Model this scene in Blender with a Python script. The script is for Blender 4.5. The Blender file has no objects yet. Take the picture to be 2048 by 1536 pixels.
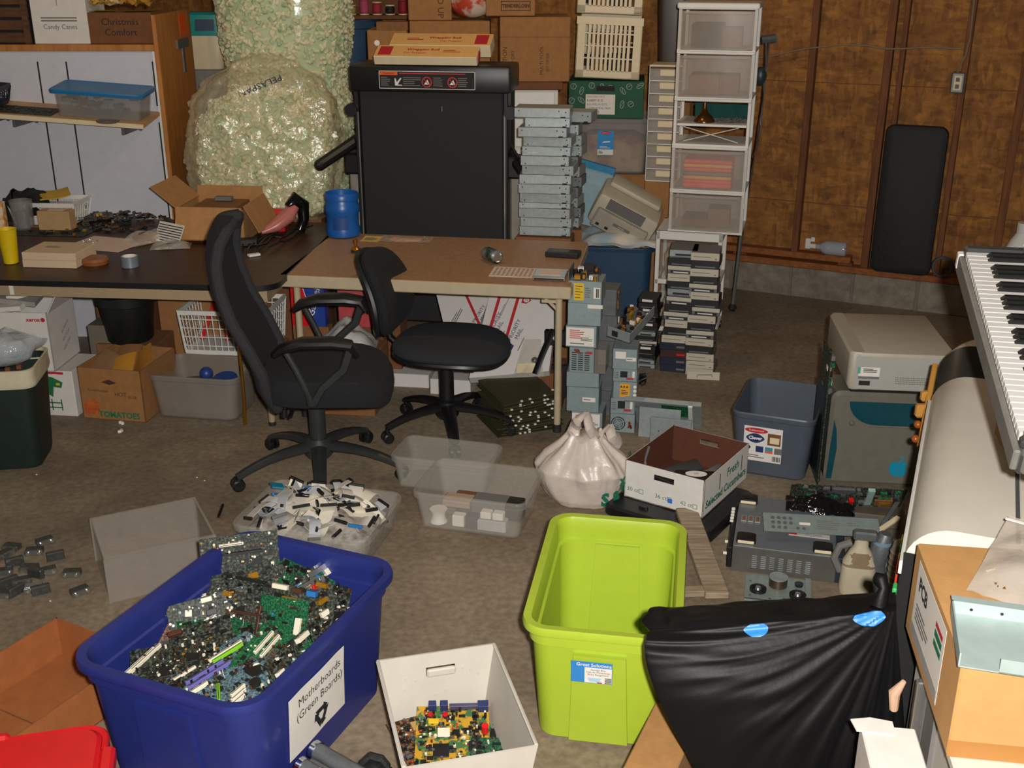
import bpy, bmesh, math, random
from mathutils import Vector, Matrix, Euler, noise
SC = bpy.context.scene
COL = SC.collection
R = math.radians
PI = math.pi
# ---------------------------------------------------------------- camera, light, exposure
CAM_H = 2.15
FPX = 2236.0
PITCH = R(21)
cam_d = bpy.data.cameras.new('camera')
cam_d.sensor_fit = 'HORIZONTAL'; cam_d.sensor_width = 36.0
cam_d.lens = 36.0 * FPX / 2048.0
cam_d.clip_start = 0.02; cam_d.clip_end = 60
cam = bpy.data.objects.new('camera', cam_d); COL.objects.link(cam)
cam.location = (0, 0, CAM_H); cam.rotation_euler = (R(90) - PITCH, 0, 0)
SC.camera = cam
SC.view_settings.view_transform = 'Standard'; SC.view_settings.look = 'None'
SC.view_settings.gamma = 1.0; SC.view_settings.use_curve_mapping = False
SC.view_settings.exposure = 0.0
wd = bpy.data.worlds.new('garage_air'); SC.world = wd; wd.use_nodes = True
wd.node_tree.nodes['Background'].inputs[0].default_value = (1.0, 0.84, 0.66, 1)
wd.node_tree.nodes['Background'].inputs[1].default_value = 0.07
def lamp(name, kind, loc, energy, color, size, aim=None):
    d = bpy.data.lights.new(name, kind); d.energy = energy; d.color = color
    if kind == 'AREA': d.shape = 'DISK'; d.size = size
    else: d.shadow_soft_size = size
    o = bpy.data.objects.new(name, d); COL.objects.link(o); o.location = loc
    if aim: o.rotation_euler = (Vector(aim) - Vector(loc)).to_track_quat('-Z', 'Y').to_euler()
    return o
lamp('camera_flash', 'AREA', (0.075, -0.03, 2.215), 185, (1.0, 0.97, 0.92), 0.055, (0.1, 4.2, 0.75))
lamp('ceiling_bulb', 'POINT', (0.1, 5.2, 2.95), 28, (1.0, 0.72, 0.45), 0.06)
lamp('ceiling_bulb_left', 'POINT', (-2.2, 5.0, 3.0), 14, (1.0, 0.72, 0.45), 0.06)

# ---------------------------------------------------------------- helpers: view geometry
def _ray(px, py):
    x = (px - 1024) / FPX; u = (768 - py) / FPX
    return Vector((x, math.cos(PITCH) + u * math.sin(PITCH), -math.sin(PITCH) + u * math.cos(PITCH)))
def G(px, py, h=0.0):
    r = _ray(px, py); t = (h - CAM_H) / r.z
    return Vector((r.x * t, r.y * t, h))
def D(px, py, y):
    r = _ray(px, py); t = y / r.y
    return Vector((r.x * t, y, CAM_H + r.z * t))
def edge(pl, pr, h=0.0):
    a, b = G(pl[0], pl[1], h), G(pr[0], pr[1], h)
    m = (a + b) / 2; d = b - a
    return m, math.atan2(d.y, d.x), d.length

# ---------------------------------------------------------------- helpers: materials
def lin(h):
    h = h.lstrip('#'); c = [int(h[i:i + 2], 16) / 255 for i in (0, 2, 4)]
    return tuple(x / 12.92 if x <= 0.04045 else ((x + 0.055) / 1.055) ** 2.4 for x in c) + (1.0,)
MATS = {}
def mat(name, col, rough=0.55, metal=0.0, var=0.08, scale=18.0, bump=0.0, bscale=None, alpha=1.0, spec=0.5, coat=0.0, col2=None, stretch=None, lo=0.35, hi=0.65, shine=0.0):
    if name in MATS: return MATS[name]
    m = bpy.data.materials.new(name); m.use_nodes = True; MATS[name] = m
    nt = m.node_tree; n = nt.nodes; l = nt.links
    b = n['Principled BSDF']; c = lin(col)
    b.inputs['Base Color'].default_value = c
    b.inputs['Roughness'].default_value = rough; b.inputs['Metallic'].default_value = metal
    b.inputs['Specular IOR Level'].default_value = spec; b.inputs['Coat Weight'].default_value = coat
    tc = n.new('ShaderNodeTexCoord'); src = tc.outputs['Object']
    if stretch:
        mp = n.new('ShaderNodeMapping'); mp.inputs['Scale'].default_value = stretch
        l.new(src, mp.inputs['Vector']); src = mp.outputs[0]
    if var or col2:
        t = n.new('ShaderNodeTexNoise'); t.inputs['Scale'].default_value = scale; t.inputs['Detail'].default_value = 5
        t.inputs['Roughness'].default_value = 0.62
        l.new(src, t.inputs['Vector'])
        r = n.new('ShaderNodeValToRGB'); l.new(t.outputs['Fac'], r.inputs['Fac'])
        r.color_ramp.elements[0].position = lo; r.color_ramp.elements[1].position = hi
        c2 = lin(col2) if col2 else tuple(min(1, x * (1 + var)) for x in c[:3]) + (1,)
        c1 = c if col2 else tuple(x * (1 - var) for x in c[:3]) + (1,)
        r.color_ramp.elements[0].color = c1; r.color_ramp.elements[1].color = c2
        l.new(r.outputs[0], b.inputs['Base Color'])
    if bump:
        t2 = n.new('ShaderNodeTexNoise'); t2.inputs['Scale'].default_value = bscale or scale * 3; t2.inputs['Detail'].default_value = 4
        l.new(src, t2.inputs['Vector'])
        bp = n.new('ShaderNodeBump'); bp.inputs['Strength'].default_value = bump; bp.inputs['Distance'].default_value = 0.01
        l.new(t2.outputs['Fac'], bp.inputs['Height']); l.new(bp.outputs[0], b.inputs['Normal'])
    if alpha < 1:
        tr = n.new('ShaderNodeBsdfTransparent'); mx = n.new('ShaderNodeMixShader')
        mx.inputs[0].default_value = alpha
        l.new(tr.outputs[0], mx.inputs[1]); l.new(b.outputs[0], mx.inputs[2])
        out = mx.outputs[0]
        if shine:                                               # clear film: the highlight lies on top of what shows through
            gl = n.new('ShaderNodeBsdfGlossy'); gl.inputs['Color'].default_value = (shine, shine, shine, 1); gl.inputs['Roughness'].default_value = rough
            if bump: l.new(bp.outputs[0], gl.inputs['Normal'])
            ad = n.new('ShaderNodeAddShader'); l.new(out, ad.inputs[0]); l.new(gl.outputs[0], ad.inputs[1]); out = ad.outputs[0]
        l.new(out, n['Material Output'].inputs['Surface'])
    return m

# ---------------------------------------------------------------- helpers: mesh building
I4 = Matrix.Identity(4)
def T(x, y, z): return Matrix.Translation((x, y, z))
def RX(a): return Matrix.Rotation(a, 4, 'X')
def RY(a): return Matrix.Rotation(a, 4, 'Y')
def RZ(a): return Matrix.Rotation(a, 4, 'Z')
def face_front(x, y, z): return T(x, y, z) @ RX(PI / 2)                      # drawn on a face looking to -y
def face_right(x, y, z): return T(x, y, z) @ RZ(PI / 2) @ RX(PI / 2)         # face looking to +x
def face_left(x, y, z): return T(x, y, z) @ RZ(-PI / 2) @ RX(PI / 2)         # face looking to -x
_TXT = {}
def rrect(w, d, r, n=5):
    r = min(r, w / 2 - 1e-4, d / 2 - 1e-4); out = []
    for k, (sx, sy) in enumerate(((1, 1), (-1, 1), (-1, -1), (1, -1))):
        for i in range(n + 1):
            a = (k + i / n) * PI / 2
            out.append((sx * (w / 2 - r) + r * math.cos(a), sy * (d / 2 - r) + r * math.sin(a)))
    return out
class MB:
    def __init__(s): s.v = []; s.f = []; s.fm = []; s.ms = []; s.X = I4
    def mi(s, m):
        if m not in s.ms: s.ms.append(m)
        return s.ms.index(m)
    def add(s, vs, fs, m, X=None):
        X = s.X @ X if X is not None else s.X
        o = len(s.v); k = s.mi(m)
        s.v += [X @ Vector(v) for v in vs]
        s.f += [tuple(i + o for i in f) for f in fs]; s.fm += [k] * len(fs)
        return s
    def box(s, c, d, m, X=None, b=0.0, seg=1):
        if b <= 0:
            x, y, z = d[0] / 2, d[1] / 2, d[2] / 2
            vs = [(c[0] + i * x, c[1] + j * y, c[2] + k * z) for i in (-1, 1) for j in (-1, 1) for k in (-1, 1)]
            return s.add(vs, [(0, 1, 3, 2), (4, 6, 7, 5), (0, 4, 5, 1), (2, 3, 7, 6), (0, 2, 6, 4), (1, 5, 7, 3)], m, X)
        bm = bmesh.new(); bmesh.ops.create_cube(bm, size=1)
        for v in bm.verts: v.co = Vector((c[0] + v.co.x * d[0], c[1] + v.co.y * d[1], c[2] + v.co.z * d[2]))
        bmesh.ops.bevel(bm, geom=bm.edges[:], offset=min(b, min(d) * 0.49), segments=seg, affect='EDGES', profile=0.5)
        bm.verts.index_update()
        vs = [v.co.copy() for v in bm.verts]; fs = [tuple(v.index for v in f.verts) for f in bm.faces]; bm.free()
        return s.add(vs, fs, m, X)
    def bx(s, x0, x1, y0, y1, z0, z1, m, X=None, b=0.0, seg=1):
        return s.box(((x0 + x1) / 2, (y0 + y1) / 2, (z0 + z1) / 2), (abs(x1 - x0), abs(y1 - y0), abs(z1 - z0)), m, X, b, seg)
    def rings(s, rs, m, cap0=True, cap1=True, X=None, closed=False):
        n = len(rs[0]); vs = [p for r in rs for p in r]; fs = []
        L = len(rs)
        for i in range(L if closed else L - 1):
            a = i * n; b2 = ((i + 1) % L) * n
            for j in range(n):
                k = (j + 1) % n
                fs.append((a + j, a + k, b2 + k, b2 + j))
        if not closed:
            if cap0: fs.append(tuple(range(n - 1, -1, -1)))
            if cap1: fs.append(tuple(range((L - 1) * n, L * n)))
        return s.add(vs, fs, m, X)
    def rr(s, prof, m, X=None, n=5, cap0=True, cap1=True):      # stack of rounded rectangles (w,d,r,z[,dx,dy])
        rs = []
        for p in prof:
            dx, dy = (p[4], p[5]) if len(p) > 4 else (0, 0)
            rs.append([(a + dx, b + dy, p[3]) for a, b in rrect(p[0], p[1], p[2], n)])
        return s.rings(rs, m, cap0, cap1, X)
    def lathe(s, prof, m, n=20, X=None, cap0=True, cap1=True):
        rs = [[(r * math.cos(2 * PI * i / n), r * math.sin(2 * PI * i / n), z) for i in range(n)] for r, z in prof]
        return s.rings(rs, m, cap0, cap1, X)
    def cyl(s, a, b, r, m, n=14, r2=None, X=None):
        return s.tube([a, b], [r, r2 if r2 is not None else r], m, n, X)
    def tube(s, pts, r, m, n=8, X=None, flat=1.0, up=None, cap=True):
        pts = [Vector(p) for p in pts]; N = len(pts); rs = []
        rad = r if isinstance(r, (list, tuple)) else [r] * N
        prev = Vector(up) if up else None
        for i, p in enumerate(pts):
            t = (pts[min(i + 1, N - 1)] - pts[max(i - 1, 0)])
            t = t.normalized() if t.length > 1e-9 else Vector((0, 0, 1))
            if prev is None: prev = Vector((0, 0, 1)) if abs(t.z) < 0.9 else Vector((1, 0, 0))
            u = prev - t * prev.dot(t)
            if u.length < 1e-5: u = t.orthogonal()
            u.normalize(); w = t.cross(u); prev = u
            rs.append([p + (u * math.cos(2 * PI * k / n) * flat + w * math.sin(2 * PI * k / n)) * rad[i] for k in range(n)])
        return s.rings(rs, m, cap, cap, X)
    def prism(s, poly, z0, z1, m, X=None):
        return s.rings([[(x, y, z0) for x, y in poly], [(x, y, z1) for x, y in poly]], m, True, True, X)
    def quad(s, w, h, m, X=None, t=0.0006):                      # thin rectangle centred in its own xy
        return s.box((0, 0, t / 2), (w, h, t), m, X)
    def ball(s, c, r, m, X=None, n=12):
        rs = []
        rr_ = r if isinstance(r, (tuple, list)) else (r, r, r)
        for i in range(1, n // 2 + 1):
            a = -PI / 2 + PI * i / (n // 2 + 1)
            rs.append([(c[0] + rr_[0] * math.cos(a) * math.cos(2 * PI * k / n), c[1] + rr_[1] * math.cos(a) * math.sin(2 * PI * k / n), c[2] + rr_[2] * math.sin(a)) for k in range(n)])
        return s.rings(rs, m, True, True, X)
    def grid(s, fn, nu, nv, m, X=None, wrap=False):
        vs = [fn(i / nu, j / nv) for j in range(nv + 1) for i in range(nu + 1)]
        fs = []
        for j in range(nv):
            for i in range(nu):
                a = j * (nu + 1) + i
                fs.append((a, a + 1, a + nu + 2, a + nu + 1))
        return s.add(vs, fs, m, X)
    def sheet(s, fn, nu, nv, m, t=0.001, X=None):                # surface with a real thickness
        top = [[Vector(fn(i / nu, j / nv)) for i in range(nu + 1)] for j in range(nv + 1)]
        vs = []; fs = []
        nn = (nu + 1) * (nv + 1)
        nor = []
        for j in range(nv + 1):
            for i in range(nu + 1):
                a = top[j][min(i + 1, nu)] - top[j][max(i - 1, 0)]; b2 = top[min(j + 1, nv)][i] - top[max(j - 1, 0)][i]
                q = a.cross(b2); nor.append(q.normalized() if q.length > 1e-12 else Vector((0, 0, 1)))
        flat = [p for r in top for p in r]
        vs = flat + [p - q * t for p, q in zip(flat, nor)]
        for j in range(nv):
            for i in range(nu):
                a = j * (nu + 1) + i
                fs.append((a, a + 1, a + nu + 2, a + nu + 1))
                fs.append((nn + a, nn + a + nu + 1, nn + a + nu + 2, nn + a + 1))
        rim = [i for i in range(nu + 1)] + [j * (nu + 1) + nu for j in range(1, nv + 1)] + [nv * (nu + 1) + i for i in range(nu - 1, -1, -1)] + [j * (nu + 1) for j in range(nv - 1, 0, -1)]
        for k in range(len(rim)):
            a, b2 = rim[k], rim[(k + 1) % len(rim)]
            fs.append((b2, a, nn + a, nn + b2))
        return s.add(vs, fs, m, X)
    def text(s, body, size, m, X=None, ext=0.0004, sx=1.0, align='CENTER', bold=0.0):
        key = (body, align, round(bold / max(size, 1e-6), 4))
        if key not in _TXT:
            cu = bpy.data.curves.new('lettering', 'FONT'); cu.body = body; cu.size = 1.0
            cu.align_x = align; cu.align_y = 'CENTER'; cu.resolution_u = 2; cu.offset = key[2]
            ob = bpy.data.objects.new('lettering', cu); me = ob.to_mesh()
            _TXT[key] = ([v.co.copy() for v in me.vertices], [tuple(p.vertices) for p in me.polygons])
            ob.to_mesh_clear(); bpy.data.objects.remove(ob); bpy.data.curves.remove(cu)
        vs, fs = _TXT[key]
        return s.add([(v.x * size * sx, v.y * size, ext) for v in vs], fs, m, X)
    def lines(s, w, h, n, m, X=None, t=0.0004, frac=0.45, seed=1):   # rows of small print
        rg = random.Random(seed)
        for i in range(n):
            ww = w * rg.uniform(0.6, 1.0)
            s.box((-w / 2 + ww / 2, h / 2 - (i + 0.5) * h / n, t), (ww, h / n * frac, 0.0003), m, X)
        return s
    def build(s, name, parent=None, label=None, kind=None, ang=32):
        me = bpy.data.meshes.new(name)
        me.from_pydata([tuple(v) for v in s.v], [], s.f)
        for m in s.ms: me.materials.append(m)
        me.polygons.foreach_set('material_index', s.fm)
        me.polygons.foreach_set('use_smooth', [True] * len(s.f))
        me.validate(); me.update()
        bm = bmesh.new(); bm.from_mesh(me); bmesh.ops.recalc_face_normals(bm, faces=bm.faces); bm.to_mesh(me); bm.free()
        me.set_sharp_from_angle(angle=R(ang))
        o = bpy.data.objects.new(name, me); COL.objects.link(o)
        if parent is not None: o.parent = parent
        if label: o['label'] = label
        if kind: o['kind'] = kind
        return o
def tag(o, label, cat, group=None, kind=None):
    o['label'] = label; o['category'] = cat
    if group: o['group'] = group
    if kind: o['kind'] = kind
    return o
def thing(name, label, cat, loc=(0, 0, 0), rz=0.0, group=None, rot=None):
    o = bpy.data.objects.new(name, None); COL.objects.link(o); o.empty_display_size = 0.05
    o.location = loc; o.rotation_euler = rot if rot else (0, 0, rz)
    return tag(o, label, cat, group)
def single(name, mb, label, cat, loc=(0, 0, 0), rz=0.0, group=None, rot=None, kind=None):
    o = mb.build(name); o.location = loc; o.rotation_euler = rot if rot else (0, 0, rz)
    return tag(o, label, cat, group, kind)
def dup(root, label=None, loc=None, rot=None, group=None, parent=None):
    c = root.copy(); COL.objects.link(c)
    if parent is not None: c.parent = parent; c.matrix_parent_inverse = Matrix.Identity(4)
    if label: c['label'] = label
    if group: c['group'] = group
    if loc is not None: c.location = loc
    if rot is not None: c.rotation_euler = rot
    for ch in [x for x in root.children]: dup(ch, parent=c)
    return c
def struct(name, mb):
    o = mb.build(name); o['kind'] = 'structure'; return o
def part(name, parent, label=None, kind=None):                  # decorator style shortcut: returns a MB whose .done() builds
    mb = MB(); mb.done = lambda: mb.build(name, parent, label, kind); return mb
ORD = ['topmost', 'second from the top', 'third from the top', 'fourth from the top', 'fifth from the top', 'sixth from the top', 'seventh from the top', 'eighth from the top', 'ninth from the top', 'tenth from the top', 'eleventh from the top', 'twelfth from the top', 'thirteenth from the top', 'fourteenth from the top', 'fifteenth from the top', 'sixteenth from the top', 'seventeenth from the top', 'eighteenth from the top']

# ---------------------------------------------------------------- palette
K_BLACK = mat('black_plastic', '#141415', 0.42, var=0.2, scale=60)
K_BLACKM = mat('black_matte', '#101011', 0.8, var=0.2, scale=60)
K_FAB = mat('black_fabric', '#17171a', 0.95, var=0.25, scale=160, bump=0.3, bscale=400)
K_MESH = mat('grey_mesh_fabric', '#2a292b', 0.9, var=0.25, scale=220, bump=0.3, bscale=500)
K_WHITE = mat('white_plastic', '#d9d6cf', 0.5, var=0.03)
K_CREAM = mat('cream_plastic', '#d8c7a2', 0.5, var=0.03)
K_CARD = mat('cardboard', '#95673a', 0.85, var=0.1, scale=25, bump=0.06, bscale=120)
K_CARDD = mat('cardboard_dark', '#7d5330', 0.85, var=0.12, scale=25, bump=0.06, bscale=120)
K_CARDB = mat('cardboard_brown', '#6f4524', 0.85, var=0.12, scale=25, bump=0.06, bscale=120)
K_CARDL = mat('cardboard_light', '#a97a48', 0.85, var=0.08, scale=25, bump=0.05, bscale=120)
K_WCARD = mat('white_cardboard', '#d3cec6', 0.8, var=0.04, scale=20)
K_PAPER = mat('paper', '#dcd5cb', 0.85, var=0.03)
K_PINKP = mat('printed_paper', '#d9bfae', 0.85, var=0.03)
K_STEEL = mat('sheet_steel', '#979f9f', 0.42, 0.35, var=0.1, scale=40)
K_STEELD = mat('dark_sheet_steel', '#6b6f70', 0.45, 0.45, var=0.12, scale=40)
K_SILVER = mat('bright_metal', '#c9c9c6', 0.25, 0.9, var=0.05)
K_CHROME = mat('chrome', '#d6d6d8', 0.12, 1.0, var=0.0)
K_BRASS = mat('brass', '#c28a34', 0.25, 0.9, var=0.05)
K_GOLD = mat('gold_copper', '#d39a28', 0.35, 0.7, var=0.15, scale=120)
K_WOOD = mat('bare_wood', '#8f6a45', 0.75, col2='#6d4b2d', scale=9, stretch=(1, 9, 9), bump=0.1)
K_OAK = mat('orange_wood', '#bb7c3c', 0.5, col2='#a2642a', scale=5, stretch=(7, 7, 0.6))
K_INK = mat('black_ink', '#1b1a1a', 0.8, var=0.0)
K_INKG = mat('grey_ink', '#6a6664', 0.8, var=0.0)
K_INKB = mat('brown_ink', '#43291a', 0.85, var=0.0)
K_RED = mat('red_ink', '#b4232a', 0.6, var=0.0)
K_REDP = mat('red_plastic', '#c8161a', 0.4, var=0.05)
K_GREENI = mat('green_ink', '#0f6a4a', 0.7, var=0.0)
K_BLUEI = mat('blue_ink', '#2a6fc0', 0.6, var=0.0)
K_NAVYI = mat('navy_ink', '#23305e', 0.6, var=0.0)
K_ORANGE = mat('orange_ink', '#e0571a', 0.6, var=0.0)
K_YELLOW = mat('yellow_label', '#d8b21c', 0.6, var=0.0)
K_CLEAR = mat('clear_plastic', '#cfc9bd', 0.22, var=0.0, alpha=0.16)
K_FROST = mat('frosted_plastic', '#9c9186', 0.4, var=0.06, scale=8, alpha=0.42)
K_SMOKE = mat('smoky_clear_plastic', '#a8a49f', 0.3, var=0.05, alpha=0.26)
K_FILM = mat('clear_film', '#d8d0c0', 0.12, var=0.0, alpha=0.2, bump=0.9, bscale=28, shine=0.07)
K_GREYT = mat('grey_tote_plastic', '#4a5056', 0.45, var=0.06, bump=0.05)
K_RUBBER = mat('rubber', '#1d1d1e', 0.7, var=0.15)
K_PCB = mat('green_board', '#10452a', 0.4, col2='#2f7a4c', scale=150, lo=0.46, hi=0.62)
K_PCBD = mat('dark_board', '#161f19', 0.65, col2='#5d6150', scale=130, lo=0.47, hi=0.64)
K_PCBB = mat('blue_board', '#33535f', 0.4, col2='#7f9aa2', scale=130, lo=0.44, hi=0.62)
K_PCBR = mat('brown_board', '#4a2c1a', 0.65, col2='#8f6038', scale=130, lo=0.44, hi=0.62)
K_PCBG = mat('gold_board', '#c09028', 0.4, col2='#3f6a3c', scale=26, lo=0.47, hi=0.53)
K_CHIP = mat('chip_black', '#161616', 0.5, var=0.1)
K_SLOTW = mat('slot_ivory', '#e3d9c2', 0.5, var=0.0)
K_SLOTL = mat('slot_lime', '#7fc42a', 0.45, var=0.0)
K_SLOTP = mat('slot_purple', '#6a64a8', 0.5, var=0.0)
K_SLOTB = mat('slot_brown', '#4d2c1c', 0.5, var=0.0)
K_CAPB = mat('blue_cap', '#2b6fb0', 0.4, var=0.0)
# ================================================================ THE SETTING
M_FLOOR = mat('concrete_floor', '#97866f', 0.75, col2='#6c5d4b', scale=1.6, bump=0.12, bscale=45, lo=0.3, hi=0.7)
def _floor_detail():
    m = M_FLOOR; nt = m.node_tree; n = nt.nodes; l = nt.links; b = n['Principled BSDF']
    src = b.inputs['Base Color'].links[0].from_socket
    t = n.new('ShaderNodeTexNoise'); t.inputs['Scale'].default_value = 38; t.inputs['Detail'].default_value = 6
    tc = [x for x in n if x.type == 'TEX_COORD'][0]; l.new(tc.outputs['Object'], t.inputs['Vector'])
    r = n.new('ShaderNodeValToRGB'); l.new(t.outputs['Fac'], r.inputs['Fac'])
    r.color_ramp.elements[0].position = 0.3; r.color_ramp.elements[0].color = (0.72, 0.72, 0.72, 1)
    r.color_ramp.elements[1].position = 0.68; r.color_ramp.elements[1].color = (1.12, 1.12, 1.12, 1)
    mx = n.new('ShaderNodeMixRGB'); mx.blend_type = 'MULTIPLY'; mx.inputs[0].default_value = 1
    l.new(src, mx.inputs[1]); l.new(r.outputs[0], mx.inputs[2]); l.new(mx.outputs[0], b.inputs['Base Color'])
_floor_detail()
f = MB(); f.bx(-6.5, 5.5, -1.5, 11.5, -0.1, 0, M_FLOOR); struct('floor', f)

M_OSB = mat('oriented_strand_board', '#a06c30', 0.8, col2='#7d4f20', scale=9, lo=0.35, hi=0.65)
def _osb():
    m = M_OSB; nt = m.node_tree; n = nt.nodes; l = nt.links; b = n['Principled BSDF']
    src = b.inputs['Base Color'].links[0].from_socket
    tc = [x for x in n if x.type == 'TEX_COORD'][0]
    nz = n.new('ShaderNodeTexNoise'); nz.inputs['Scale'].default_value = 6; l.new(tc.outputs['Object'], nz.inputs['Vector'])
    outs = []
    for sc_ in ((16, 16, 44), (42, 42, 13)):
        mp = n.new('ShaderNodeMapping'); mp.inputs['Scale'].default_value = sc_; mp.inputs['Rotation'].default_value = (0, 0.35, 0)
        l.new(tc.outputs['Object'], mp.inputs['Vector'])
        v = n.new('ShaderNodeTexVoronoi'); v.inputs['Scale'].default_value = 1; l.new(mp.outputs[0], v.inputs['Vector']); outs.append(v)
    mv = n.new('ShaderNodeMixRGB'); l.new(nz.outputs['Fac'], mv.inputs[0]); l.new(outs[0].outputs['Color'], mv.inputs[1]); l.new(outs[1].outputs['Color'], mv.inputs[2])
    r = n.new('ShaderNodeValToRGB'); l.new(mv.outputs[0], r.inputs['Fac'])
    r.color_ramp.elements[0].position = 0.2; r.color_ramp.elements[1].position = 0.8
    r.color_ramp.elements[0].color = (0.55, 0.5, 0.45, 1); r.color_ramp.elements[1].color = (1.3, 1.25, 1.15, 1)
    mx = n.new('ShaderNodeMixRGB'); mx.blend_type = 'MULTIPLY'; mx.inputs[0].default_value = 0.8
    l.new(src, mx.inputs[1]); l.new(r.outputs[0], mx.inputs[2]); l.new(mx.outputs[0], b.inputs['Base Color'])
_osb()
M_STUD = mat('stud_lumber', '#7d4a24', 0.8, col2='#5e3518', scale=6, stretch=(9, 9, 0.8))
M_PLATE = mat('sill_lumber', '#9c5a28', 0.8, col2='#7a441e', scale=6, stretch=(0.8, 9, 9))
M_BLOCK = mat('concrete_block', '#8a8172', 0.9, col2='#6f665a', scale=14, bump=0.25, bscale=70)
M_MORTAR = mat('mortar', '#766d60', 0.95)
# wall frame: x runs along the wall to the right, y points away from the room
WA = Vector((1.5, 7.43, 0)); WR = math.atan2(-0.427, 0.905)
WX = T(*WA) @ RZ(WR)
def wall_t(px, py):      # distance along the wall where the pixel's ray meets its front plane
    r = _ray(px, py); nrm = Vector((-math.sin(WR), math.cos(WR), 0)); c = Vector((0, 0, CAM_H))
    p = c + r * ((WA - c).dot(nrm) / r.dot(nrm))
    return (WX.inverted() @ p).x, p.z
w = MB(); w.X = WX; w.bx(-7, 3.2, 0.10, 0.13, 0.0, 3.3, M_OSB); struct('wall_back', w)
w = MB(); w.X = WX
for k in range(-9, 8):
    w.bx(k * 0.405 + 0.008, k * 0.405 + 0.398, 0.0, 0.098, 0, 0.2, M_BLOCK, b=0.006)
w.bx(-3.7, 3.2, 0.01, 0.097, 0.0, 0.197, M_MORTAR)
struct('baseboard_back', w)
tn = 0
for (z0, z1, y0) in ((0.201, 0.243, 0.004), (0.262, 0.304, 0.012)):
    tn += 1; w = MB(); w.X = WX
    if tn == 1: w.bx(-7, 3.2, y0, 0.098, z0, z1, M_PLATE, b=0.004)
    else:
        w.bx(-7, 0.78, y0, 0.098, z0, z1, M_PLATE, b=0.004)
        for q in range(-8, 2): w.bx(q * 0.7, q * 0.7 + 0.09, y0 + 0.02, 0.097, 0.243, 0.262, M_STUD)
    struct('trim_%d' % tn, w)
for px, wd_ in ((1612, 0.04), (1762, 0.045), (1789, 0.028), (1916, 0.035), (2036, 0.045), (1345, 0.04), (1180, 0.04), (1050, 0.04)):
    tn += 1; t0, _ = wall_t(px, 230); w = MB(); w.X = WX
    w.bx(t0 - wd_ / 2, t0 + wd_ / 2, 0.02, 0.10, 0.304 if t0 < 0.7 else 0.243, 3.2, M_STUD, b=0.002)
    struct('trim_%d' % tn, w)
# thin dark seams between the sheets
tn += 1; w = MB(); w.X = WX
for z_ in (0.62, 1.39): w.bx(-6.9, 3.1, 0.0985, 0.1003, z_, z_ + 0.006, K_CARDB)
struct('trim_%d' % tn, w)

# things on and against the wall
ox = thing('outlet_box', 'small grey electrical box with a beige outlet on the wooden wall', 'outlet', (0, 0, 0))
t0, z0 = wall_t(1914, 166); ox.location = WX @ Vector((t0, 0.03, z0)); ox.rotation_euler = (0, 0, WR)
p = MB(); p.bx(-0.035, 0.04, -0.03, 0.05, -0.06, 0.06, K_STEELD, b=0.006); p.build('box', ox)
p = MB(); p.bx(-0.02, 0.028, -0.037, -0.029, -0.045, 0.045, K_CREAM, b=0.003); p.bx(-0.008, 0.014, -0.039, -0.037, 0.008, 0.032, K_INKG); p.bx(-0.008, 0.014, -0.039, -0.037, -0.032, -0.008, K_INKG); p.build('outlet', ox)
def wall_pt(px, py, off):
    t_, z_ = wall_t(px, py); return WX @ Vector((t_, off, z_))
M_CABLE = mat('grey_cable', '#7d6b52', 0.6, var=0.0)
p = MB(); p.tube([wall_pt(x, y, 0.012) for x, y in ((1952, -40), (1946, 20), (1939, 80), (1931, 110), (1918, 136), (1914, 150))], 0.006, M_CABLE, 6)
single('vertical_cable', p, 'grey cable running down the wall to the outlet box', 'cable')
p = MB(); p.tube([wall_pt(x, y, 0.012) for x, y in ((1500, 118), (1545, 112), (1607, 98), (1635, 95), (1680, 90), (1730, 91), (1772, 98), (1800, 98), (1850, 95), (1925, 98))], 0.005, M_CABLE, 6)
single('horizontal_cable', p, 'thin brown cable stapled across the wall studs', 'cable')
# black cushion panel leaning in the stud bay, standing on the sill
cu_b0 = wall_pt(1745, 505, -0.02); cu_b1 = wall_pt(1862, 522, -0.02)
cw = (cu_b1 - cu_b0).length
cm = (cu_b0 + cu_b1) / 2; cm.z = 0.243
pd = thing('bench_cushion', 'tall black padded cushion leaning upright against the wooden wall', 'panel', cm, WR, rot=(R(-1.5), 0, WR + 0.02))
hgt = D(1815, 250, cm.y).z - 0.25
p = MB(); p.rr([(cw, hgt - 0.0, 0.05, -0.03), (cw + 0.01, hgt, 0.05, 0.0), (cw, hgt - 0.01, 0.05, 0.025), (cw - 0.05, hgt - 0.06, 0.04, 0.038)], mat('black_vinyl', '#141416', 0.7, var=0.15, scale=40, bump=0.2, bscale=90), X=T(0, 0, hgt / 2) @ RX(PI / 2)); p.build('cushion', pd)
p = MB(); p.bx(-cw / 2 + 0.02, cw / 2 - 0.02, 0.03, 0.045, 0.02, hgt - 0.02, K_BLACKM); p.build('backing_board', pd)
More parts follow.
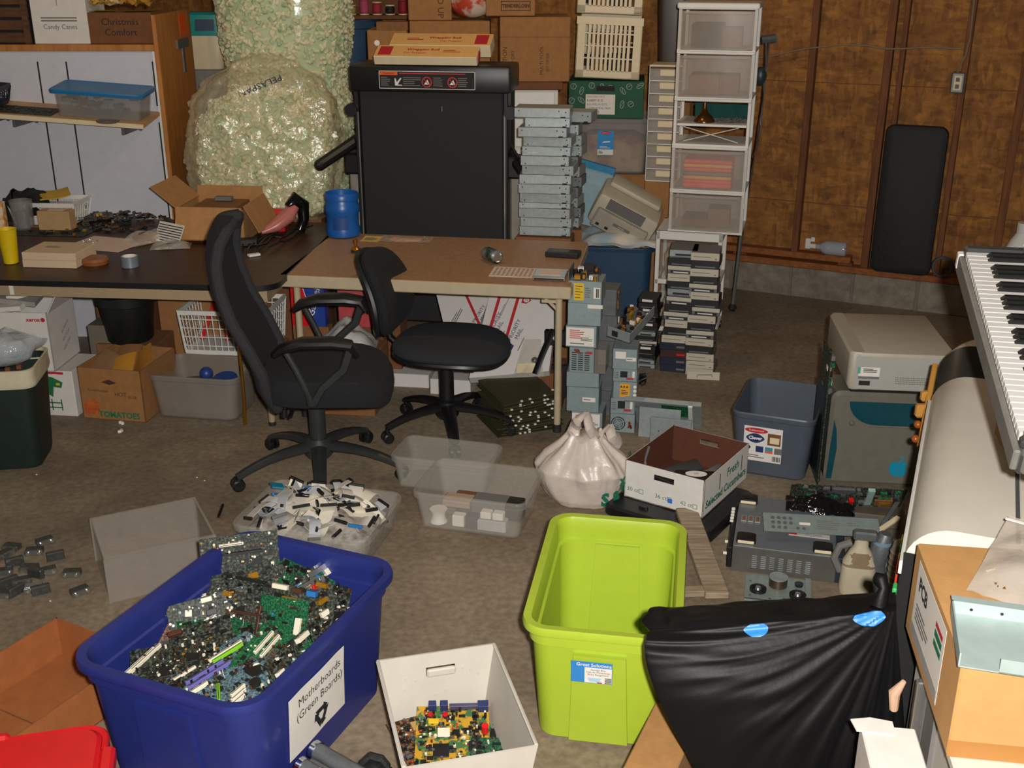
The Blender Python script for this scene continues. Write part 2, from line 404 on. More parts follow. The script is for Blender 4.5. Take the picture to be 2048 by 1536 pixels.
# clear spray bottle lying on the sill
sb = wall_pt(1652, 478, 0.03); sb.z = 0.304
t_ = thing('spray_bottle', 'clear spray bottle with white trigger head lying on the wall sill', 'bottle', (sb.x, sb.y, sb.z + 0.047), WR, rot=(0, 0, WR))
p = MB(); p.lathe([(0.001, -0.1), (0.044, -0.1), (0.047, -0.09), (0.047, 0.02), (0.04, 0.045), (0.018, 0.07), (0.015, 0.1)], mat('bottle_plastic', '#c5ccd8', 0.08, var=0, alpha=0.45, spec=0.9), X=T(0.03, 0, 0) @ RY(-PI / 2)); p.build('bottle', t_)
p = MB(); p.cyl((-0.065, 0, 0), (-0.1, 0, 0), 0.017, K_WHITE); p.bx(-0.135, -0.1, -0.012, 0.012, -0.02, 0.05, K_WHITE, b=0.004); p.bx(-0.1, -0.075, -0.006, 0.006, 0.03, 0.06, K_WHITE, b=0.002); p.build('spray_head', t_)
# coil of hose beside the panel
hc = wall_pt(1888, 510, 0.0)
p = MB()
for k in range(4):
    p.tube([(0.055 * math.cos(a) * (1 + 0.05 * k), 0.008 * k - 0.01, 0.065 + 0.06 * math.sin(a)) for a in [2 * PI * i / 20 for i in range(21)]], 0.007, mat('grey_hose', '#4a4c52', 0.5), 6, cap=False)
single('hose_coil', p, 'coil of grey hose hung on the sill beside the black cushion', 'hose', (hc.x, hc.y, 0.246), WR)
# white jug at the right edge of the wall
jg = wall_pt(2046, 480, -0.12)
t_ = thing('plastic_jug', 'white plastic jug at the right edge, standing by the wall', 'jug', (jg.x, jg.y, 0.0), WR)
p = MB(); p.rr([(0.2, 0.16, 0.05, 0.0), (0.22, 0.18, 0.05, 0.03), (0.22, 0.18, 0.06, 0.45), (0.14, 0.12, 0.05, 0.55), (0.08, 0.08, 0.035, 0.6)], K_WHITE); p.build('body', t_)
p = MB(); p.cyl((0, 0, 0.6), (0, 0, 0.66), 0.045, K_WHITE); p.build('cap', t_)
p = MB(); p.tube([(0.1, -0.03, 0.56), (0.14, -0.03, 0.5), (0.12, -0.03, 0.38), (0.09, -0.03, 0.34)], 0.016, K_WHITE, 8); p.build('handle', t_)
# ================================================================ BACK AREA
def carton(name, label, loc, rz, w, d, h, m=K_CARD, tape=None, rot=None, group=None, wide=0.05):
    t = thing(name, label, 'box', loc, rz, group, rot)
    p = MB(); p.bx(-w / 2, w / 2, 0, d, 0, h, m, b=0.004); p.build('carton', t)
    if tape:
        p = MB(); p.bx(-w / 2 - 0.0008, w / 2 + 0.0008, d / 2 - wide / 2, d / 2 + wide / 2, h - 0.06, h + 0.0008, tape); p.build('packing_tape', t)
    return t
def printing(t, fn, name='printing'):
    p = MB(); fn(p); p.build(name, t)
# --- white display shelving with a wooden end panel
M_PEG = mat('white_wall_panel', '#c3c3ca', 0.6, var=0.03)
M_SHELFT = mat('shelf_laminate', '#c29663', 0.5, var=0.06)
gy = 6.4
gd = thing('display_shelving', 'large white display shelving with wooden end panel behind the dark table', 'shelving', (-1.965, gy, 0))
p = MB(); p.bx(-1.6, 0, 0, 0.03, 0, 1.655, M_PEG); p.build('back_panel', gd)
p = MB(); p.bx(-1.6, 0, -0.012, 0.66, 1.655, 1.69, K_OAK, b=0.003); p.build('top_board', gd)
p = MB(); p.bx(0.0, 0.024, -0.012, 0.68, 0, 1.845, K_OAK, b=0.002); p.build('end_panel', gd)
p = MB(); p.bx(-0.012, 0.0, -0.014, 0.0, 0, 1.655, K_WHITE); p.build('edge_strip', gd)
for gx in (-1.45, -0.655, -0.497, -0.02):
    for za, zb in ((0.62, 1.27), (1.36, 1.6)):
        p = MB(); p.bx(gx - 0.004, gx + 0.004, -0.002, 0.002, za, zb, K_INK); p.build('shelf_standard', gd)
SHM = T(-1.965, gy, 1.328) @ RY(R(4.2)) @ RX(R(5))      # the shelf board sags: right end and front edge lower
SHL = T(1.965, -gy, 0) @ SHM
def sh(x, y, z=0.0): return tuple(SHM @ Vector((x, y, 0.0005 + z)))
SHR = tuple(SHM.to_euler())
p = MB(); p.bx(-1.6, -0.005, -0.32, 0, -0.018, 0, M_SHELFT, SHL); p.bx(-1.6, -0.005, -0.325, -0.32, -0.022, 0.002, K_CREAM, SHL); p.build('shelf', gd)
for gx in (-0.86, -0.70, -0.12):
    p = MB(); p.prism([(-0.31, 0), (0, 0), (0, -0.1), (-0.05, -0.075), (-0.31, -0.045)], gx - 0.006, gx + 0.006, K_STEELD, X=SHL @ Matrix(((0, 0, 1, 0), (1, 0, 0, 0), (0, 1, 0, -0.019), (0, 0, 0, 1)))); p.build('bracket', gd)
p = MB(); p.bx(0.024, 0.0252, 0.44, 0.58, 1.71, 1.83, K_ORANGE); p.build('price_sticker', gd)
p = MB(); p.bx(0.024, 0.032, 0.34, 0.58, 1.64, 1.69, K_STEELD); p.bx(0.024, 0.03, 0.44, 0.48, 1.5, 1.64, K_STEELD); p.build('metal_clip', gd)
ztop = 1.691
# on its top
t_ = thing('wooden_crate', 'dark slatted wooden crate on top of the white shelving', 'crate', (-2.83, 6.41, ztop))
M_CRATE = mat('crate_wood', '#5f3c1f', 0.8, col2='#432812', scale=7, stretch=(1, 9, 9))
p = MB(); p.bx(-0.19, 0.19, 0.012, 0.4, 0, 0.34, K_BLACKM); p.build('black_core', t_)  # solid black block filling the crate behind its slats
for k in range(5):
    p = MB(); p.bx(-0.19, 0.19, 0, 0.014, 0.008 + k * 0.066, 0.06 + k * 0.066, M_CRATE, b=0.003); p.build('slat', t_)
for sx in (-0.19, 0.16):
    p = MB(); p.bx(sx, sx + 0.03, -0.012, 0.0, 0, 0.34, M_CRATE); p.build('corner_post', t_)
x0, x1 = D(66, 60, 6.42).x, D(177, 60, 6.42).x
t_ = carton('white_box', 'white box with faint handwriting on top of the shelving', ((x0 + x1) / 2, 6.42, ztop), 0, x1 - x0, 0.3, 0.32, K_WCARD)
printing(t_, lambda p: (p.text('Candy Canes', 0.035, K_INKG, face_front(0.0, -0.0003, 0.09)), p.lines(0.2, 0.03, 2, K_INKG, face_front(0, -0.0003, 0.13), seed=2), p.bx(-0.005, -0.002, -0.001, 0, 0.2, 0.31, K_INKG)), 'handwriting')
x0, x1 = D(178, 60, 6.43).x, -1.975
t_ = carton('christmas_box', 'brown open box marked Christmas on top of the shelving', ((x0 + x1) / 2, 6.43, ztop), 0, x1 - x0, 0.3, 0.165, K_CARDB)
printing(t_, lambda p: (p.text('Christmas', 0.05, K_INK, face_front(0, -0.0004, 0.115)), p.text('Comfort', 0.05, K_INK, face_front(0, -0.0004, 0.06))), 'handwriting')
rg = random.Random(3)
for k, (c_, nm, lb) in enumerate((('#c9a13c', 'yellow_packet', 'yellow crumpled packet on the Christmas box, left'), ('#d9c49a', 'cream_packet', 'cream folded packet on the Christmas box, beside the end panel'), ('#b8862c', 'gold_ribbon', 'gold crumpled ribbon bundle on the Christmas box'))):
    p = MB(); mm = mat('packet_%d' % k, c_, 0.6)
    p.grid(lambda u, v, k=k: (0.16 * (u - 0.5), 0.12 * (v - 0.5), 0.05 + 0.035 * noise.noise(Vector((u * 4 + k, v * 4, k)))), 8, 6, mm)
    p.grid(lambda u, v, k=k: (0.16 * (u - 0.5), 0.12 * (v - 0.5), 0.0 if k % 2 else 0.004), 8, 6, mm)
    single(nm, p, lb, 'packet', (-2.27 + k * 0.1, 6.52 + 0.03 * (k % 2), ztop + 0.167), 0.4 * k)
# on its shelf
t_ = thing('storage_box', 'clear storage box with a blue lid on the white shelf', 'box', sh(-0.262, -0.285), 0, rot=SHR)
p = MB(); p.rr([(0.44, 0.22, 0.03, 0), (0.46, 0.235, 0.03, 0.13), (0.45, 0.225, 0.03, 0.13), (0.43, 0.21, 0.03, 0.005)], K_SMOKE, X=T(0, 0.13, 0)); p.build('body', t_)
M_BLID = mat('blue_lid', '#1f6da3', 0.4, var=0.04)
p = MB(); p.rr([(0.5, 0.26, 0.03, 0.125), (0.505, 0.265, 0.03, 0.14), (0.49, 0.255, 0.03, 0.147), (0.45, 0.22, 0.03, 0.142)], M_BLID, X=T(0, 0.13, 0)); p.build('lid', t_)
p = MB(); rg = random.Random(4)
for k in range(26): p.box((rg.uniform(-0.19, 0.19), 0.13 + rg.uniform(-0.08, 0.08), rg.uniform(0.015, 0.1)), (rg.uniform(0.02, 0.07), rg.uniform(0.02, 0.05), rg.uniform(0.01, 0.03)), rg.choice((K_CHIP, K_PCBD, K_CARDB, K_STEELD)), RZ(rg.uniform(-0.3, 0.3)))
p.build('contents', t_, kind='stuff')
def slotted_basket(name, label, loc, rz, w, d, h, m, taper=0.9, nx=9, nz=2, hole=None, wall=0.004, group=None, diamond=False):
    """open basket whose four walls are real lattices"""
    t = thing(name, label, 'basket', loc, rz, group)
    p = MB()
    p.bx(-w / 2 * taper, w / 2 * taper, -d / 2 * taper, d / 2 * taper, 0, wall, m); p.build('base', t)
    def wallp(nm, L, off, rzz):
        q = MB(); X = RZ(rzz)
        lean = (1 - taper) * off / h
        Y = X @ T(0, -off * taper, 0) @ RX(math.atan(lean))
        n = max(3, int(nx * L / w))
        q.box((0, 0, 0.012), (L * taper, wall, 0.024), m, Y)
        q.box((0, 0, h - 0.012), (L, wall * 2.4, 0.024), m, Y)
        for i in range(n + 1):
            f_ = i / n - 0.5
            q.tube([(f_ * L * taper, 0, 0.012), (f_ * L, 0, h - 0.012)], 0.0032 * (2.2 if i in (0, n) else 1), m, 4, Y)
        for j in range(1, nz + 1):
            z_ = h * j / (nz + 1); s_ = taper + (1 - taper) * j / (nz + 1)
            q.box((0, 0, z_), (L * s_, wall * 0.9, 0.005), m, Y)
        q.build(nm, t)
    wallp('front_wall', w, d / 2, 0); wallp('back_wall', w, d / 2, PI); wallp('side_wall', d, w / 2, PI / 2); wallp('side_wall', d, w / 2, -PI / 2)
    return t
nb_ = slotted_basket('plastic_basket', 'dark navy slatted basket at the left end of the white shelf', sh(-0.98, -0.16), 0.0, 0.34, 0.22, 0.11, mat('navy_plastic', '#181c2c', 0.5), nx=12); nb_.rotation_euler = SHR
p = MB(); p.bx(-0.17, 0.17, -0.085, 0.085, 0, 0.003, K_PCBD)
rg = random.Random(8)
for k in range(22): p.box((rg.uniform(-0.15, 0.15), rg.uniform(-0.07, 0.07), 0.0045), (rg.uniform(0.01, 0.04), rg.uniform(0.008, 0.03), 0.003), K_CHIP)
single('flat_circuit_board', p, 'thin dark circuit board lying flat on the white shelf', 'circuit board', sh(-0.68, -0.2), rot=SHR)
p = MB(); p.lathe([(0.012, 0), (0.06, 0), (0.06, 0.0016), (0.012, 0.0016)], mat('grey_disc', '#6f6257', 0.3, var=0.05), 28, cap0=False, cap1=False)
single('optical_disc', p, 'grey disc lying at the edge of the white shelf', 'disc', sh(-0.2, -0.305), rot=SHR)
# --- grey cabinet and the teal-topped cooler behind the end panel
cx0, cx1 = D(380, 150, 7.35).x, D(450, 150, 7.35).x
ctz = D(410, 140, 7.35).z
p = MB(); p.bx(-0.2, 0.16, 0, 0.4, 0, ctz, mat('grey_paint', '#807c74', 0.6), b=0.005)
single('grey_cabinet', p, 'plain grey cabinet behind the wooden end panel', 'cabinet', ((cx0 + cx1) / 2 + 0.02, 7.35, 0))
t_ = thing('water_cooler_jug', 'white jug with teal angled top beside the wooden end panel', 'jug', ((cx0 + cx1) / 2 - 0.02, 7.5, ctz))
p = MB(); p.rr([(0.21, 0.19, 0.04, 0), (0.23, 0.2, 0.05, 0.05), (0.27, 0.22, 0.05, 0.19), (0.26, 0.21, 0.05, 0.21)], K_CREAM); p.build('body', t_)
M_TEAL = mat('teal_plastic', '#128a82', 0.45)
p = MB(); p.rr([(0.27, 0.22, 0.05, 0.205), (0.275, 0.225, 0.05, 0.24), (0.25, 0.2, 0.05, 0.33), (0.2, 0.16, 0.04, 0.345)], M_TEAL); p.build('top', t_)
p = MB(); p.box((0, 0, 0), (0.12, 0.004, 0.07), mat('dark_window', '#22405a', 0.3), T(0.02, -0.112, 0.27) @ RX(-0.25)); p.build('panel', t_)
# --- big sacks of packing peanuts
M_PEAN = mat('packing_peanuts', '#d2cca6', 0.7, var=0.0)
M_PE = [mat('peanut_cream', '#ddd6b2', 0.7, var=0), mat('peanut_green', '#cfd1aa', 0.7, var=0), mat('peanut_mint', '#b4c49c', 0.7, var=0), M_PEAN]
def peanut_sack(name, label, loc, prof, rz, film, fold=0.03, seed=0, core=0.94, top=0.965, crease=0.02, count=1500, zlo=0.0):
    t = thing(name, label, 'bag', loc, rz)
    def ring_r(z, a, s):
        for (z0, w0, d0), (z1, w1, d1) in zip(prof, prof[1:]):
            if z0 <= z <= z1 + 1e-6:
                f_ = (z - z0) / (z1 - z0); f_ = f_ * f_ * (3 - 2 * f_)
                w = w0 + (w1 - w0) * f_; d = d0 + (d1 - d0) * f_
        ca, sa = math.cos(a), math.sin(a)
        k = (abs(ca) ** 2.6 + abs(sa) ** 2.6) ** (-1 / 2.6)
        nn = fold * s * (noise.noise(Vector((ca * 1.7, sa * 1.7, z * 1.8 + seed))) + 0.5 * noise.noise(Vector((ca * 5, sa * 5, z * 3.2 + seed))))
        return (w * k + nn) * ca, (d * k + nn) * sa
    z0, z1 = prof[0][0], prof[-1][0]
    p = MB(); rs = []; rg = random.Random(seed)
    def core_pt(a, z): x, y = ring_r(z, a, 0.6); return Vector((x * core, y * core, z0 + 0.02 + (z - z0) * top))
    for j in range(49): rs.append([core_pt(2 * PI * i / 56, z0 + (z1 - z0) * j / 48) for i in range(56)])
    p.rings(rs, M_PE[2])
    for k in range(count):
        a = rg.uniform(PI * 0.93, PI * 2.07); z = z0 + (z1 - z0) * (zlo + (1 - zlo) * rg.random()); q = core_pt(a, z)
        u = Vector((rg.gauss(0, 1), rg.gauss(0, 1), rg.gauss(0, 1))).normalized(); w = u.orthogonal().normalized()
        p.tube([q - u * 0.02 + w * 0.006, q - w * 0.005, q + u * 0.02 + w * 0.006], [0.011, 0.015, 0.011], M_PE[k % 4], 6)
    p.build('peanut_fill', t, kind='stuff', ang=70)
    p = MB(); rs = []
    for j in range(111):
        z = z0 + (z1 - z0) * j / 110; rr_ = []
        for i in range(150):
            a = 2 * PI * i / 150; x, y = ring_r(z, a, 1.0)
            q = Vector((x, y, z)); e = Vector((x, y, 0)).normalized(); w = Vector((a * 2.2 + 0.5 * z, z * 3.0, seed))
            rg_ = (1 - abs(noise.noise(w * 2.0 + Vector((0, 0, 3))))) ** 4 + 0.6 * (1 - abs(noise.noise(w * 4.5))) ** 5
            rr_.append(q + e * (rg_ * crease * math.sin(PI * j / 110)))
        rs.append(rr_)
    p.rings(rs, film); p.build('clear_bag', t, ang=80)
    return t
M_BAG1 = mat('bag_film', '#d9cfae', 0.15, var=0.0, alpha=0.06, bump=0.5, bscale=9, shine=0.05)
M_BAG2 = mat('wrinkled_bag_film', '#d6c79e', 0.17, var=0.0, alpha=0.24, bump=1.0, bscale=34, shine=0.10)
carton('bag_support', 'plain cardboard box behind the dark table carrying the wrinkled bag', (-1.40, 6.36, 0), 0, 0.6, 0.3, 0.738, K_CARDD)
sk = peanut_sack('peanut_sack', 'tall clear sack of pale green packing peanuts standing behind the smaller bag', (-1.365, 7.08, 0), [(0, 0.3, 0.28), (0.3, 0.36, 0.32), (0.9, 0.39, 0.34), (1.3, 0.39, 0.34), (1.5, 0.37, 0.33), (1.75, 0.41, 0.34), (2.2, 0.42, 0.32), (2.3, 0.3, 0.2)], 0.0, M_BAG1, 0.02, 3, crease=0.008, count=2600, zlo=0.3)
fb = peanut_sack('peanut_bag', 'wrinkled clear bag of packing peanuts on the dark table beside the end panel', (-1.40, 6.42, 0.742), [(0, 0.33, 0.19), (0.08, 0.38, 0.24), (0.42, 0.425, 0.26), (0.62, 0.41, 0.25), (0.74, 0.33, 0.2), (0.85, 0.17, 0.11), (0.9, 0.03, 0.03)], 0.0, M_BAG2, 0.07, 7, core=0.88, top=0.8, crease=0.03)
p = MB(); p.text('PELASPAN', 0.055, K_NAVYI, T(0.04, -0.215, 0.75) @ RX(R(54)) @ RZ(R(205)))
p.build('printed_word', fb)
# --- blue drums and the spools standing on one of them
M_DRUM = mat('blue_drum_plastic', '#34506e', 0.5, var=0.06)
def drum(loc, r, h, label):
    t = thing('plastic_drum', label, 'drum', loc, 0, 'blue plastic drums')
    p = MB(); p.lathe([(r * 0.9, 0), (r * 0.97, 0.05), (r, h * 0.3), (r * 1.01, h * 0.55), (r * 0.99, h - 0.06)], M_DRUM, 36); p.build('body', t)
    p = MB(); p.lathe([(r * 0.99, h - 0.06), (r * 1.06, h - 0.055), (r * 1.06, h - 0.02), (r * 1.0, h), (r * 0.5, h - 0.005)], M_DRUM, 36); p.build('rim', t)
    return t
drum((-1.22, 8.15, 0), 0.3, 1.74, 'tall blue plastic drum behind the sacks, reaching under the thread spools')
drum((-0.80, 7.42, 0), 0.2, D(690, 145, 7.4).z, 'shorter blue plastic drum between the sack and the folded treadmill')
shl = thing('spool_rack', 'wooden strip rack standing on the tall blue drum, holding thread spools', 'rack', (-1.0, 8.1, 1.742))
p = MB(); p.bx(-0.34, 0.34, -0.14, 0.14, 0, 0.025, K_CARDB, b=0.003); p.build('board', shl)
p = MB(); p.bx(-0.34, 0.34, 0.12, 0.14, 0.025, 0.3, K_CARDB); p.build('backing', shl)
cols = [('green', '#1f5a44'), ('dark green', '#20352a'), ('olive', '#a39a48'), ('pink', '#b7486a'), ('red', '#a6283a'), ('black', '#1c1a1c'), ('crimson', '#8d1626')]
for k, (cn, hx) in enumerate(cols):
    t_ = thing('thread_spool', '%s thread spool standing on the rack above the blue drum' % cn, 'spool', (-1.27 + k * 0.088, 8.02, 1.768), 0, 'thread spools above the drum')
    hh = 0.105 - 0.02 * (k % 3)
    p = MB(); p.lathe([(0.022, 0.008), (0.031, 0.02), (0.031, hh - 0.02), (0.022, hh - 0.008)], mat('thread_' + cn.replace(' ', '_'), hx, 0.7), 14); p.build('thread', t_)
    p = MB(); p.lathe([(0.033, 0), (0.033, 0.008), (0.02, 0.008), (0.02, hh - 0.008), (0.033, hh - 0.008), (0.033, hh)], K_CREAM, 14); p.build('spool_core', t_)
# --- dresser with wooden top, carrying cardboard boxes
dy = 6.72; dz = 1.455
dr = thing('dresser', 'white fronted dresser with a brown wooden top behind the treadmill', 'dresser', (-0.26, dy, 0))
p = MB(); p.bx(-0.55, 0.53, 0.02, 0.48, 0, dz - 0.045, K_WCARD); p.build('body', dr)
p = MB(); p.bx(-0.57, 0.56, 0, 0.5, dz - 0.045, dz, K_CARDB, b=0.008); p.build('top', dr)
for k in range(4):
    p = MB(); p.bx(-0.53, 0.51, 0.004, 0.02, 0.06 + k * 0.34, 0.38 + k * 0.34, K_WHITE, b=0.004); p.build('drawer', dr)
x0, x1 = D(735, 90, 6.74).x, D(815, 90, 6.74).x
t_ = carton('button_box', 'small brown cardboard box with a round string button, left on the dresser', ((x0 + x1) / 2, 6.74, dz), 0, x1 - x0, 0.3, 0.29, K_CARD)
p = MB(); p.lathe([(0.011, 0), (0.016, 0), (0.016, 0.004), (0.011, 0.004)], K_WHITE, 16, X=face_front(-0.06, -0.0005, 0.22)); p.build('string_button', t_)
p = MB(); p.bx(-0.06, 0.12, 0.0, 0.1, 0.29, 0.335, K_CARDD); p.build('flap', t_)
x0, x1 = D(820, 90, 6.78).x, D(980, 90, 6.78).x
t_ = carton('large_box', 'large plain cardboard box on the dresser behind the long cream boxes', ((x0 + x1) / 2, 6.78, dz), 0, x1 - x0, 0.36, D(900, 42, 6.78).z - dz, K_CARD)
bz = D(900, 42, 6.78).z
x0, x1 = D(815, 20, 6.8).x, D(905, 20, 6.8).x
t_ = carton('upright_box', 'cardboard box with sideways lettering END UP on the large plain box', ((x0 + x1) / 2 , 6.80, bz + 0.002), 0, x1 - x0 - 0.01, 0.3, 0.26, K_CARD, rot=(0, 0, 0.06))
printing(t_, lambda p: p.text('END UP', 0.05, K_INKB, face_front(0.06, -0.0005, 0.1) @ RZ(-PI / 2)), 'lettering')
p = MB()
p.grid(lambda u, v: (0.13 * math.sin(PI * v) * math.cos(2 * PI * u) * (1 + 0.35 * noise.noise(Vector((u * 7, v * 6, 1)))), 0.08 * math.sin(PI * v) * math.sin(2 * PI * u), 0.115 * (1 - math.cos(PI * v)) + 0.0), 24, 14, mat('red_speckled_bag', '#b8442e', 0.35, col2='#c9b7a5', scale=9, lo=0.45, hi=0.55))
single('ornament_bag', p, 'clear bag with red and white contents between two stacked boxes', 'bag', (D(945, 30, 6.85).x, 6.9, bz + 0.012))
x0, x1 = D(1000, 90, 6.76).x, D(1140, 90, 6.76).x
t_ = carton('printed_box', 'brown cardboard box with vertical printing on the dresser right of the dark gap', ((x0 + x1) / 2, 6.76, dz), 0, x1 - x0, 0.4, D(1070, 34, 6.76).z - dz, K_CARD)
def _pb(p):
    w = x1 - x0
    p.text('CAUTION', 0.034, K_INKB, face_front(-w / 2 + 0.03, -0.0006, 0.12) @ RZ(PI / 2))
    p.text('KEEP DRY', 0.026, K_INKB, face_front(-w / 2 + 0.075, -0.0006, 0.12) @ RZ(PI / 2))
    p.text('MULTI TOOL', 0.028, K_INKB, face_front(0.04, -0.0006, 0.12) @ RZ(PI / 2))
    p.text('SET OF SIX', 0.022, K_INKB, face_front(0.075, -0.0006, 0.11) @ RZ(PI / 2))
    p.bx(-w / 2, w / 2, -0.0008, 0, 0.25, 0.252, K_INKB)
printing(t_, _pb, 'lettering')
bz2 = D(1070, 34, 6.76).z
p = MB(); p.bx(-0.08, 0.12, -0.0012, 0, 0.0, 0.12, K_CARDD)
x0b, x1b = D(972, 15, 6.8).x, D(1070, 15, 6.8).x
t_ = carton('framed_box', 'cardboard box with a framed stamp, resting across the two large boxes', ((x0b + x1b) / 2, 6.78, bz2 + 0.004), 0, x1b - x0b, 0.3, 0.2, K_CARD)
def _fb(p):
    c = (0.03, 0.055)
    p.text('TENDERLOIN', 0.026, K_INKB, face_front(0.03, -0.0006, 0.055), bold=0.001)
    for a, b2, cc, d in ((-0.055, 0.115, 0.028, 0.032), (-0.055, 0.115, 0.078, 0.082), (-0.055, -0.051, 0.028, 0.082), (0.111, 0.115, 0.028, 0.082)): p.bx(a, b2, -0.0009, 0, cc, d, K_INKB)
printing(t_, _fb, 'lettering')
# --- folded treadmill standing upright
M_BELT = mat('treadmill_belt', '#141415', 0.75, col2='#1c1c1e', scale=120)
tm = thing('folded_treadmill', 'black treadmill folded upright behind the tan table', 'treadmill', (-0.44, 6.18, 0), R(-9))
tz = 1.60
p = MB(); p.bx(-0.40, 0.40, 0, 0.1, 0.16, tz - 0.1, M_BELT, b=0.01); p.build('deck', tm)
p = MB(); p.bx(-0.44, 0.44, -0.03, 0.3, tz - 0.14, tz, K_BLACK, b=0.015, seg=2); p.build('end_cap', tm)
p = MB(); p.bx(-0.42, 0.42, 0.1, 0.26, 0.25, tz - 0.12, K_BLACKM); p.build('motor_frame', tm)
for sx in (-1, 1):
    p = MB(); p.bx(sx * 0.4, sx * 0.425, -0.006, 0.09, 0.18, tz - 0.12, K_BLACK, b=0.004); p.bx(sx * 0.402, sx * 0.41, -0.0075, -0.005, 0.2, tz - 0.25, K_SILVER); p.build('side_rail', tm)
    p = MB(); p.cyl((sx * 0.44, -0.03, tz - 0.24), (sx * 0.44, 0.03, tz - 0.24), 0.035, K_BLACK); p.build('roller_wheel', tm)
    p = MB(); p.bx(sx * 0.46 - 0.035, sx * 0.46 + 0.035, 0.06, 0.14, 0.05, 1.02, mat('treadmill_grey', '#8a8075', 0.5), b=0.01); p.build('upright', tm)
    p = MB(); p.bx(sx * 0.46 - 0.05, sx * 0.46 + 0.05, 0.02, 0.15, 1.0, 1.12, K_BLACK, b=0.012); p.build('hinge_block', tm)
    pts = [(sx * 0.36, 0.16, 1.25), (sx * 0.46, 0.02, 1.17), (sx * 0.60, -0.13, 1.075)] if sx < 0 else [(sx * 0.36, 0.18, 1.2), (sx * 0.46, 0.05, 1.09), (sx * 0.52, -0.03, 1.04)]
    p = MB(); p.tube(pts, [0.03, 0.034, 0.032], K_BLACK, 10); p.ball(pts[-1], 0.033, K_BLACK, n=10); p.build('handlebar', tm)
    p = MB(); p.bx(sx * 0.46 - 0.04, sx * 0.46 + 0.04, -0.05, 0.35, 0, 0.06, K_BLACK, b=0.01); p.build('foot', tm)
lz = tz - 0.075
p = MB(); X = face_front(-0.01, -0.031, lz); p.quad(0.52, 0.092, K_INK, X); 
for a, b2, c, d in ((0, 0.045, 0.525, 0.003), (0, -0.045, 0.525, 0.003), (-0.261, 0, 0.003, 0.092), (0.261, 0, 0.003, 0.092)): p.box((a, b2, 0.0008), (c, d, 0.0006), K_WHITE, X)
p.box((-0.21, 0.033, 0.0008), (0.1, 0.017, 0.0006), K_ORANGE, X); p.text('WARNING', 0.014, K_INK, X @ T(-0.21, 0.033, 0.001))
p.box((0.03, 0.034, 0.0008), (0.36, 0.005, 0.0005), K_RED, X)
for cx_, ww, sd in ((-0.225, 0.055, 1), (-0.08, 0.1, 2), (0.065, 0.06, 3), (0.205, 0.07, 4)): p.lines(ww, 0.05, 5, K_INKG, X @ T(cx_, -0.008, 0.0006), seed=sd)
p.prism([(-0.175, -0.03), (-0.135, -0.03), (-0.135, -0.026), (-0.16, -0.024), (-0.138, 0.008), (-0.145, 0.01), (-0.165, -0.012), (-0.171, 0.008), (-0.177, 0.008)], 0.0006, 0.001, K_WHITE, X)
for cx_ in (0.0, 0.14):
    p.lathe([(0.022, 0.0006), (0.028, 0.0006), (0.028, 0.0012), (0.022, 0.0012)], K_RED, 24, X @ T(cx_, -0.01, 0), False, False)
    p.box((0, 0, 0.0014), (0.046, 0.004, 0.0004), K_RED, X @ T(cx_, -0.01, 0) @ RZ(-0.78))
    p.prism([(-0.016, -0.012), (0.016, -0.012), (0.01, 0.0), (0.004, 0.014), (-0.004, 0.004)], 0.0008, 0.0011, K_WHITE, X @ T(cx_, -0.01, 0))
p.build('warning_label', tm)
p = MB(); p.bx(0.06, 0.064, -0.001, 0.001, 1.36, 1.385, K_SILVER); p.build('clip', tm)
# --- long cream boxes lying on the treadmill's end cap
M_CRBOX = mat('cream_box', '#d8a964', 0.7, var=0.04); M_CRSIDE = mat('cream_box_side', '#d6c6a4', 0.7, var=0.03)
def long_box(loc, rz, w, d, h, label, swap):
    t = thing('long_box', label, 'box', loc, rz, 'long cream boxes on the treadmill', (R(24), 0, rz))
    p = MB(); p.bx(-w / 2, w / 2, 0, d, 0, h, M_CRSIDE, b=0.003); p.build('carton', t)
    p = MB(); p.bx(-w / 2 + 0.002, w / 2 - 0.002, 0.002, d - 0.002, h, h + 0.0008, M_CRBOX)
    s_ = -1 if swap else 1
    p.bx(s_ * (w / 2 - 0.02), s_ * (w / 2 - 0.09), 0.015, d - 0.015, h + 0.0008, h + 0.0014, K_RED)
    X = T(0, d / 2, h + 0.001)
    p.text('Wrapping Roll', 0.03, K_RED, X @ T(0.02 * s_, 0.015, 0), bold=0.001); p.text('For Freezer', 0.026, K_RED, X @ T(0.06 * s_, -0.02, 0)); p.lines(0.1, 0.03, 2, K_RED, X @ T(-0.14 * s_, 0, 0))
    p.build('printed_top', t)
    return t
lb1 = long_box((-0.46, 6.16, tz + 0.001), R(-9), 0.56, 0.12, 0.05, 'front long cream box with red printing lying on the treadmill', True)
p = MB(); p.lathe([(0.001, 0), (0.028, 0), (0.028, 0.003), (0.001, 0.003)], K_RED, 14, X=face_right(0.2805, 0.06, 0.025)); p.build('end_mark', lb1)
long_box((-0.39, 6.33, tz + 0.03), R(-9), 0.56, 0.13, 0.07, 'rear long cream box with red printing lying on the treadmill', False)
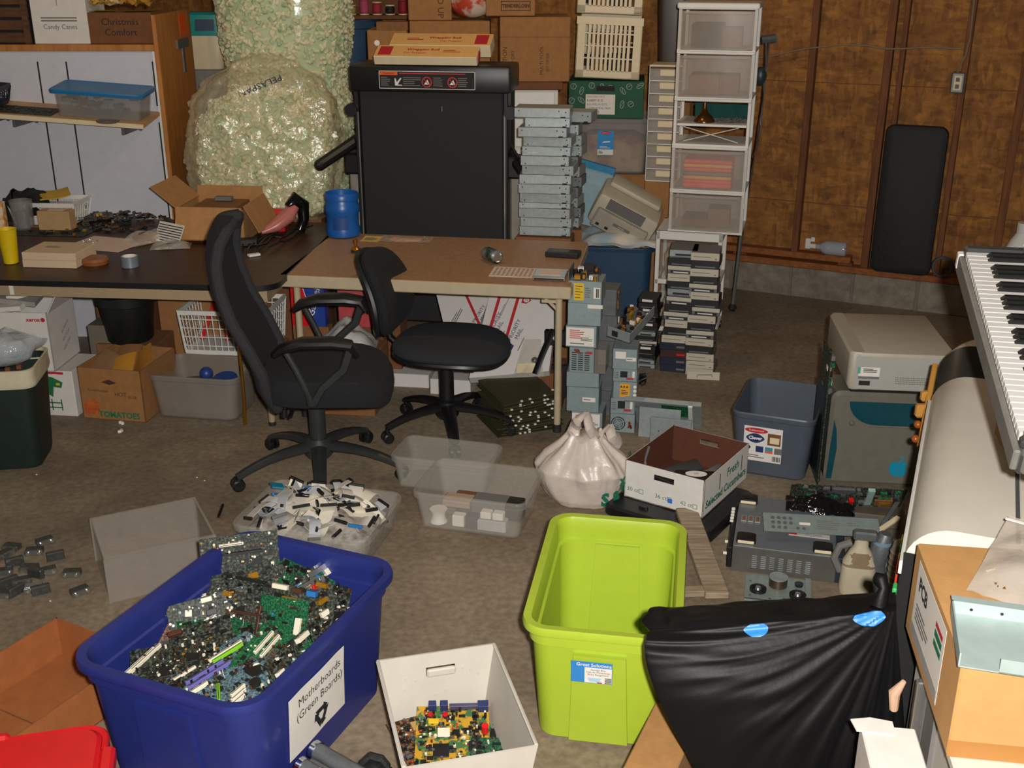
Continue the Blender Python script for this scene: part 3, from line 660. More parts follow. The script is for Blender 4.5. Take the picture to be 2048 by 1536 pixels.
# --- stack at the right: carton, clear tub, green produce box, cream crates
sy = 7.0
bxz = 0.86
t_ = carton('support_box', 'brown cardboard box on the floor behind the tilted printer, under the clear tub', (0.60, sy + 0.06, 0), R(-6), 0.5, 0.4, bxz, K_CARD)
def tub(name, label, loc, rz, w, d, h, m, taper=0.88, r=0.05, lip=0.015, cat='tub', wall=0.004, group=None, rim_m=None, n=6):
    t = thing(name, label, cat, loc, rz, group)
    W, Dp = w * taper, d * taper
    p = MB(); p.rr([(W - 0.02, Dp - 0.02, r, 0), (W, Dp, r, 0.012), (w - 2 * lip, d - 2 * lip, r, h - 0.03), (w - 2 * lip - 2 * wall, d - 2 * lip - 2 * wall, r, h - 0.03), (W - 2 * wall, Dp - 2 * wall, r, 0.016), (W - 0.05, Dp - 0.05, r * 0.8, 0.008)], m, n=n); p.build('body', t)
    p = MB(); p.rr([(w - 2 * lip, d - 2 * lip, r, h - 0.03), (w - 0.004, d - 0.004, r + lip, h - 0.026), (w, d, r + lip, h - 0.006), (w - 0.006, d - 0.006, r + lip, h), (w - 2 * lip, d - 2 * lip, r, h), (w - 2 * lip - 2 * wall, d - 2 * lip - 2 * wall, r, h - 0.03)], rim_m or m, n=n, cap0=False, cap1=False); p.build('rim', t)
    return t
ct = tub('clear_tub', 'large clear plastic tub with blue label under the green produce box', (0.64, sy + 0.2, bxz + 0.001), R(-6), 0.48, 0.4, D(1230, 238, sy).z - bxz, K_SMOKE)
ctt = D(1230, 238, sy).z
p = MB(); X = T(-0.04, -0.1945, 0.2) @ RX(R(94.5)); p.quad(0.098, 0.15, mat('label_blue', '#1f86c4', 0.5, var=0), X); p.box((0, -0.058, 0.0008), (0.098, 0.034, 0.0006), K_WHITE, X); p.prism([(a * 0.032, 0.062 + b * 0.01) for a, b in [(math.cos(2 * PI * i / 20), math.sin(2 * PI * i / 20)) for i in range(20)]], 0.0006, 0.0012, K_RED, X); p.text('Rubbermaid', 0.009, K_WHITE, X @ T(0, 0.062, 0.0012)); p.prism([(-0.022, 0), (0.026, 0.004), (0.03, 0.012), (-0.01, 0.01)], 0.0006, 0.001, K_WHITE, X); p.lines(0.07, 0.014, 2, K_WHITE, X @ T(0, -0.028, 0.0006)); p.lines(0.03, 0.02, 3, K_INK, X @ T(-0.028, -0.058, 0.0011)); p.build('label', ct)
p = MB(); p.rr([(0.4, 0.32, 0.05, 0.02), (0.42, 0.34, 0.05, 0.2), (0.3, 0.24, 0.05, 0.24)], mat('folded_fabric', '#8d3c34', 0.9, col2='#b99a74', scale=7, lo=0.42, hi=0.58)); p.build('folded_fabric', ct)
m_, rz_, w_ = Vector((0.575, sy, ctt + 0.002)), R(-6), 0.46
M_GRNB = mat('green_carton', '#0f4d34', 0.7, var=0.08)
gb = thing('produce_box', 'green cardboard box printed with white vegetables and a white label', 'box', m_, rz_)
gh = 0.225
p = MB(); p.bx(-w_ / 2, w_ / 2, 0, 0.4, 0, gh, M_GRNB, b=0.004); p.build('carton', gb)
p = MB(); rg = random.Random(12)
for k in range(15):
    cx_ = -0.2 + 0.058 * (k % 8) + rg.uniform(-0.012, 0.012); cz_ = (0.185 if k < 8 else 0.09) + rg.uniform(-0.02, 0.02)
    X = face_front(cx_, -0.0005, cz_) @ RZ(rg.uniform(-1, 1)); a_, b_ = (0.011, 0.024) if k % 2 else (0.017, 0.017)
    p.tube([(a_ * math.cos(t2), b_ * math.sin(t2), 0.0004) for t2 in [2 * PI * i / 14 for i in range(15)]], 0.0011, K_WHITE, 4, X)
    p.tube([(-a_ * 0.5, -b_ * 0.5, 0.0004), (0, b_ * 0.2, 0.0004), (a_ * 0.5, b_ * 0.6, 0.0004)], 0.0009, K_WHITE, 4, X)
p.build('vegetable_print', gb)
p = MB(); X = face_front(-0.035, -0.0008, 0.085); p.quad(0.18, 0.12, K_PAPER, X)
for k, (tx, sz, ic) in enumerate((('GROUND NUT', 0.016, K_RED), ('KABIM IS IS', 0.02, K_INK), ('SQUARE ROOTS', 0.017, K_INKG), ('COMPOSTING TRAY', 0.016, K_INK), ('8766603', 0.022, K_INK))): p.text(tx, sz, ic, X @ T(-0.082, 0.046 - 0.023 * k, 0.0008), align='LEFT')
p.build('label', gb)
p = MB(); p.bx(-0.06, 0.05, -0.002, 0.002, gh - 0.06, gh - 0.03, K_INK); p.build('hand_hole', gb)
gt = ctt + 0.002 + gh
def slot_crate(label, loc, rot, w, d, h, nx, rows):
    t = thing('slotted_crate', label, 'crate', loc, 0, 'cream slotted crates', rot)
    M_ = K_CREAM
    def wallp(L, X, nm):
        p = MB(); mg = 0.05
        xs = [mg + (L - 2 * mg) * i / nx for i in range(nx + 1)]
        p.bx(-L / 2, -L / 2 + mg, 0, 0.006, 0, h, M_, X); p.bx(L / 2 - mg, L / 2, 0, 0.006, 0, h, M_, X)
        p.bx(-L / 2, L / 2, 0, 0.006, 0, 0.045, M_, X); p.bx(-L / 2, L / 2, -0.004, 0.008, h - 0.045, h, M_, X)
        gap = (L - 2 * mg) / nx
        for i in range(1, nx): 
            c = -L / 2 + mg + gap * i; p.bx(c - gap * 0.3, c + gap * 0.3, 0, 0.005, 0.04, h - 0.04, M_, X)
        z = 0.045
        tot = h - 0.09
        for f_ in rows[:-1]:
            z += tot * f_; p.bx(-L / 2 + mg, L / 2 - mg, 0.001, 0.005, z - 0.004, z + 0.004, M_, X)
        p.build(nm, t)
    wallp(w, T(0, 0, 0), 'front_wall'); wallp(w, T(0, d, 0) @ RZ(PI), 'back_wall')
    wallp(d, T(-w / 2, d / 2, 0) @ RZ(-PI / 2), 'side_wall'); wallp(d, T(w / 2, d / 2, 0) @ RZ(PI / 2), 'side_wall')
    p = MB(); p.bx(-w / 2, w / 2, 0, d, 0, 0.006, M_); p.build('base', t)
    p = MB(); rg = random.Random(5)
    for k in range(14): p.box((rg.uniform(-w / 2 + 0.06, w / 2 - 0.06), d / 2 + rg.uniform(-0.08, 0.08), 0.02 + rg.uniform(0.02, h * 0.6)), (0.09, 0.1, 0.06), rg.choice((K_CARDB, K_BLACKM, K_CARD)), T(0, 0, 0))
    p.build('contents', t, kind='stuff')
    return t
slot_crate('lower cream plastic crate with rows of slots on the green produce box', (0.575, sy, gt + 0.014), (0, R(2.0), R(-6)), 0.39, 0.36, 0.355, 11, (0.27, 0.27, 0.27, 0.19))
slot_crate('upper cream slotted crate cut off by the top edge', (0.58, sy + 0.01, gt + 0.014 + 0.372), (0, R(2.0), R(-6)), 0.39, 0.36, 0.3, 11, (0.4, 0.4, 0.2))
t_ = thing('dark_clear_bin', 'stack of smoky clear bins right of the cream crates', 'bin', (0.985, sy + 0.06, 0), R(-10))
p = MB(); p.bx(-0.1, 0.05, 0, 0.2, 0, 1.52, K_CARDD); p.build('lower_box', t_)
p = MB(); p.rr([(0.15, 0.2, 0.03, 1.52), (0.2, 0.24, 0.03, 2.1), (0.19, 0.23, 0.03, 2.1), (0.14, 0.19, 0.03, 1.53)], mat('dark_smoky_plastic', '#4a3d34', 0.3, var=0, alpha=0.6), X=T(-0.02, 0.12, 0)); p.build('bin', t_)
t_ = carton('narrow_wall_box', 'tall narrow cardboard box behind the drawer tower with faint lettering', (D(1350, 60, 7.3).x + 0.06, 7.3, 0), WR, 0.12, 0.06, 2.3, K_CARD)
printing(t_, lambda p: p.text('THIS SIDE UP', 0.05, K_INKB, face_front(0.03, -0.0005, 1.95) @ RZ(PI / 2)), 'lettering')
# --- blue tote with quilt and printer
bt = tub('blue_bin', 'tall dark blue plastic bin beside the tan table end', (0.64, 6.72, 0), R(-8), 0.48, 0.44, 0.52, mat('steel_blue_plastic', '#1f3f5c', 0.45, var=0.06, bump=0.05), lip=0.02)
p = MB()
p.sheet(lambda u, v: ((u - 0.5) * 0.5, (v - 0.5) * 0.42, 0.03 + 0.035 * noise.noise(Vector((u * 4, v * 4, 2))) + 0.05 * math.sin(PI * u) * math.sin(PI * v)), 24, 20, mat('pale_quilt', '#a9bcc4', 0.9, col2='#d9cfc0', scale=5, lo=0.42, hi=0.58), 0.03)
single('folded_quilt', p, 'pale blue and white quilt bunched on the blue bin', 'quilt', (0.64, 6.70, 0.525), R(-8))
p = MB(); p.sheet(lambda u, v: (-0.05 + (u - 0.5) * 0.26 + 0.02 * v, 0.06 * v + 0.015 * noise.noise(Vector((u * 5, v * 5, 4))), 0.37 * v), 14, 20, mat('blue_shirt', '#93aab4', 0.85, col2='#76959f', scale=6), 0.012)
p.bx(-0.17, 0.1, 0.04, 0.075, 0.335, 0.375, mat('blue_band', '#2c7fa8', 0.7))
single('blue_cloth', p, 'light blue cloth hanging behind the tilted printer', 'cloth', (0.44, 6.83, 0.59), R(-10), rot=(0, R(14), R(-10)))
pc = D(1247, 400, 6.55)
pr = thing('printer', 'beige desktop printer lying tilted on the quilt', 'printer', (pc.x, 6.78, 0.60), 0, rot=(R(12), R(27), R(-8)))
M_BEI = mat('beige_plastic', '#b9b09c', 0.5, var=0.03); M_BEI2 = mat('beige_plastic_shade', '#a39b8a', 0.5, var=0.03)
p = MB(); p.bx(-0.2, 0.2, -0.16, 0.16, 0.0, 0.2, M_BEI, b=0.025, seg=2); p.build('body', pr)
p = MB(); p.bx(-0.17, 0.17, -0.02, 0.13, 0.2, 0.235, M_BEI, b=0.015, seg=2); p.build('top_cover', pr)
p = MB(); p.bx(-0.17, 0.17, -0.2, -0.155, 0.0, 0.12, M_BEI2, b=0.01); p.build('front_panel', pr)
p = MB(); p.bx(-0.13, 0.11, -0.165, -0.15, 0.125, 0.19, K_INKG); p.prism([(0.08 * math.cos(a) - 0.01, 0.03 * math.sin(a)) for a in [PI * i / 10 for i in range(11)]], -0.012, 0.0, M_BEI2, face_front(0, -0.15, 0.14)); p.build('paper_slot', pr)
p = MB(); X = face_front(0.0, -0.201, 0.065); p.box((0.01, 0.01, 0.001), (0.11, 0.018, 0.001), K_INKG, X); p.text('LaserJet', 0.012, K_WHITE, X @ T(0.01, 0.01, 0.002)); p.build('name_plate', pr)
for bx_ in (-0.13, -0.07):
    p = MB(); p.box((bx_, -0.2, 0.03), (0.022, 0.006, 0.016), K_INK); p.build('button', pr)
# --- white drawer carts
M_DRW = mat('frosted_drawer', '#cfc3b6', 0.3, var=0.05, alpha=0.21)
nt_ = thing('small_drawer_tower', 'narrow tower of nine small clear drawers beside the tall drawer tower', 'drawer tower', (D(1322, 360, 6.8).x, 6.8, bxz), R(-14))
p = MB(); p.bx(-0.25, 0.25, -0.01, 0.2, -bxz, -0.004, K_CARDD)
nh = D(1320, 130, 6.8).z - bxz
bx2 = carton('tower_box', 'orange brown cardboard box under the narrow drawer tower', (D(1322, 360, 6.8).x + 0.02, 6.79, 0), R(-14), 0.24, 0.24, bxz - 0.002, K_CARD)
p = MB()
for sx in (-0.098, 0.094): p.bx(sx, sx + 0.004, 0, 0.22, 0, nh, K_WHITE)
p.bx(-0.1, 0.1, 0, 0.22, nh - 0.012, nh, K_CREAM, b=0.003); p.bx(-0.098, 0.098, 0.21, 0.22, 0, nh, K_CARDD)
for k in range(9): p.bx(-0.098, 0.098, 0, 0.2, k * (nh - 0.02) / 9, k * (nh - 0.02) / 9 + 0.006, K_WHITE)
p.build('frame', nt_)
for k in range(9):
    z_ = k * (nh - 0.02) / 9 + 0.008; dh = (nh - 0.02) / 9 - 0.01
    p = MB(); p.bx(-0.092, 0.092, -0.006, 0.0, z_, z_ + dh, M_DRW); p.bx(-0.09, 0.09, 0.002, 0.18, z_, z_ + dh * 0.8, M_DRW); d_ = p.build('drawer', nt_)
    p = MB(); p.bx(-0.035, 0.055, -0.016, -0.006, z_ + dh * 0.35, z_ + dh * 0.95, K_CREAM, b=0.004); p.build('handle', d_)
# tall tower on the lower cart
cfr = Vector((1.20, 6.24, 0)); ca = R(-15); cw = 0.38; cd = 0.36
cmid = cfr - Vector((math.cos(ca), math.sin(ca), 0)) * (cw / 2)
lc = thing('rolling_cart', 'low white rolling cart frame under the tall drawer tower', 'cart', cmid, ca)
zc = 0.665
p = MB()
for sx in (-cw / 2, cw / 2 - 0.024):
    for y_ in (0, cd - 0.024): p.bx(sx, sx + 0.024, y_, y_ + 0.024, 0.05, zc, K_WHITE, b=0.003)
for z_ in (0.06, 0.35, zc - 0.05): 
    p.bx(-cw / 2, cw / 2, 0.0, 0.018, z_, z_ + 0.028 if z_ < 0.5 else zc, K_WHITE, b=0.003)
    for sx in (-cw / 2, cw / 2 - 0.018): p.bx(sx, sx + 0.018, 0.0, cd, z_, z_ + 0.022, K_WHITE)
p.build('frame', lc)
p = MB(); p.bx(-cw / 2, cw / 2, 0, cd, zc - 0.006, zc, K_WHITE, b=0.002); p.build('top', lc)
for sx in (-cw / 2 + 0.012, cw / 2 - 0.012):
    for y_ in (0.012, cd - 0.012): p = MB(); p.cyl((sx - 0.012, y_, 0.026), (sx + 0.012, y_, 0.026), 0.026, K_BLACK); p.bx(sx - 0.01, sx + 0.01, y_ - 0.01, y_ + 0.01, 0.026, 0.055, K_BLACK); p.build('caster', lc)
for z_, nm in ((0.375, 'upper'), (0.085, 'lower')):
    p = MB(); p.bx(-cw / 2 + 0.028, cw / 2 - 0.028, 0.014, cd - 0.02, z_, z_ + 0.22, M_DRW); d_ = p.build('drawer', lc)
    p = MB(); p.rr([(0.28, 0.26, 0.05, z_ + 0.01), (0.3, 0.28, 0.06, z_ + 0.13), (0.2, 0.2, 0.05, z_ + 0.18)], mat('yellowish_contents', '#b9a274', 0.8, col2='#8a7a66', scale=10), X=T(0, cd / 2, 0)); p.build('contents', d_, kind='stuff')
tw = thing('drawer_tower', 'tall white tower of frosted drawers with one drawer missing', 'drawer tower', cmid + Vector((0.085, -0.005, zc + 0.001)), ca)
tw_h = D(1440, 6, 6.3).z - zc; TW = 0.42
lev = [(0, 0.225), (0.235, 0.475), (0.49, 0.735), (0.745, 0.985), (0.995, tw_h - 0.03)]
p = MB()
for sx in (-TW / 2, TW / 2 - 0.018):
    for y_ in (0.005, cd - 0.02): p.bx(sx, sx + 0.018, y_, y_ + 0.018, 0, tw_h, K_WHITE, b=0.003)
for k, (a, b2) in enumerate(lev):
    p.bx(-TW / 2, TW / 2, 0, cd, a - 0.004, a + 0.008, K_WHITE)
    p.bx(-TW / 2, TW / 2, -0.012, 0.02, b2 - 0.004, b2 + 0.012, K_WHITE, b=0.004)
p.bx(-TW / 2 - 0.008, TW / 2 + 0.008, -0.014, cd, tw_h - 0.03, tw_h, K_WHITE, b=0.006)
p.build('frame', tw)
for k, (a, b2) in enumerate(lev):
    if k == 2: continue
    p = MB()
    p.grid(lambda u, v, a=a, b2=b2: ((u - 0.5) * (TW - 0.006), -0.014 - 0.018 * math.sin(PI * u), a + 0.012 + v * (b2 - a - 0.022)), 12, 2, M_DRW)
    p.grid(lambda u, v, a=a, b2=b2: ((u - 0.5) * (TW - 0.006), -0.008 - 0.018 * math.sin(PI * u), a + 0.012 + v * (b2 - a - 0.022)), 12, 2, M_DRW)
    p.bx(-TW / 2 + 0.02, TW / 2 - 0.02, 0.0, cd - 0.02, a + 0.012, a + 0.016, M_DRW)
    for sx in (-TW / 2 + 0.02, TW / 2 - 0.024): p.bx(sx, sx + 0.004, 0, cd - 0.02, a + 0.012, b2 - 0.03, M_DRW)
    p.bx(-TW / 2 + 0.02, TW / 2 - 0.02, cd - 0.024, cd - 0.02, a + 0.012, b2 - 0.03, M_DRW)
    d_ = p.build('drawer', tw)
    p = MB(); p.bx(-TW / 2 + 0.03, TW / 2 - 0.03, -0.03, -0.01, b2 - 0.026, b2 - 0.012, M_DRW, b=0.004); p.build('handle', d_)
    if k == 1:
        p = MB()
        for j in range(5): p.bx(-0.14, 0.13, -0.004, 0.2, a + 0.045 + j * 0.022, a + 0.064 + j * 0.022, (mat('coral_towel', '#e8442e', 0.9), mat('orange_towel', '#e59a2a', 0.9), mat('grey_towel', '#7b6a60', 0.9))[(0, 1, 2, 0, 1)[j]], b=0.006)
        p.bx(-0.14, 0.13, -0.004, 0.2, a + 0.02, a + 0.044, MATS['coral_towel'], b=0.006)
        p.bx(-0.14, 0.13, -0.004, 0.2, a + 0.155, a + 0.175, MATS['coral_towel'], b=0.006)
        p.build('striped_towel', d_)
    else:
        p = MB(); p.bx(-0.14, 0.02, 0.06, 0.28, a + 0.018, a + 0.06 + 0.02 * k, (K_CARDB, K_INKG, K_BLACKM, K_CARDD, K_BLACKM)[k]); p.box((0.07, 0.16, a + 0.07), (0.12, 0.16, 0.1), (K_CARDD, K_CARDB, K_BLACKM, K_CARDB, K_CARDB)[k], RZ(0.02)); p.build('contents', d_, kind='stuff')
a3 = lev[2][0]
p = MB(); p.tube([(-0.15, 0.02, a3 + 0.02), (0.15, 0.03, a3 + 0.1)], 0.0025, K_WHITE, 5); p.tube([(-0.16, 0.03, a3 + 0.1), (0.15, 0.02, a3 + 0.02)], 0.0025, K_WHITE, 5); p.bx(-TW / 2 + 0.02, TW / 2 - 0.02, 0.01, cd - 0.03, a3 + 0.105, a3 + 0.118, K_WHITE); p.build('wire_cross', tw)
zz = tw.location.z + a3 + 0.119
q = tw.location
def tpt(x, y): return (q.x + x * math.cos(ca) - y * math.sin(ca), q.y + x * math.sin(ca) + y * math.cos(ca), zz)
p = MB(); p.lathe([(0.001, 0), (0.06, 0), (0.06, 0.006), (0.045, 0.03), (0.022, 0.05), (0.012, 0.075), (0.012, 0.1), (0.006, 0.118)], mat('dark_brass', '#6f4a22', 0.25, 0.8), 22)
single('brass_bell', p, 'dark brass hand bell standing in the open tier of the tower', 'bell', tpt(-0.05, 0.1))
p = MB(); rg = random.Random(21)
for k in range(26): p.tube([(0.015 * rg.uniform(-1, 1) + 0.006 * k - 0.08, rg.uniform(-0.03, 0.03), 0.004 + 0.01 * rg.random() * i) for i in range(4)], 0.003, K_INKG, 4)
single('wire_scraps', p, 'loose pile of grey wire scraps beside the brass bell', 'wire', tpt(0.1, 0.1), kind='stuff')
p = MB(); p.sheet(lambda u, v: ((u - 0.5) * 0.3, 0.01 * math.sin(12 * u), v * 0.08), 16, 4, mat('teal_cloth', '#124a44', 0.9), 0.01)
single('dark_teal_cloth', p, 'dark teal cloth at the back of the open tower tier', 'cloth', tpt(0.03, 0.27), ca)
# folding metal stand behind the tower
fs = thing('folding_stand', 'folded chrome stand with dark clamps leaning behind the drawer tower', 'stand', (0, 0, 0))
def fpt(px, py, y=6.85): return D(px, py, y)
p = MB(); p.tube([fpt(1532, 85), fpt(1530, 150), fpt(1520, 260), fpt(1512, 300), fpt(1504, 315), fpt(1502, 300)], 0.008, K_CHROME, 8); p.build('outer_tube', fs)
p = MB(); p.tube([fpt(1538, 85, 6.9), fpt(1526, 200, 6.9), fpt(1490, 430, 6.9), fpt(1480, 500, 6.9)], 0.008, K_CHROME, 8); p.build('inner_tube', fs)
p = MB(); p.tube([fpt(1523, 80, 6.87), fpt(1552, 76, 6.87)], 0.024, K_STEELD, 8); p.build('top_bar', fs)
p = MB(); p.ball(fpt(1522, 152, 6.86), (0.035, 0.03, 0.06), mat('dark_green_metal', '#22352f', 0.4), n=10); p.build('clamp', fs)
p = MB(); a_ = fpt(1482, 470, 6.9); p.tube([a_, (a_.x - 0.02, a_.y, 0.03)], 0.012, K_STEELD, 8); p.ball((a_.x - 0.02, a_.y, 0.03), 0.028, K_RUBBER, n=8); p.build('foot', fs)
# ================================================================ TABLES AND WHAT IS ON THEM
TH = 0.74
M_WALNUT = mat('dark_woodgrain_top', '#4a2e1b', 0.45, col2='#36200f', scale=5, stretch=(1, 8, 8))
M_TAN = mat('brown_laminate', '#a88260', 0.5, col2='#997350', scale=60)
M_TANM = mat('tan_painted_metal', '#a08a6c', 0.5, var=0.05)
M_TRIM = mat('cream_table_edge', '#b0a083', 0.55, var=0.04)
a_, b_ = G(0, 552, TH), G(548, 573, TH)
rz_d = R(-5)
dt = thing('dark_table', 'dark woodgrain folding table with tan metal apron at the left', 'table', (b_.x, b_.y, 0), rz_d)
poly = [(-2.2, 0), (-0.1, 0)] + [(-0.1 + 0.1 * math.sin(a), 0.1 - 0.1 * math.cos(a)) for a in [PI / 2 * i / 6 for i in range(1, 7)]] + [(0, 1.3), (-2.2, 1.3)]
p = MB(); p.prism(poly, TH - 0.022, TH, M_WALNUT); p.build('tabletop', dt)
p = MB(); p.prism([(x * 1.0, y) for x, y in [(-2.2, -0.006), (-0.1, -0.006)] + [(-0.1 + 0.106 * math.sin(a), 0.1 - 0.106 * math.cos(a)) for a in [PI / 2 * i / 6 for i in range(1, 7)]] + [(0.006, 1.3), (0, 1.3), (0, 0.1)] + [(-0.1 + 0.1 * math.sin(a), 0.1 - 0.1 * math.cos(a)) for a in [PI / 2 * i / 6 for i in range(5, -1, -1)]] + [(-2.2, 0)]], TH - 0.026, TH + 0.001, K_BLACK); p.build('edge_trim', dt)
p = MB(); p.bx(-2.2, -0.06, 0.03, 0.045, TH - 0.085, TH - 0.026, M_TANM); p.bx(-0.06, -0.045, 0.03, 1.26, TH - 0.085, TH - 0.026, M_TANM); p.build('apron', dt)
for x_, y_ in ((-0.10, 0.12), (-0.10, 1.2), (-2.1, 0.12), (-2.1, 1.2)):
    p = MB(); p.cyl((x_, y_, 0.012), (x_, y_, TH - 0.03), 0.016, M_TANM, 12); p.cyl((x_, y_, 0), (x_, y_, 0.02), 0.018, K_RUBBER, 12); p.build('leg', dt)
p = MB(); p.tube([(-0.1, 0.12, 0.42), (-0.14, 0.12, 0.56), (-0.22, 0.12, 0.66), (-0.3, 0.1, TH - 0.04)], 0.009, M_TANM, 8); p.build('leg_brace', dt)
p = MB(); p.box((-1.75, 0.029, TH - 0.055), (0.03, 0.002, 0.05), K_PAPER); p.box((-1.27, 0.029, TH - 0.055), (0.02, 0.002, 0.05), K_PAPER); p.build('tape_mark', dt)
p = MB(); p.tube([G(489, 805, 0.13), G(490, 850, 0.0)], [0.008, 0.01], K_BRASS, 8)
p.tube([G(489, 805, 0.13), G(489, 805, 0.13) + Vector((0, 0, 0.35))], 0.008, K_BRASS, 8)
single('brass_rod', p, 'thin brass rod standing on the floor beside the clear grey tub', 'rod')
# tan table
fl, fr_, br_, bl_ = G(560, 549, TH), G(1140, 574, TH), G(1165, 491, TH), G(650, 461, TH)
rz_t = math.atan2(fr_.y - fl.y, fr_.x - fl.x)
tt = thing('tan_table', 'tan folding table with cream edge in the middle of the room', 'table', (fr_.x, fr_.y, 0), rz_t)
tw_, td_ = (fr_ - fl).length, 0.86
def tp(x, y, z=TH + 0.0005):        # a point on the tan table: x from the right front corner, y back
    c, s = math.cos(rz_t), math.sin(rz_t); return (fr_.x + x * c - y * s, fr_.y + x * s + y * c, z)
p = MB(); p.bx(-tw_, 0, 0, td_, TH - 0.014, TH, M_TAN); p.build('tabletop', tt)
p = MB(); p.bx(-tw_, 0.006, -0.006, 0.016, TH - 0.06, TH - 0.003, M_TRIM, b=0.005); p.bx(-0.016, 0.006, 0, td_, TH - 0.06, TH - 0.003, M_TRIM, b=0.005); p.bx(-tw_, -tw_ + 0.016, 0, td_, TH - 0.06, TH - 0.003, M_TRIM); p.bx(-tw_, 0, td_ - 0.016, td_, TH - 0.06, TH - 0.003, M_TRIM); p.build('edge_trim', tt)
for x_, y_ in ((-0.055, 0.05), (-tw_ + 0.06, 0.05), (-0.055, td_ - 0.08), (-tw_ + 0.06, td_ - 0.08)):
    p = MB(); p.cyl((x_, y_, 0.03), (x_, y_, TH - 0.04), 0.0165, M_TRIM, 12); l_ = p.build('leg', tt)
    p = MB(); p.cyl((x_, y_, 0), (x_, y_, 0.04), 0.021, K_RUBBER, 12); p.build('foot_cap', l_)
p = MB(); p.box((-0.1, 0.05, TH - 0.085), (0.07, 0.02, 0.014), M_TRIM, None); p.tube([(-0.06, 0.05, TH - 0.13), (-0.13, 0.05, TH - 0.06)], 0.008, M_TRIM, 6); p.build('leg_brace', tt)
def G_t(px, py): return G(px, py, TH + 0.0008)
# --- on the tan table
q = G_t(683, 478)
t_ = thing('blue_jar', 'translucent bright blue plastic jar at the back of the tan table', 'jar', (q.x, q.y + 0.08, q.z))
M_JAR = mat('blue_jar_plastic', '#1c5ba6', 0.35, var=0.06, alpha=0.93)
p = MB(); p.lathe([(0.075, 0), (0.09, 0.008), (0.093, 0.04), (0.086, 0.06), (0.086, 0.12), (0.093, 0.135), (0.094, 0.165), (0.086, 0.18), (0.084, 0.2)], M_JAR, 30); p.build('body', t_)
p = MB(); p.lathe([(0.084, 0.198), (0.091, 0.2), (0.091, 0.225), (0.085, 0.235), (0.08, 0.23), (0.078, 0.2)], M_JAR, 30, cap0=False); p.build('rim', t_)
p = MB(); p.sheet(lambda u, v: (0.0945 * math.sin(0.9 * (u - 0.5)), -0.0945 * math.cos(0.9 * (u - 0.5)), 0.05 + 0.065 * v), 8, 1, mat('dark_blue_label', '#163f7c', 0.5, var=0), 0.001); p.build('label', t_)
p = MB(); p.sheet(lambda u, v: (0.1 * (u - 0.5), 0.1 * (v - 0.5), 0.006 * v * v + 0.001), 4, 4, mat('yellow_note', '#d3b25a', 0.8, var=0.05), 0.0006); p.lines(0.07, 0.06, 4, K_INKG, T(0, 0, 0.004))
q = G_t(743, 479); single('sticky_note', p, 'square yellow sticky note beside the blue jar', 'note', q, -0.2)
q = G_t(812, 480)
t_ = thing('bagged_bread', 'clear plastic bag with a flat tan item near the table back', 'bag', (q.x, q.y, q.z), -0.15)
p = MB(); p.sheet(lambda u, v: (0.28 * (u - 0.5), 0.13 * (v - 0.5), 0.004 + 0.01 * abs(noise.noise(Vector((u * 5, v * 5, 3)))) + 0.01 * math.sin(PI * u) * math.sin(PI * v)), 16, 10, K_FILM, 0.0008); p.build('bag', t_)
p = MB(); p.rr([(0.17, 0.08, 0.03, 0.001), (0.18, 0.09, 0.035, 0.006), (0.16, 0.07, 0.03, 0.01)], mat('tan_cake', '#c68a55', 0.8)); p.build('contents', t_)
q = G_t(712, 506)
t_ = thing('brass_fitting', 'small brass bottle shaped fitting on the tan table behind the chair back', 'fitting', q)
p = MB(); p.lathe([(0.024, 0), (0.024, 0.022), (0.014, 0.032), (0.008, 0.036), (0.008, 0.05), (0.012, 0.052), (0.012, 0.07), (0.004, 0.074)], K_BRASS, 18); p.build('body', t_)
p = MB(); p.lathe([(0.0245, 0.006), (0.0248, 0.006), (0.0248, 0.018), (0.0245, 0.018)], K_INK, 18, cap0=False, cap1=False); p.build('label', t_)
q = G_t(983, 526)
ca_ = thing('drink_can', 'green soda can lying on its side on the tan table', 'can', (q.x, q.y + 0.03, q.z + 0.033), 0, rot=(0, 0, R(-148)))
p = MB(); p.lathe([(0.024, -0.06), (0.033, -0.052), (0.033, 0.042), (0.027, 0.056)], mat('can_green', '#2c5a3e', 0.25, 0.7, col2='#a8adad', scale=14, lo=0.45, hi=0.55), 24, RX(PI / 2), cap0=False, cap1=False); p.build('body', ca_)
p = MB(); p.lathe([(0.027, 0.056), (0.0275, 0.06), (0.025, 0.06), (0.023, 0.054), (0.001, 0.054)], K_SILVER, 24, RX(PI / 2), cap0=False); p.lathe([(0.001, -0.055), (0.02, -0.055), (0.024, -0.06)], K_SILVER, 24, RX(PI / 2), cap1=False); p.build('end_cap', ca_)
q = G_t(1126, 513)
t_ = thing('black_box', 'flat black plastic box on the right of the tan table', 'box', q, R(-15))
p = MB(); p.bx(-0.085, 0.085, -0.035, 0.045, 0, 0.028, K_BLACK, b=0.004); p.build('body', t_)
p = MB(); p.bx(-0.05, 0.03, -0.01, 0.02, 0.028, 0.029, K_INKG); p.build('label', t_)
p = MB(); p.bx(-0.18, 0.18, -0.085, 0.085, 0, 0.002, K_PINKP); rg = random.Random(31)
for k in range(16): p.lines(0.012, 0.14, 9, K_INKG, T(-0.16 + 0.0213 * k, 0, 0.002), seed=k)
q = G_t(1058, 546); single('printed_sheets', p, 'pinkish printed paper sheet at the front edge of the tan table', 'paper', (q.x, q.y, q.z), rz_t)
q = G_t(1102, 563)
t_ = thing('slim_drive', 'slim silver drive lying on the paper at the table corner', 'drive', (q.x, q.y + 0.07, q.z + 0.0025), rz_t)
p = MB(); p.bx(-0.075, 0.075, -0.065, 0.065, 0, 0.02, K_SILVER, b=0.002); p.build('body', t_)
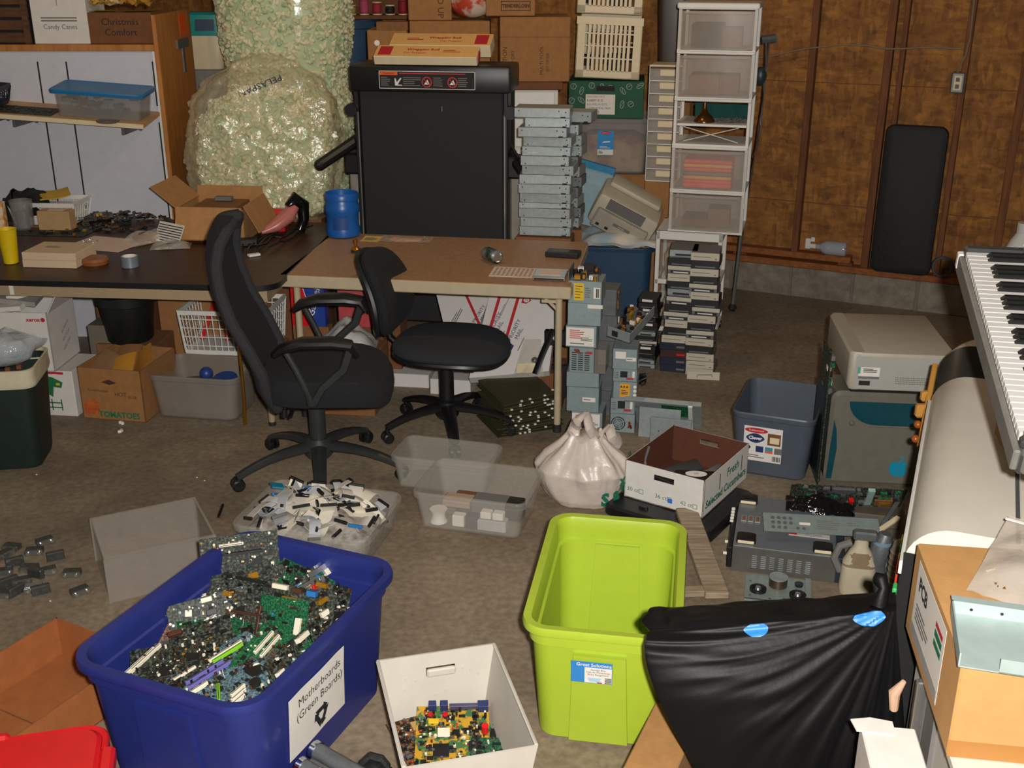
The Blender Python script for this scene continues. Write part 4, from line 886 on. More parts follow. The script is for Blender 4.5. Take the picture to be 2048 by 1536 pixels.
p = MB(); p.bx(-0.07, 0.07, -0.067, -0.064, 0.003, 0.01, K_INK); p.build('front_slot', t_)
p = MB(); p.bx(-0.05, 0.05, -0.04, 0.05, 0.02, 0.0206, K_PINKP); p.build('label', t_)
# --- tall stack of silver drives on a carton behind the tan table
sb_ = carton('stack_support_box', 'plain cardboard box on the floor behind the tan table', (0.165, 5.86, 0), R(-10), 0.3, 0.17, 0.735, K_CARDD)
def metal_drive(t, w, d, h, mirror=False, dark=0):
    p = MB(); p.bx(-w / 2, w / 2, 0, d, 0, h, (K_STEEL, K_STEELD)[dark], b=0.0025); p.build('case', t)
    p = MB()
    for x_, z_ in ((-w * 0.4, h * 0.2), (w * 0.42, h * 0.25), (w * 0.4, h * 0.75)) if not mirror else ((-w * 0.42, h * 0.7), (w * 0.3, h * 0.7), (w * 0.42, h * 0.6)): p.cyl((x_, 0.002, z_), (x_, -0.0006, z_), 0.0035, K_INK, 8)
    p.bx(w * 0.33, w * 0.42, -0.0008, 0.001, 0.0, 0.007, K_INK); p.build('screw_holes', t)
z_ = TH + 0.002; rg = random.Random(9)
xo = [0, 0.005, -0.004, -0.002, 0.0, -0.006, 0.0, 0.012, -0.004, 0.004, 0.008, -0.018, 0.008, -0.02]
base = Vector((0.175, 5.885, 0))
NS = 14
for k in range(NS):
    h = 0.0485 if k not in (3,) else 0.03
    w = 0.275 if k < 8 else (0.255 if k < 13 else 0.29)
    if k == 12: w = 0.235
    t_ = thing('silver_drive', 'silver metal drive case, %s of the tall stack behind the table' % ORD[NS - 1 - k], 'drive', (base.x + xo[k], base.y - 0.004 * (k % 3), z_), R(-8 + rg.uniform(-4, 4)), 'silver drives stacked behind the tan table')
    metal_drive(t_, w, 0.17, h, k % 2 == 1)
    z_ += h + 0.0008
z_ = TH + 0.002
for k in range(11):
    h = 0.055
    t_ = thing('rear_drive', 'silver drive case in the second row of the tall stack, %s there' % ORD[10 - k], 'drive', (0.285 + 0.012 * math.sin(k * 1.9) + (0.02 if k == 10 else 0), 6.09, z_ + (0.012 if k == 10 else 0)), R(-14 + 3 * math.sin(k * 2.3)), 'silver drives in the second row of the tall stack')
    metal_drive(t_, 0.24 if k == 10 else 0.17, 0.15, h, k % 2 == 0, 1 if k in (1, 3, 4, 6) else 0)
    z_ += h + 0.001
rb_ = carton('rear_stack_box', 'hidden low cardboard box carrying the second row of silver drives', (0.32, 6.085, 0), R(-10), 0.3, 0.2, 0.735, K_CARDD)
rb_['label'] = 'brown cardboard box on the floor under the rear row of silver drives'
rb_.location = (0.285, 6.26, 0); rb_.rotation_euler = (0, 0, 0)
for c in list(rb_.children): bpy.data.objects.remove(c)
p = MB(); p.bx(-0.1, 0.1, -0.22, -0.06, 0, 0.738, K_CARDD); p.build('carton', rb_)
# --- on the dark table
def G_d(px, py): return G(px, py, TH + 0.0015)
q = G_d(18, 529)
M_YCUP = mat('yellow_cup', '#d9b80d', 0.45, var=0.03)
t_ = thing('yellow_cup', 'tall yellow plastic cup at the left end of the dark table', 'cup', (q.x, q.y + 0.03, q.z))
p = MB(); p.lathe([(0.03, 0), (0.034, 0.003), (0.046, 0.165), (0.048, 0.17), (0.044, 0.17), (0.031, 0.006)], M_YCUP, 26, cap0=True, cap1=True); p.build('body', t_)
q = G_d(-4, 468)
t_ = carton('orange_carton', 'orange and white carton behind the yellow cup', (q.x - 0.02, q.y + 0.05, q.z), 0, 0.08, 0.05, 0.16, mat('orange_white_print', '#d98a3a', 0.7, col2='#dcc9a8', scale=22, lo=0.45, hi=0.55))
q = G_d(12, 425)
p = MB(); p.sheet(lambda u, v: (0.22 * (u - 0.5), 0.16 * (v - 0.5), 0.1 + 0.05 * math.sin(PI * u) + 0.05 * noise.noise(Vector((u * 4, v * 4, 9)))), 18, 14, K_BLACKM, 0.1)
single('black_bundle', p, 'dark crumpled cloth bundle in the back left of the dark table', 'cloth', (-2.72, 6.2, TH + 0.03))
q = G_d(42, 462)
t_ = thing('clear_canister', 'clear canister in front of the white basket', 'canister', (q.x, q.y + 0.05, q.z))
p = MB(); p.lathe([(0.05, 0), (0.055, 0.01), (0.06, 0.16), (0.057, 0.16), (0.05, 0.012)], K_SMOKE, 22); p.build('body', t_)
p = MB(); p.rr([(0.06, 0.06, 0.02, 0.013), (0.07, 0.07, 0.02, 0.1)], K_STEELD); p.build('contents', t_, kind='stuff')
q = G_d(110, 440)
wb = slotted_basket('white_basket', 'white plastic basket with an envelope on the dark table', (q.x, 6.24, q.z + 0.004), R(-3), 0.37, 0.24, 0.125, K_WHITE, taper=0.88, nx=11, nz=2)
p = MB(); p.bx(-0.15, 0.15, -0.1, 0.1, 0.01, 0.09, K_PAPER); p.build('papers', wb)
t_ = thing('manila_envelope', 'yellow envelope lying on top of the white basket', 'envelope', (q.x - 0.01, 6.24, q.z + 0.15), R(20), rot=(R(6), R(-8), R(25)))
p = MB(); p.sheet(lambda u, v: (0.24 * (u - 0.5), 0.16 * (v - 0.5), 0.006 * math.sin(6 * u)), 10, 6, mat('envelope_yellow', '#c9a032', 0.8), 0.004); p.build('envelope', t_)
q = G_d(110, 461)
t_ = thing('small_tan_box', 'small tan cardboard box standing before the white basket', 'box', (q.x, q.y, q.z), R(-4), 'tan boxes on the dark table')
p = MB(); p.bx(-0.09, 0.09, 0, 0.08, 0, 0.105, mat('tan_card', '#b08f63', 0.8, var=0.06), b=0.003); p.build('carton', t_)
p = MB(); p.bx(-0.04, 0.05, 0.02, 0.06, 0.105, 0.106, K_PINKP); p.build('label', t_)
for k, (z0, dx) in enumerate(((0, 0), (0.037, 0.002))):
    q = G_d(97, 536)
    t_ = thing('flat_white_box', '%s of two flat cream boxes stacked beside the yellow cup' % ('lower' if k == 0 else 'upper'), 'box', (q.x + dx + 0.006, q.y, q.z + z0), R(-6), 'flat cream boxes on the dark table')
    p = MB(); p.bx(-0.135, 0.135, 0, 0.22, 0, 0.0365, mat('cream_card', '#cdb493', 0.8, var=0.04), b=0.002); p.build('carton', t_)
    if k: p = MB(); p.lines(0.08, 0.04, 3, K_INKG, T(-0.03, 0.12, 0.0365)); p.build('lettering', t_)
q = G_d(212, 488)
p = MB(); p.bx(-0.17, 0.17, -0.13, 0.13, 0, 0.0015, K_PINKP)
single('paper_sheet', p, 'sheet of cream paper under loose screws on the dark table', 'paper', q, R(-18))
rg = random.Random(14)
proto = None
for k in range(16):
    q2 = G_d(178 + rg.uniform(-14, 14), 487 + rg.uniform(-7, 7)); rot_ = (PI / 2, 0, rg.uniform(0, 6))
    if proto is None:
        p = MB(); p.cyl((0, 0, 0), (0, 0, 0.012), 0.0022, K_SILVER, 6); p.lathe([(0.0045, 0.012), (0.0045, 0.0145), (0.002, 0.0155)], K_SILVER, 8)
        proto = single('loose_screw', p, 'small bright screw in the heap on the cream paper', 'screw', (q2.x, q2.y, q2.z + 0.0045), 0, 'loose screws on the paper', rot_)
    else: dup(proto, loc=(q2.x, q2.y, q2.z + 0.0045), rot=rot_)
q = G_d(186, 530)
p = MB(); p.lathe([(0.035, 0), (0.062, 0), (0.066, 0.018), (0.06, 0.03), (0.035, 0.03)], mat('brown_tape', '#8a5228', 0.35, var=0.05), 30)
single('brown_tape_roll', p, 'roll of brown packing tape near the front edge of the dark table', 'tape', (q.x, q.y + 0.03, q.z))
q = G_d(257, 536)
t_ = thing('duct_tape_roll', 'small roll of silver tape at the front edge of the dark table', 'tape', (q.x, q.y + 0.03, q.z))
p = MB(); p.lathe([(0.034, 0), (0.041, 0), (0.041, 0.052), (0.034, 0.052)], mat('silver_tape', '#7d858d', 0.4, 0.3, var=0.06), 28, cap0=False, cap1=False); p.build('tape', t_)
p = MB(); p.lathe([(0.031, 0), (0.034, 0), (0.034, 0.053), (0.031, 0.053)], K_PAPER, 28, cap0=False, cap1=False); p.bx(-0.025, 0.025, -0.02, 0.02, 0, 0.04, K_PAPER); p.build('core', t_)
def table_board(px, py, w, d, rz, m, label, seed, zoff=0.0):
    q = G_d(px, py); t = thing('circuit_board', label, 'circuit board', (q.x, q.y, q.z + zoff), rz, 'circuit boards on the dark table')
    p = MB(); p.bx(-w / 2, w / 2, -d / 2, d / 2, 0, 0.003, m); p.build('substrate', t)
    rg = random.Random(seed); p = MB()
    for k in range(30): p.box((rg.uniform(-w / 2, w / 2) * 0.9, rg.uniform(-d / 2, d / 2) * 0.9, 0.008), (rg.uniform(0.008, 0.04), rg.uniform(0.006, 0.025), 0.01), rg.choice((K_CHIP, K_CHIP, K_SLOTB, K_GOLD, K_STEELD, K_PCBD)))
    p.build('small_components', t, kind='stuff'); return t
table_board(110, 463, 0.42, 0.2, R(-6), K_PCBD, 'long dark circuit board under the small tan box', 1)
table_board(172, 440, 0.3, 0.18, R(25), K_PCBD, 'dark circuit board beside the right end of the white basket', 2, 0.016)
rg = random.Random(44); p = MB()
for k in range(150):
    a = rg.uniform(0, 6.28); r_ = 0.19 * math.sqrt(rg.random()); h = 0.07 * (1 - r_ / 0.2)
    p.box((0, 0, 0), (rg.uniform(0.01, 0.05), rg.uniform(0.008, 0.02), 0.008), rg.choice((K_CHIP, K_CHIP, K_SLOTB, K_PCBD, K_CHIP, K_CARDB, K_STEELD)), T(r_ * math.cos(a) * 1.3, r_ * math.sin(a), 0.01 + h * rg.random()) @ RZ(rg.uniform(0, 6)) @ RX(rg.uniform(-0.5, 0.5)))
q = G_d(245, 455); single('component_pile', p, 'dark heap of loose electronic scraps in front of the white panel', 'scrap', (q.x, q.y + 0.08, q.z), kind='stuff')
def film_bag(name, label, loc, rz, w, d, h, seed, m=K_FILM, cat='bag', fill=None):
    t = thing(name, label, cat, loc, rz)
    p = MB(); n_ = lambda u, v: h * (math.sin(PI * u) * math.sin(PI * v)) ** 0.6 * (0.75 + 0.5 * noise.noise(Vector((u * 3, v * 3, seed))))
    p.sheet(lambda u, v: (w * (u - 0.5), d * (v - 0.5), 0.003 + n_(u, v)), 18, 14, m, 0.0008); p.build('bag', t)
    if fill:
        p = MB(); p.rr([(w * 0.5, d * 0.5, 0.02, 0.001), (w * 0.6, d * 0.6, 0.02, h * 0.4), (w * 0.4, d * 0.4, 0.02, h * 0.6)], fill); p.build('contents', t, kind='stuff')
    return t
q = G_d(297, 482); film_bag('plastic_bag', 'crumpled clear plastic bag beside the open cardboard box', (q.x, q.y + 0.02, q.z), R(50), 0.28, 0.16, 0.07, 3, fill=K_CARDD)
q = G_d(342, 494); film_bag('twisted_bag', 'small clear bag of metal bits under the open box front', (q.x, q.y, q.z), R(10), 0.2, 0.12, 0.045, 6, fill=K_STEELD)
# open cardboard box with a printed side
q0, q1 = G_d(362, 478), G_d(482, 491)
ob = thing('open_box', 'open cardboard box with striped printed side on the dark table', 'box', (q0 + q1) / 2 + Vector((0, 0.02, 0)), R(-6))
ow, od, oh = 0.37, 0.34, 0.17
p = MB()
p.bx(-ow / 2, ow / 2, 0, 0.004, 0, oh, K_CARDL); p.bx(-ow / 2, ow / 2, od - 0.004, od, 0, oh + 0.06, K_CARDL); p.bx(-ow / 2, ow / 2, 0, od, 0, 0.004, K_CARDL)
for sx in (-1, 1): p.bx(sx * ow / 2, sx * (ow / 2 - 0.004), 0, od, 0, oh, K_CARDL)
p.build('carton', ob)
p = MB(); p.box((0, 0, 0), (0.17, od, 0.004), K_CARDL, T(-ow / 2 - 0.055, od / 2, oh + 0.055) @ RY(R(40))); p.build('left_flap', ob)
p = MB(); p.box((0, 0, 0), (0.16, od, 0.004), K_CARDL, T(ow / 2 + 0.04, od / 2, oh - 0.05) @ RY(R(62))); p.build('right_flap', ob)
p = MB(); p.box((0, 0, 0), (ow - 0.02, 0.004, 0.17), K_CARDL, T(0.0, -0.03, oh - 0.07) @ RX(R(-22))); p.build('front_flap', ob)
p = MB(); X = face_left(-ow / 2 - 0.0006, od / 2 - 0.05, oh / 2); p.quad(0.2, oh * 0.9, K_PAPER, X)
for k in range(9): p.box((0, oh * 0.38 - k * oh * 0.095, 0.0008), (0.18, 0.006, 0.0004), K_INK, X)
p.build('printed_side', ob)
p = MB(); p.box((0, 0, 0), (0.09, 0.04, 0.02), K_INKG, T(0.0, 0.24, 0.18)); p.bx(-0.12, 0.12, 0.08, 0.3, 0.006, 0.165, K_CARDD); p.build('contents', ob)
p = MB(); X = T(-0.21, -0.05, 0.04) @ RZ(R(-30)); p.box((0, 0, 0), (0.2, 0.13, 0.002), K_PAPER, X @ RX(R(62)))
for k in range(8): p.box((0, 0.05 - 0.0135 * k, 0.0014), (0.19, 0.005, 0.0005), K_INK, X @ RX(R(62)))
single('striped_leaflet', p, 'white leaflet with dark stripes leaning at the open box', 'leaflet', tuple(ob.location), R(-6))
# red plastic pieces, pink and black boot-shaped iron, cables
for k, (px, py, sx, rz2, lb) in enumerate(((528, 411, 0.1, 0.3, 'red plastic clip behind the open box, leftmost'), (553, 425, 0.12, -0.1, 'large red plastic shell behind the open box'), (548, 440, 0.1, 0.2, 'red plastic piece nearest the pink iron'))):
    q = G_d(px, py + 26)
    p = MB(); p.box((0, 0, 0.05 if k < 2 else 0.04), (sx, 0.06, 0.1 if k < 2 else 0.05), K_REDP, b=0.012, seg=2); p.box((0, -0.031, 0.06), (sx * 0.5, 0.004, 0.03), mat('dark_red', '#7a1214', 0.5))
    single('red_plastic_piece', p, lb, 'plastic piece', (q.x + 0.02, q.y - 0.03, q.z), rz2)
q = G_d(545, 401 + 40)
p = MB(); p.bx(-0.06, 0.06, 0, 0.07, 0, 0.15, K_CREAM, b=0.004)
single('cream_block', p, 'cream box behind the red plastic pieces', 'box', (q.x - 0.02, 6.1, q.z), R(10))
q = G_d(560, 480)
ir = thing('pink_iron', 'pink and black hand iron standing among cables on the dark table', 'iron', (q.x + 0.0, q.y + 0.12, q.z), R(35))
p = MB(); p.tube([(-0.13, 0, 0.03), (-0.05, 0, 0.055), (0.03, 0, 0.1), (0.07, 0, 0.15)], [0.015, 0.045, 0.05, 0.035], mat('pink_plastic', '#b46a62', 0.3, var=0.05), 14, flat=0.8); p.build('body', ir)
p = MB(); p.tube([(0.03, 0, 0.15), (0.075, 0, 0.185), (0.12, 0, 0.15), (0.12, 0, 0.07), (0.09, 0, 0.01)], [0.02, 0.04, 0.036, 0.028, 0.03], mat('glossy_black', '#0d0d0e', 0.12, var=0), 14); p.build('handle', ir)
rg = random.Random(6)
for k in range(6):
    px0 = 478 + k * 14; pts = []
    for j in range(7): q = G_d(px0 + j * 12 + rg.uniform(-6, 6), 505 - j * 7 + rg.uniform(-6, 6)); pts.append((q.x, q.y, TH + 0.008 + 0.012 * rg.random() + 0.004 * k))
    p = MB(); p.tube(pts, 0.0055, K_BLACK, 6); single('black_cable', p, 'black cable tangled on the right end of the dark table', 'cable', (0, 0, 0), 0, 'black cables on the dark table')
q = G_d(492, 492); t_ = thing('blue_black_plug', 'small black adapter with a blue end beside the open box', 'adapter', (q.x, q.y, q.z), 0.3)
p = MB(); p.bx(-0.05, 0.06, -0.02, 0.03, 0, 0.04, K_BLACK, b=0.006); p.build('body', t_)
p = MB(); p.bx(-0.07, -0.05, -0.015, 0.025, 0.003, 0.035, mat('blue_plug', '#22418c', 0.5), b=0.004); p.build('plug', t_)
q = G_d(508, 512); p = MB(); p.bx(-0.03, 0.03, -0.015, 0.015, 0, 0.012, K_PAPER, b=0.002); single('white_connector', p, 'small white connector lying by the cables', 'connector', q, 0.6)
# ================================================================ UNDER THE TABLES
rg = random.Random(77)
def big_carton(name, label, pl, pr, d, top_px, m, group=None, h=None, **k):
    mm, rz, w = edge(pl, pr); hh = h or max(0.05, D(pl[0], top_px, mm.y).z)
    return carton(name, label, mm, rz, w, d, hh, m, group=group, **k), w, hh
# TOMATOES box
m_, rz_, w_ = edge((168, 836), (292, 846))
tb = thing('tomato_box', 'brown cardboard box lettered TOMATOES under the dark table', 'box', m_, rz_)
th_ = 0.27; td2 = 0.36
p = MB()
p.bx(-w_ / 2, w_ / 2, 0, 0.005, 0, th_, K_CARD); p.bx(-w_ / 2, w_ / 2, td2 - 0.005, td2, 0, th_, K_CARD); p.bx(-w_ / 2, w_ / 2, 0, td2, 0, 0.005, K_CARD)
for sx in (-1, 1): p.bx(sx * w_ / 2, sx * (w_ / 2 - 0.005), 0, td2, 0, th_, K_CARD)
p.build('carton', tb)
p = MB()
p.text('TOMATOES', 0.042, K_GREENI, face_front(0.03, -0.0006, 0.03), bold=0.0015)
p.text('Greenhouse', 0.022, K_INKB, face_front(-0.07, -0.0006, 0.155)); p.text('HOT', 0.03, K_INKB, face_front(0.05, -0.0006, 0.14)); p.text('25 LB', 0.02, K_INKB, face_front(0.11, -0.0006, 0.13))
p.prism([(-0.04, 0), (0, 0.016), (0.04, 0), (0, -0.012)], 0, 0.0005, K_INKB, face_front(-0.005, -0.0002, 0.2))
p.prism([(-0.05, -0.05), (0.02, -0.05), (0.03, 0.0), (0.01, 0.03), (-0.03, 0.03), (-0.055, 0.0)], 0, 0.0005, mat('tomato_red', '#a8331c', 0.8, col2='#b86a2c', scale=30), face_front(-0.1, -0.0002, 0.075))
p.build('printing', tb)
for k, (x_, y_, l_, a_, tl, c_, lb) in enumerate(((-0.11, 0.15, 0.2, -0.5, 0.5, '#7a5a3c', 'grey brown bubble mailer sticking out of the tomato box, leftmost'), (0.0, 0.12, 0.22, 0.35, 0.75, '#c98a28', 'bright orange envelope standing in the tomato box'), (0.07, 0.2, 0.26, 0.75, 0.7, '#b87a26', 'long orange envelope sticking up at the right of the tomato box'), (-0.06, 0.26, 0.22, 0.1, 0.35, '#8a5c34', 'brown envelope flat at the back of the tomato box'))):
    t_ = thing('padded_envelope', lb, 'envelope', tuple(tb.matrix_basis @ Vector((x_, y_, 0.21))), 0, 'envelopes in the tomato box', (R(35), R(-math.degrees(a_)), rz_))
    p = MB(); p.sheet(lambda u, v: (0.13 * (u - 0.5), l_ * (v - 0.5), 0.008 * math.sin(PI * u)), 8, 8, mat('envelope_%d' % k, c_, 0.75, var=0.08), 0.008); p.build('envelope', t_)
    if k == 1: p = MB(); p.lathe([(0.001, 0), (0.012, 0), (0.012, 0.002), (0.001, 0.002)], K_REDP, 12, T(0.04, -0.08, 0.012)); p.build('red_seal', t_)
# white box with green figure
m_, rz_, w_ = edge((72, 834), (152, 838))
gbx = thing('green_art_box', 'white box with green artwork beneath the white box with red lettering', 'box', (m_.x, m_.y + 0.03, 0), rz_)
p = MB(); p.bx(-w_ / 2 - 0.12, w_ / 2, 0, 0.26, 0, 0.24, K_WCARD, b=0.003); p.build('carton', gbx)
p = MB(); X = face_front(-0.02, -0.0006, 0.12); M_G = mat('art_green', '#1e6b3a', 0.6)
p.prism([(-0.06, 0.1), (0.02, 0.085), (0.07, 0.06), (0.06, 0.03), (0.02, 0.035), (0.01, -0.02), (-0.02, 0.0), (-0.05, 0.05)], 0, 0.0006, M_G, X)
p.box((0.045, 0.05, 0.0008), (0.02, 0.012, 0.0004), K_YELLOW, X)
for k in range(2): p.box((-0.01, -0.05 - 0.025 * k, 0.0006), (0.12, 0.006, 0.0006), M_G, X)
for k in range(3): p.box((-0.05 + 0.05 * k, -0.06, 0.0006), (0.006, 0.06, 0.0006), M_G, X)
p.box((0.0, 0.108, 0.0006), (0.16, 0.012, 0.0006), K_RED, X); p.build('printing', gbx)
# white box with red lettering, open with papers
m_, rz_, w_ = edge((-40, 742), (112, 742), 0.242)
xb = thing('paper_box', 'open white carton with small red lettering, full of papers, under the dark table', 'box', (m_.x, m_.y + 0.0, 0.242), R(-3))
p = MB(); xw, xd, xh = w_, 0.3, 0.3
p.bx(-xw / 2, xw / 2, 0, 0.005, 0, xh, K_WCARD); p.bx(-xw / 2, xw / 2, xd - 0.005, xd, 0, xh, K_WCARD); p.bx(-xw / 2, xw / 2, 0, xd, 0, 0.005, K_WCARD)
for sx in (-1, 1): p.bx(sx * xw / 2, sx * (xw / 2 - 0.005), 0, xd, 0, xh, K_WCARD)
p.build('carton', xb)
p = MB(); X = face_front(xw / 2 - 0.07, -0.0006, xh - 0.035); p.text('xerox', 0.028, K_RED, X, bold=0.001); p.lathe([(0.001, 0), (0.011, 0), (0.011, 0.0006), (0.001, 0.0006)], K_RED, 18, X @ T(0.048, 0, 0)); p.build('lettering', xb)
p = MB(); Y = face_right(xw / 2 + 0.0006, xd / 2, xh * 0.5)
for k in range(3): p.text(('KEEP DRY', 'RECYCLE', 'A4 WHITE')[k], 0.022, K_INKG, Y @ T(0.02, -0.06 + 0.045 * k, 0) @ RZ(0.4))
p.build('side_lettering', xb)
p = MB(); p.box((0, 0, 0), (0.1, xd, 0.004), K_WCARD, T(xw / 2 + 0.03, xd / 2, xh + 0.04) @ RY(R(-60))); p.build('side_flap', xb)
for k in range(4):
    t_ = thing('paper_stack', 'bundle of white papers in the open white carton, %s' % ('lowest, at the front', 'tilted to the right', 'tilted at the back', 'loose on top with a coloured corner')[k], 'papers', tuple(xb.matrix_basis @ Vector((-0.06 + 0.05 * k, 0.12 + 0.03 * k, xh + 0.015 + 0.032 * k))), 0, 'papers in the white carton', (R(6), R((-6, 8, -10, -4)[k]), R(-6 + 9 * k)))
    p = MB(); p.box((0, 0, 0), (0.24 - 0.02 * k, 0.2, 0.024), (K_PAPER, mat('grey_paper', '#9a938c', 0.8), K_PAPER, K_PAPER)[k]); p.build('sheets', t_)
    if k == 3: p = MB(); p.box((-0.03, -0.06, 0.013), (0.05, 0.04, 0.001), K_YELLOW); p.box((-0.08, -0.03, 0.013), (0.025, 0.03, 0.001), K_RED); p.build('printed_marks', t_)
# rear cartons under the dark table
carton('rear_carton', 'brown cardboard box behind the black bucket, leftmost', (-2.12, 5.82, 0), R(-4), 0.3, 0.25, 0.6, K_CARDB)
t_ = carton('numbered_carton', 'brown cardboard box with small printing right of the black bucket', (-1.66, 5.76, 0), R(-4), 0.5, 0.3, 0.58, K_CARD)
printing(t_, lambda p: (p.text('US', 0.05, K_INKB, face_front(0.17, -0.0006, 0.5) @ RZ(-PI / 2)), p.text('1721', 0.05, K_INKB, face_front(0.17, -0.0006, 0.28))), 'lettering')
p = MB(); p.bx(-0.012, 0.012, 0, 0.02, 0, 0.66, K_OAK); single('wooden_batten', p, 'upright wooden batten behind the white crate under the dark table', 'batten', (-1.36, 5.72, 0))
carton('tan_rear_carton', 'plain brown box standing behind the white lattice crate', (-1.3, 5.95, 0), R(-4), 0.34, 0.2, 0.55, K_CARDB)
p = MB(); p.bx(-0.13, 0.1, 0, 0.2, 0, 0.36, mat('dull_grey_box', '#6d6457', 0.7)); single('grey_box', p, 'dull grey box between the white carton and black bucket', 'box', (-2.07, 5.50, 0), R(-6))
# black bucket standing on boxes behind the tomato box
q = D(250, 683, 5.52)
carton('bucket_support', 'brown cardboard box under the black bucket', (q.x + 0.02, 5.47, 0), R(-4), 0.32, 0.26, q.z - 0.002, K_CARDD)
bk = thing('black_bucket', 'black plastic bucket standing under the dark table', 'bucket', (q.x + 0.015, 5.57, q.z))
M_BKT = mat('bucket_black', '#121513', 0.5, var=0.2)
p = MB(); p.lathe([(0.11, 0), (0.118, 0.01), (0.145, 0.24), (0.141, 0.24), (0.112, 0.012)], M_BKT, 30); p.build('body', bk)
p = MB(); p.lathe([(0.145, 0.2), (0.153, 0.205), (0.157, 0.25), (0.153, 0.256), (0.144, 0.25), (0.142, 0.205)], M_BKT, 30, cap0=False, cap1=False); p.build('rim', bk)
# white lattice crate on the rear of the grey tub
m_, rz_, w_ = edge((340, 722), (480, 722), 0.22)
lcx = slotted_basket('lattice_crate', 'white lattice crate standing behind the clear grey tub', (-1.46, 5.60, 0.22), R(-6), 0.46, 0.34, 0.24, K_WHITE, taper=0.92, nx=13, nz=4, wall=0.005)
carton('crate_support', 'low brown cardboard box under the white lattice crate', (-1.46, 5.42, 0), R(-6), 0.44, 0.34, 0.218, K_CARDD)
for k in range(3):
    p = MB(); p.box((0, 0, 0), (0.02, 0.02, 0.22), K_REDP if k < 2 else K_WHITE, RY(0.4 - 0.3 * k)); single('plastic_stick', p, ('red', 'dark red', 'white')[k] + ' plastic stick inside the white lattice crate', 'stick', (-1.6 + 0.1 * k, 5.62, 0.35), 0, 'sticks in the lattice crate')
# clear grey tub with blue things
m_, rz_, w_ = edge((318, 835), (478, 846))
tbx = tub('grey_clear_tub', 'clear greyish plastic tub on the floor under the dark table', m_ + Vector((0.01, 0.15, 0)), rz_, w_ * 1.12, 0.34, 0.23, K_FROST, lip=0.008)
M_BLUD = mat('blue_disc_plastic', '#23407c', 0.4)
p = MB(); p.lathe([(0.018, 0), (0.06, 0), (0.06, 0.02), (0.018, 0.02)], M_BLUD, 24)
single('blue_reel', p, 'flat blue reel lying in the clear grey tub', 'reel', tuple(tbx.matrix_basis @ Vector((0.1, 0.02, 0.15))), 0, rot=(R(14), 0, 0))
p = MB(); p.ball((0, 0, 0), 0.035, M_BLUD); single('blue_ball', p, 'round blue object at the back of the clear grey tub', 'ball', tuple(tbx.matrix_basis @ Vector((-0.03, 0.08, 0.16))))
p = MB(); p.rr([(0.3, 0.22, 0.05, 0.02), (0.34, 0.26, 0.05, 0.12), (0.22, 0.18, 0.04, 0.14)], K_INKG)
o_ = single('tub_rummage', p, 'grey jumble of small things filling the clear grey tub', 'contents', tuple(tbx.matrix_basis @ Vector((0, 0.0, 0))), rz_, kind='stuff')
# things under the tan table
t_ = thing('red_blue_book', 'blue and red box lettered Gabriel standing between the two tables', 'box', (-1.03, 5.42, 0.0), R(-10))
gz = D(545, 655, 5.4).z
p = MB(); p.bx(-0.09, 0.1, 0, 0.06, 0, gz, K_CARDD); p.build('lower_carton', t_)
p = MB(); p.bx(-0.09, 0.085, 0, 0.06, gz, gz + 0.27, mat('deep_blue', '#1c3a8a', 0.5), b=0.002); p.build('carton', t_)
p = MB(); p.prism([(-0.09, gz + 0.0), (0.03, gz), (-0.045, gz + 0.27), (-0.09, gz + 0.27)], -0.0012, 0, K_REDP, Matrix(((1, 0, 0, 0), (0, 0, 1, 0), (0, 1, 0, 0), (0, 0, 0, 1)))); p.tube([(0.032, -0.001, gz), (-0.043, -0.001, gz + 0.27)], 0.0022, K_WHITE, 4)
X = face_front(0.032, -0.0014, gz + 0.13) @ RZ(R(74)); p.text('Gabriel', 0.052, K_WHITE, X); p.text('Gabriel', 0.03, K_WHITE, face_front(-0.045, -0.0018, gz + 0.08) @ RZ(R(74))); p.build('lettering', t_)
t_ = carton('red_box', 'faded red box standing under the left end of the tan table', (-0.82, 5.55, D(610, 655, 5.55).z), R(-8), 0.17, 0.1, 0.23, mat('faded_red', '#a8323a', 0.6, col2='#b84a4e', scale=12))
carton('red_box_support', 'brown carton under the faded red box', (-0.80, 5.56, 0), R(-8), 0.26, 0.3, D(610, 655, 5.55).z - 0.002, K_CARDB)
t_ = carton('teal_box', 'small teal box with a white ring beside the red box', (-0.655, 5.62, D(668, 616, 5.6).z - 0.1), R(-8), 0.07, 0.1, 0.2, mat('teal_card', '#166a8a', 0.6))
p = MB(); p.text('O', 0.05, K_WHITE, face_front(0, -0.0006, 0.13), bold=0.002); p.build('lettering', t_)
carton('teal_box_support', 'dark brown carton under the small teal box', (-0.64, 5.63, 0), R(-8), 0.1, 0.16, D(668, 616, 5.6).z - 0.102, K_CARDB)
film_bag('white_bag', 'white plastic bag heaped on the floor under the tan table', (-0.83, 5.3, 0.31), 0, 0.3, 0.3, 0.16, 11, mat('white_film', '#c9c4bd', 0.4, alpha=0.85, bump=0.4))
carton('white_bag_support', 'cardboard box under the white plastic bag', (-0.83, 5.16, 0), R(-8), 0.3, 0.3, 0.308, K_CARDD)
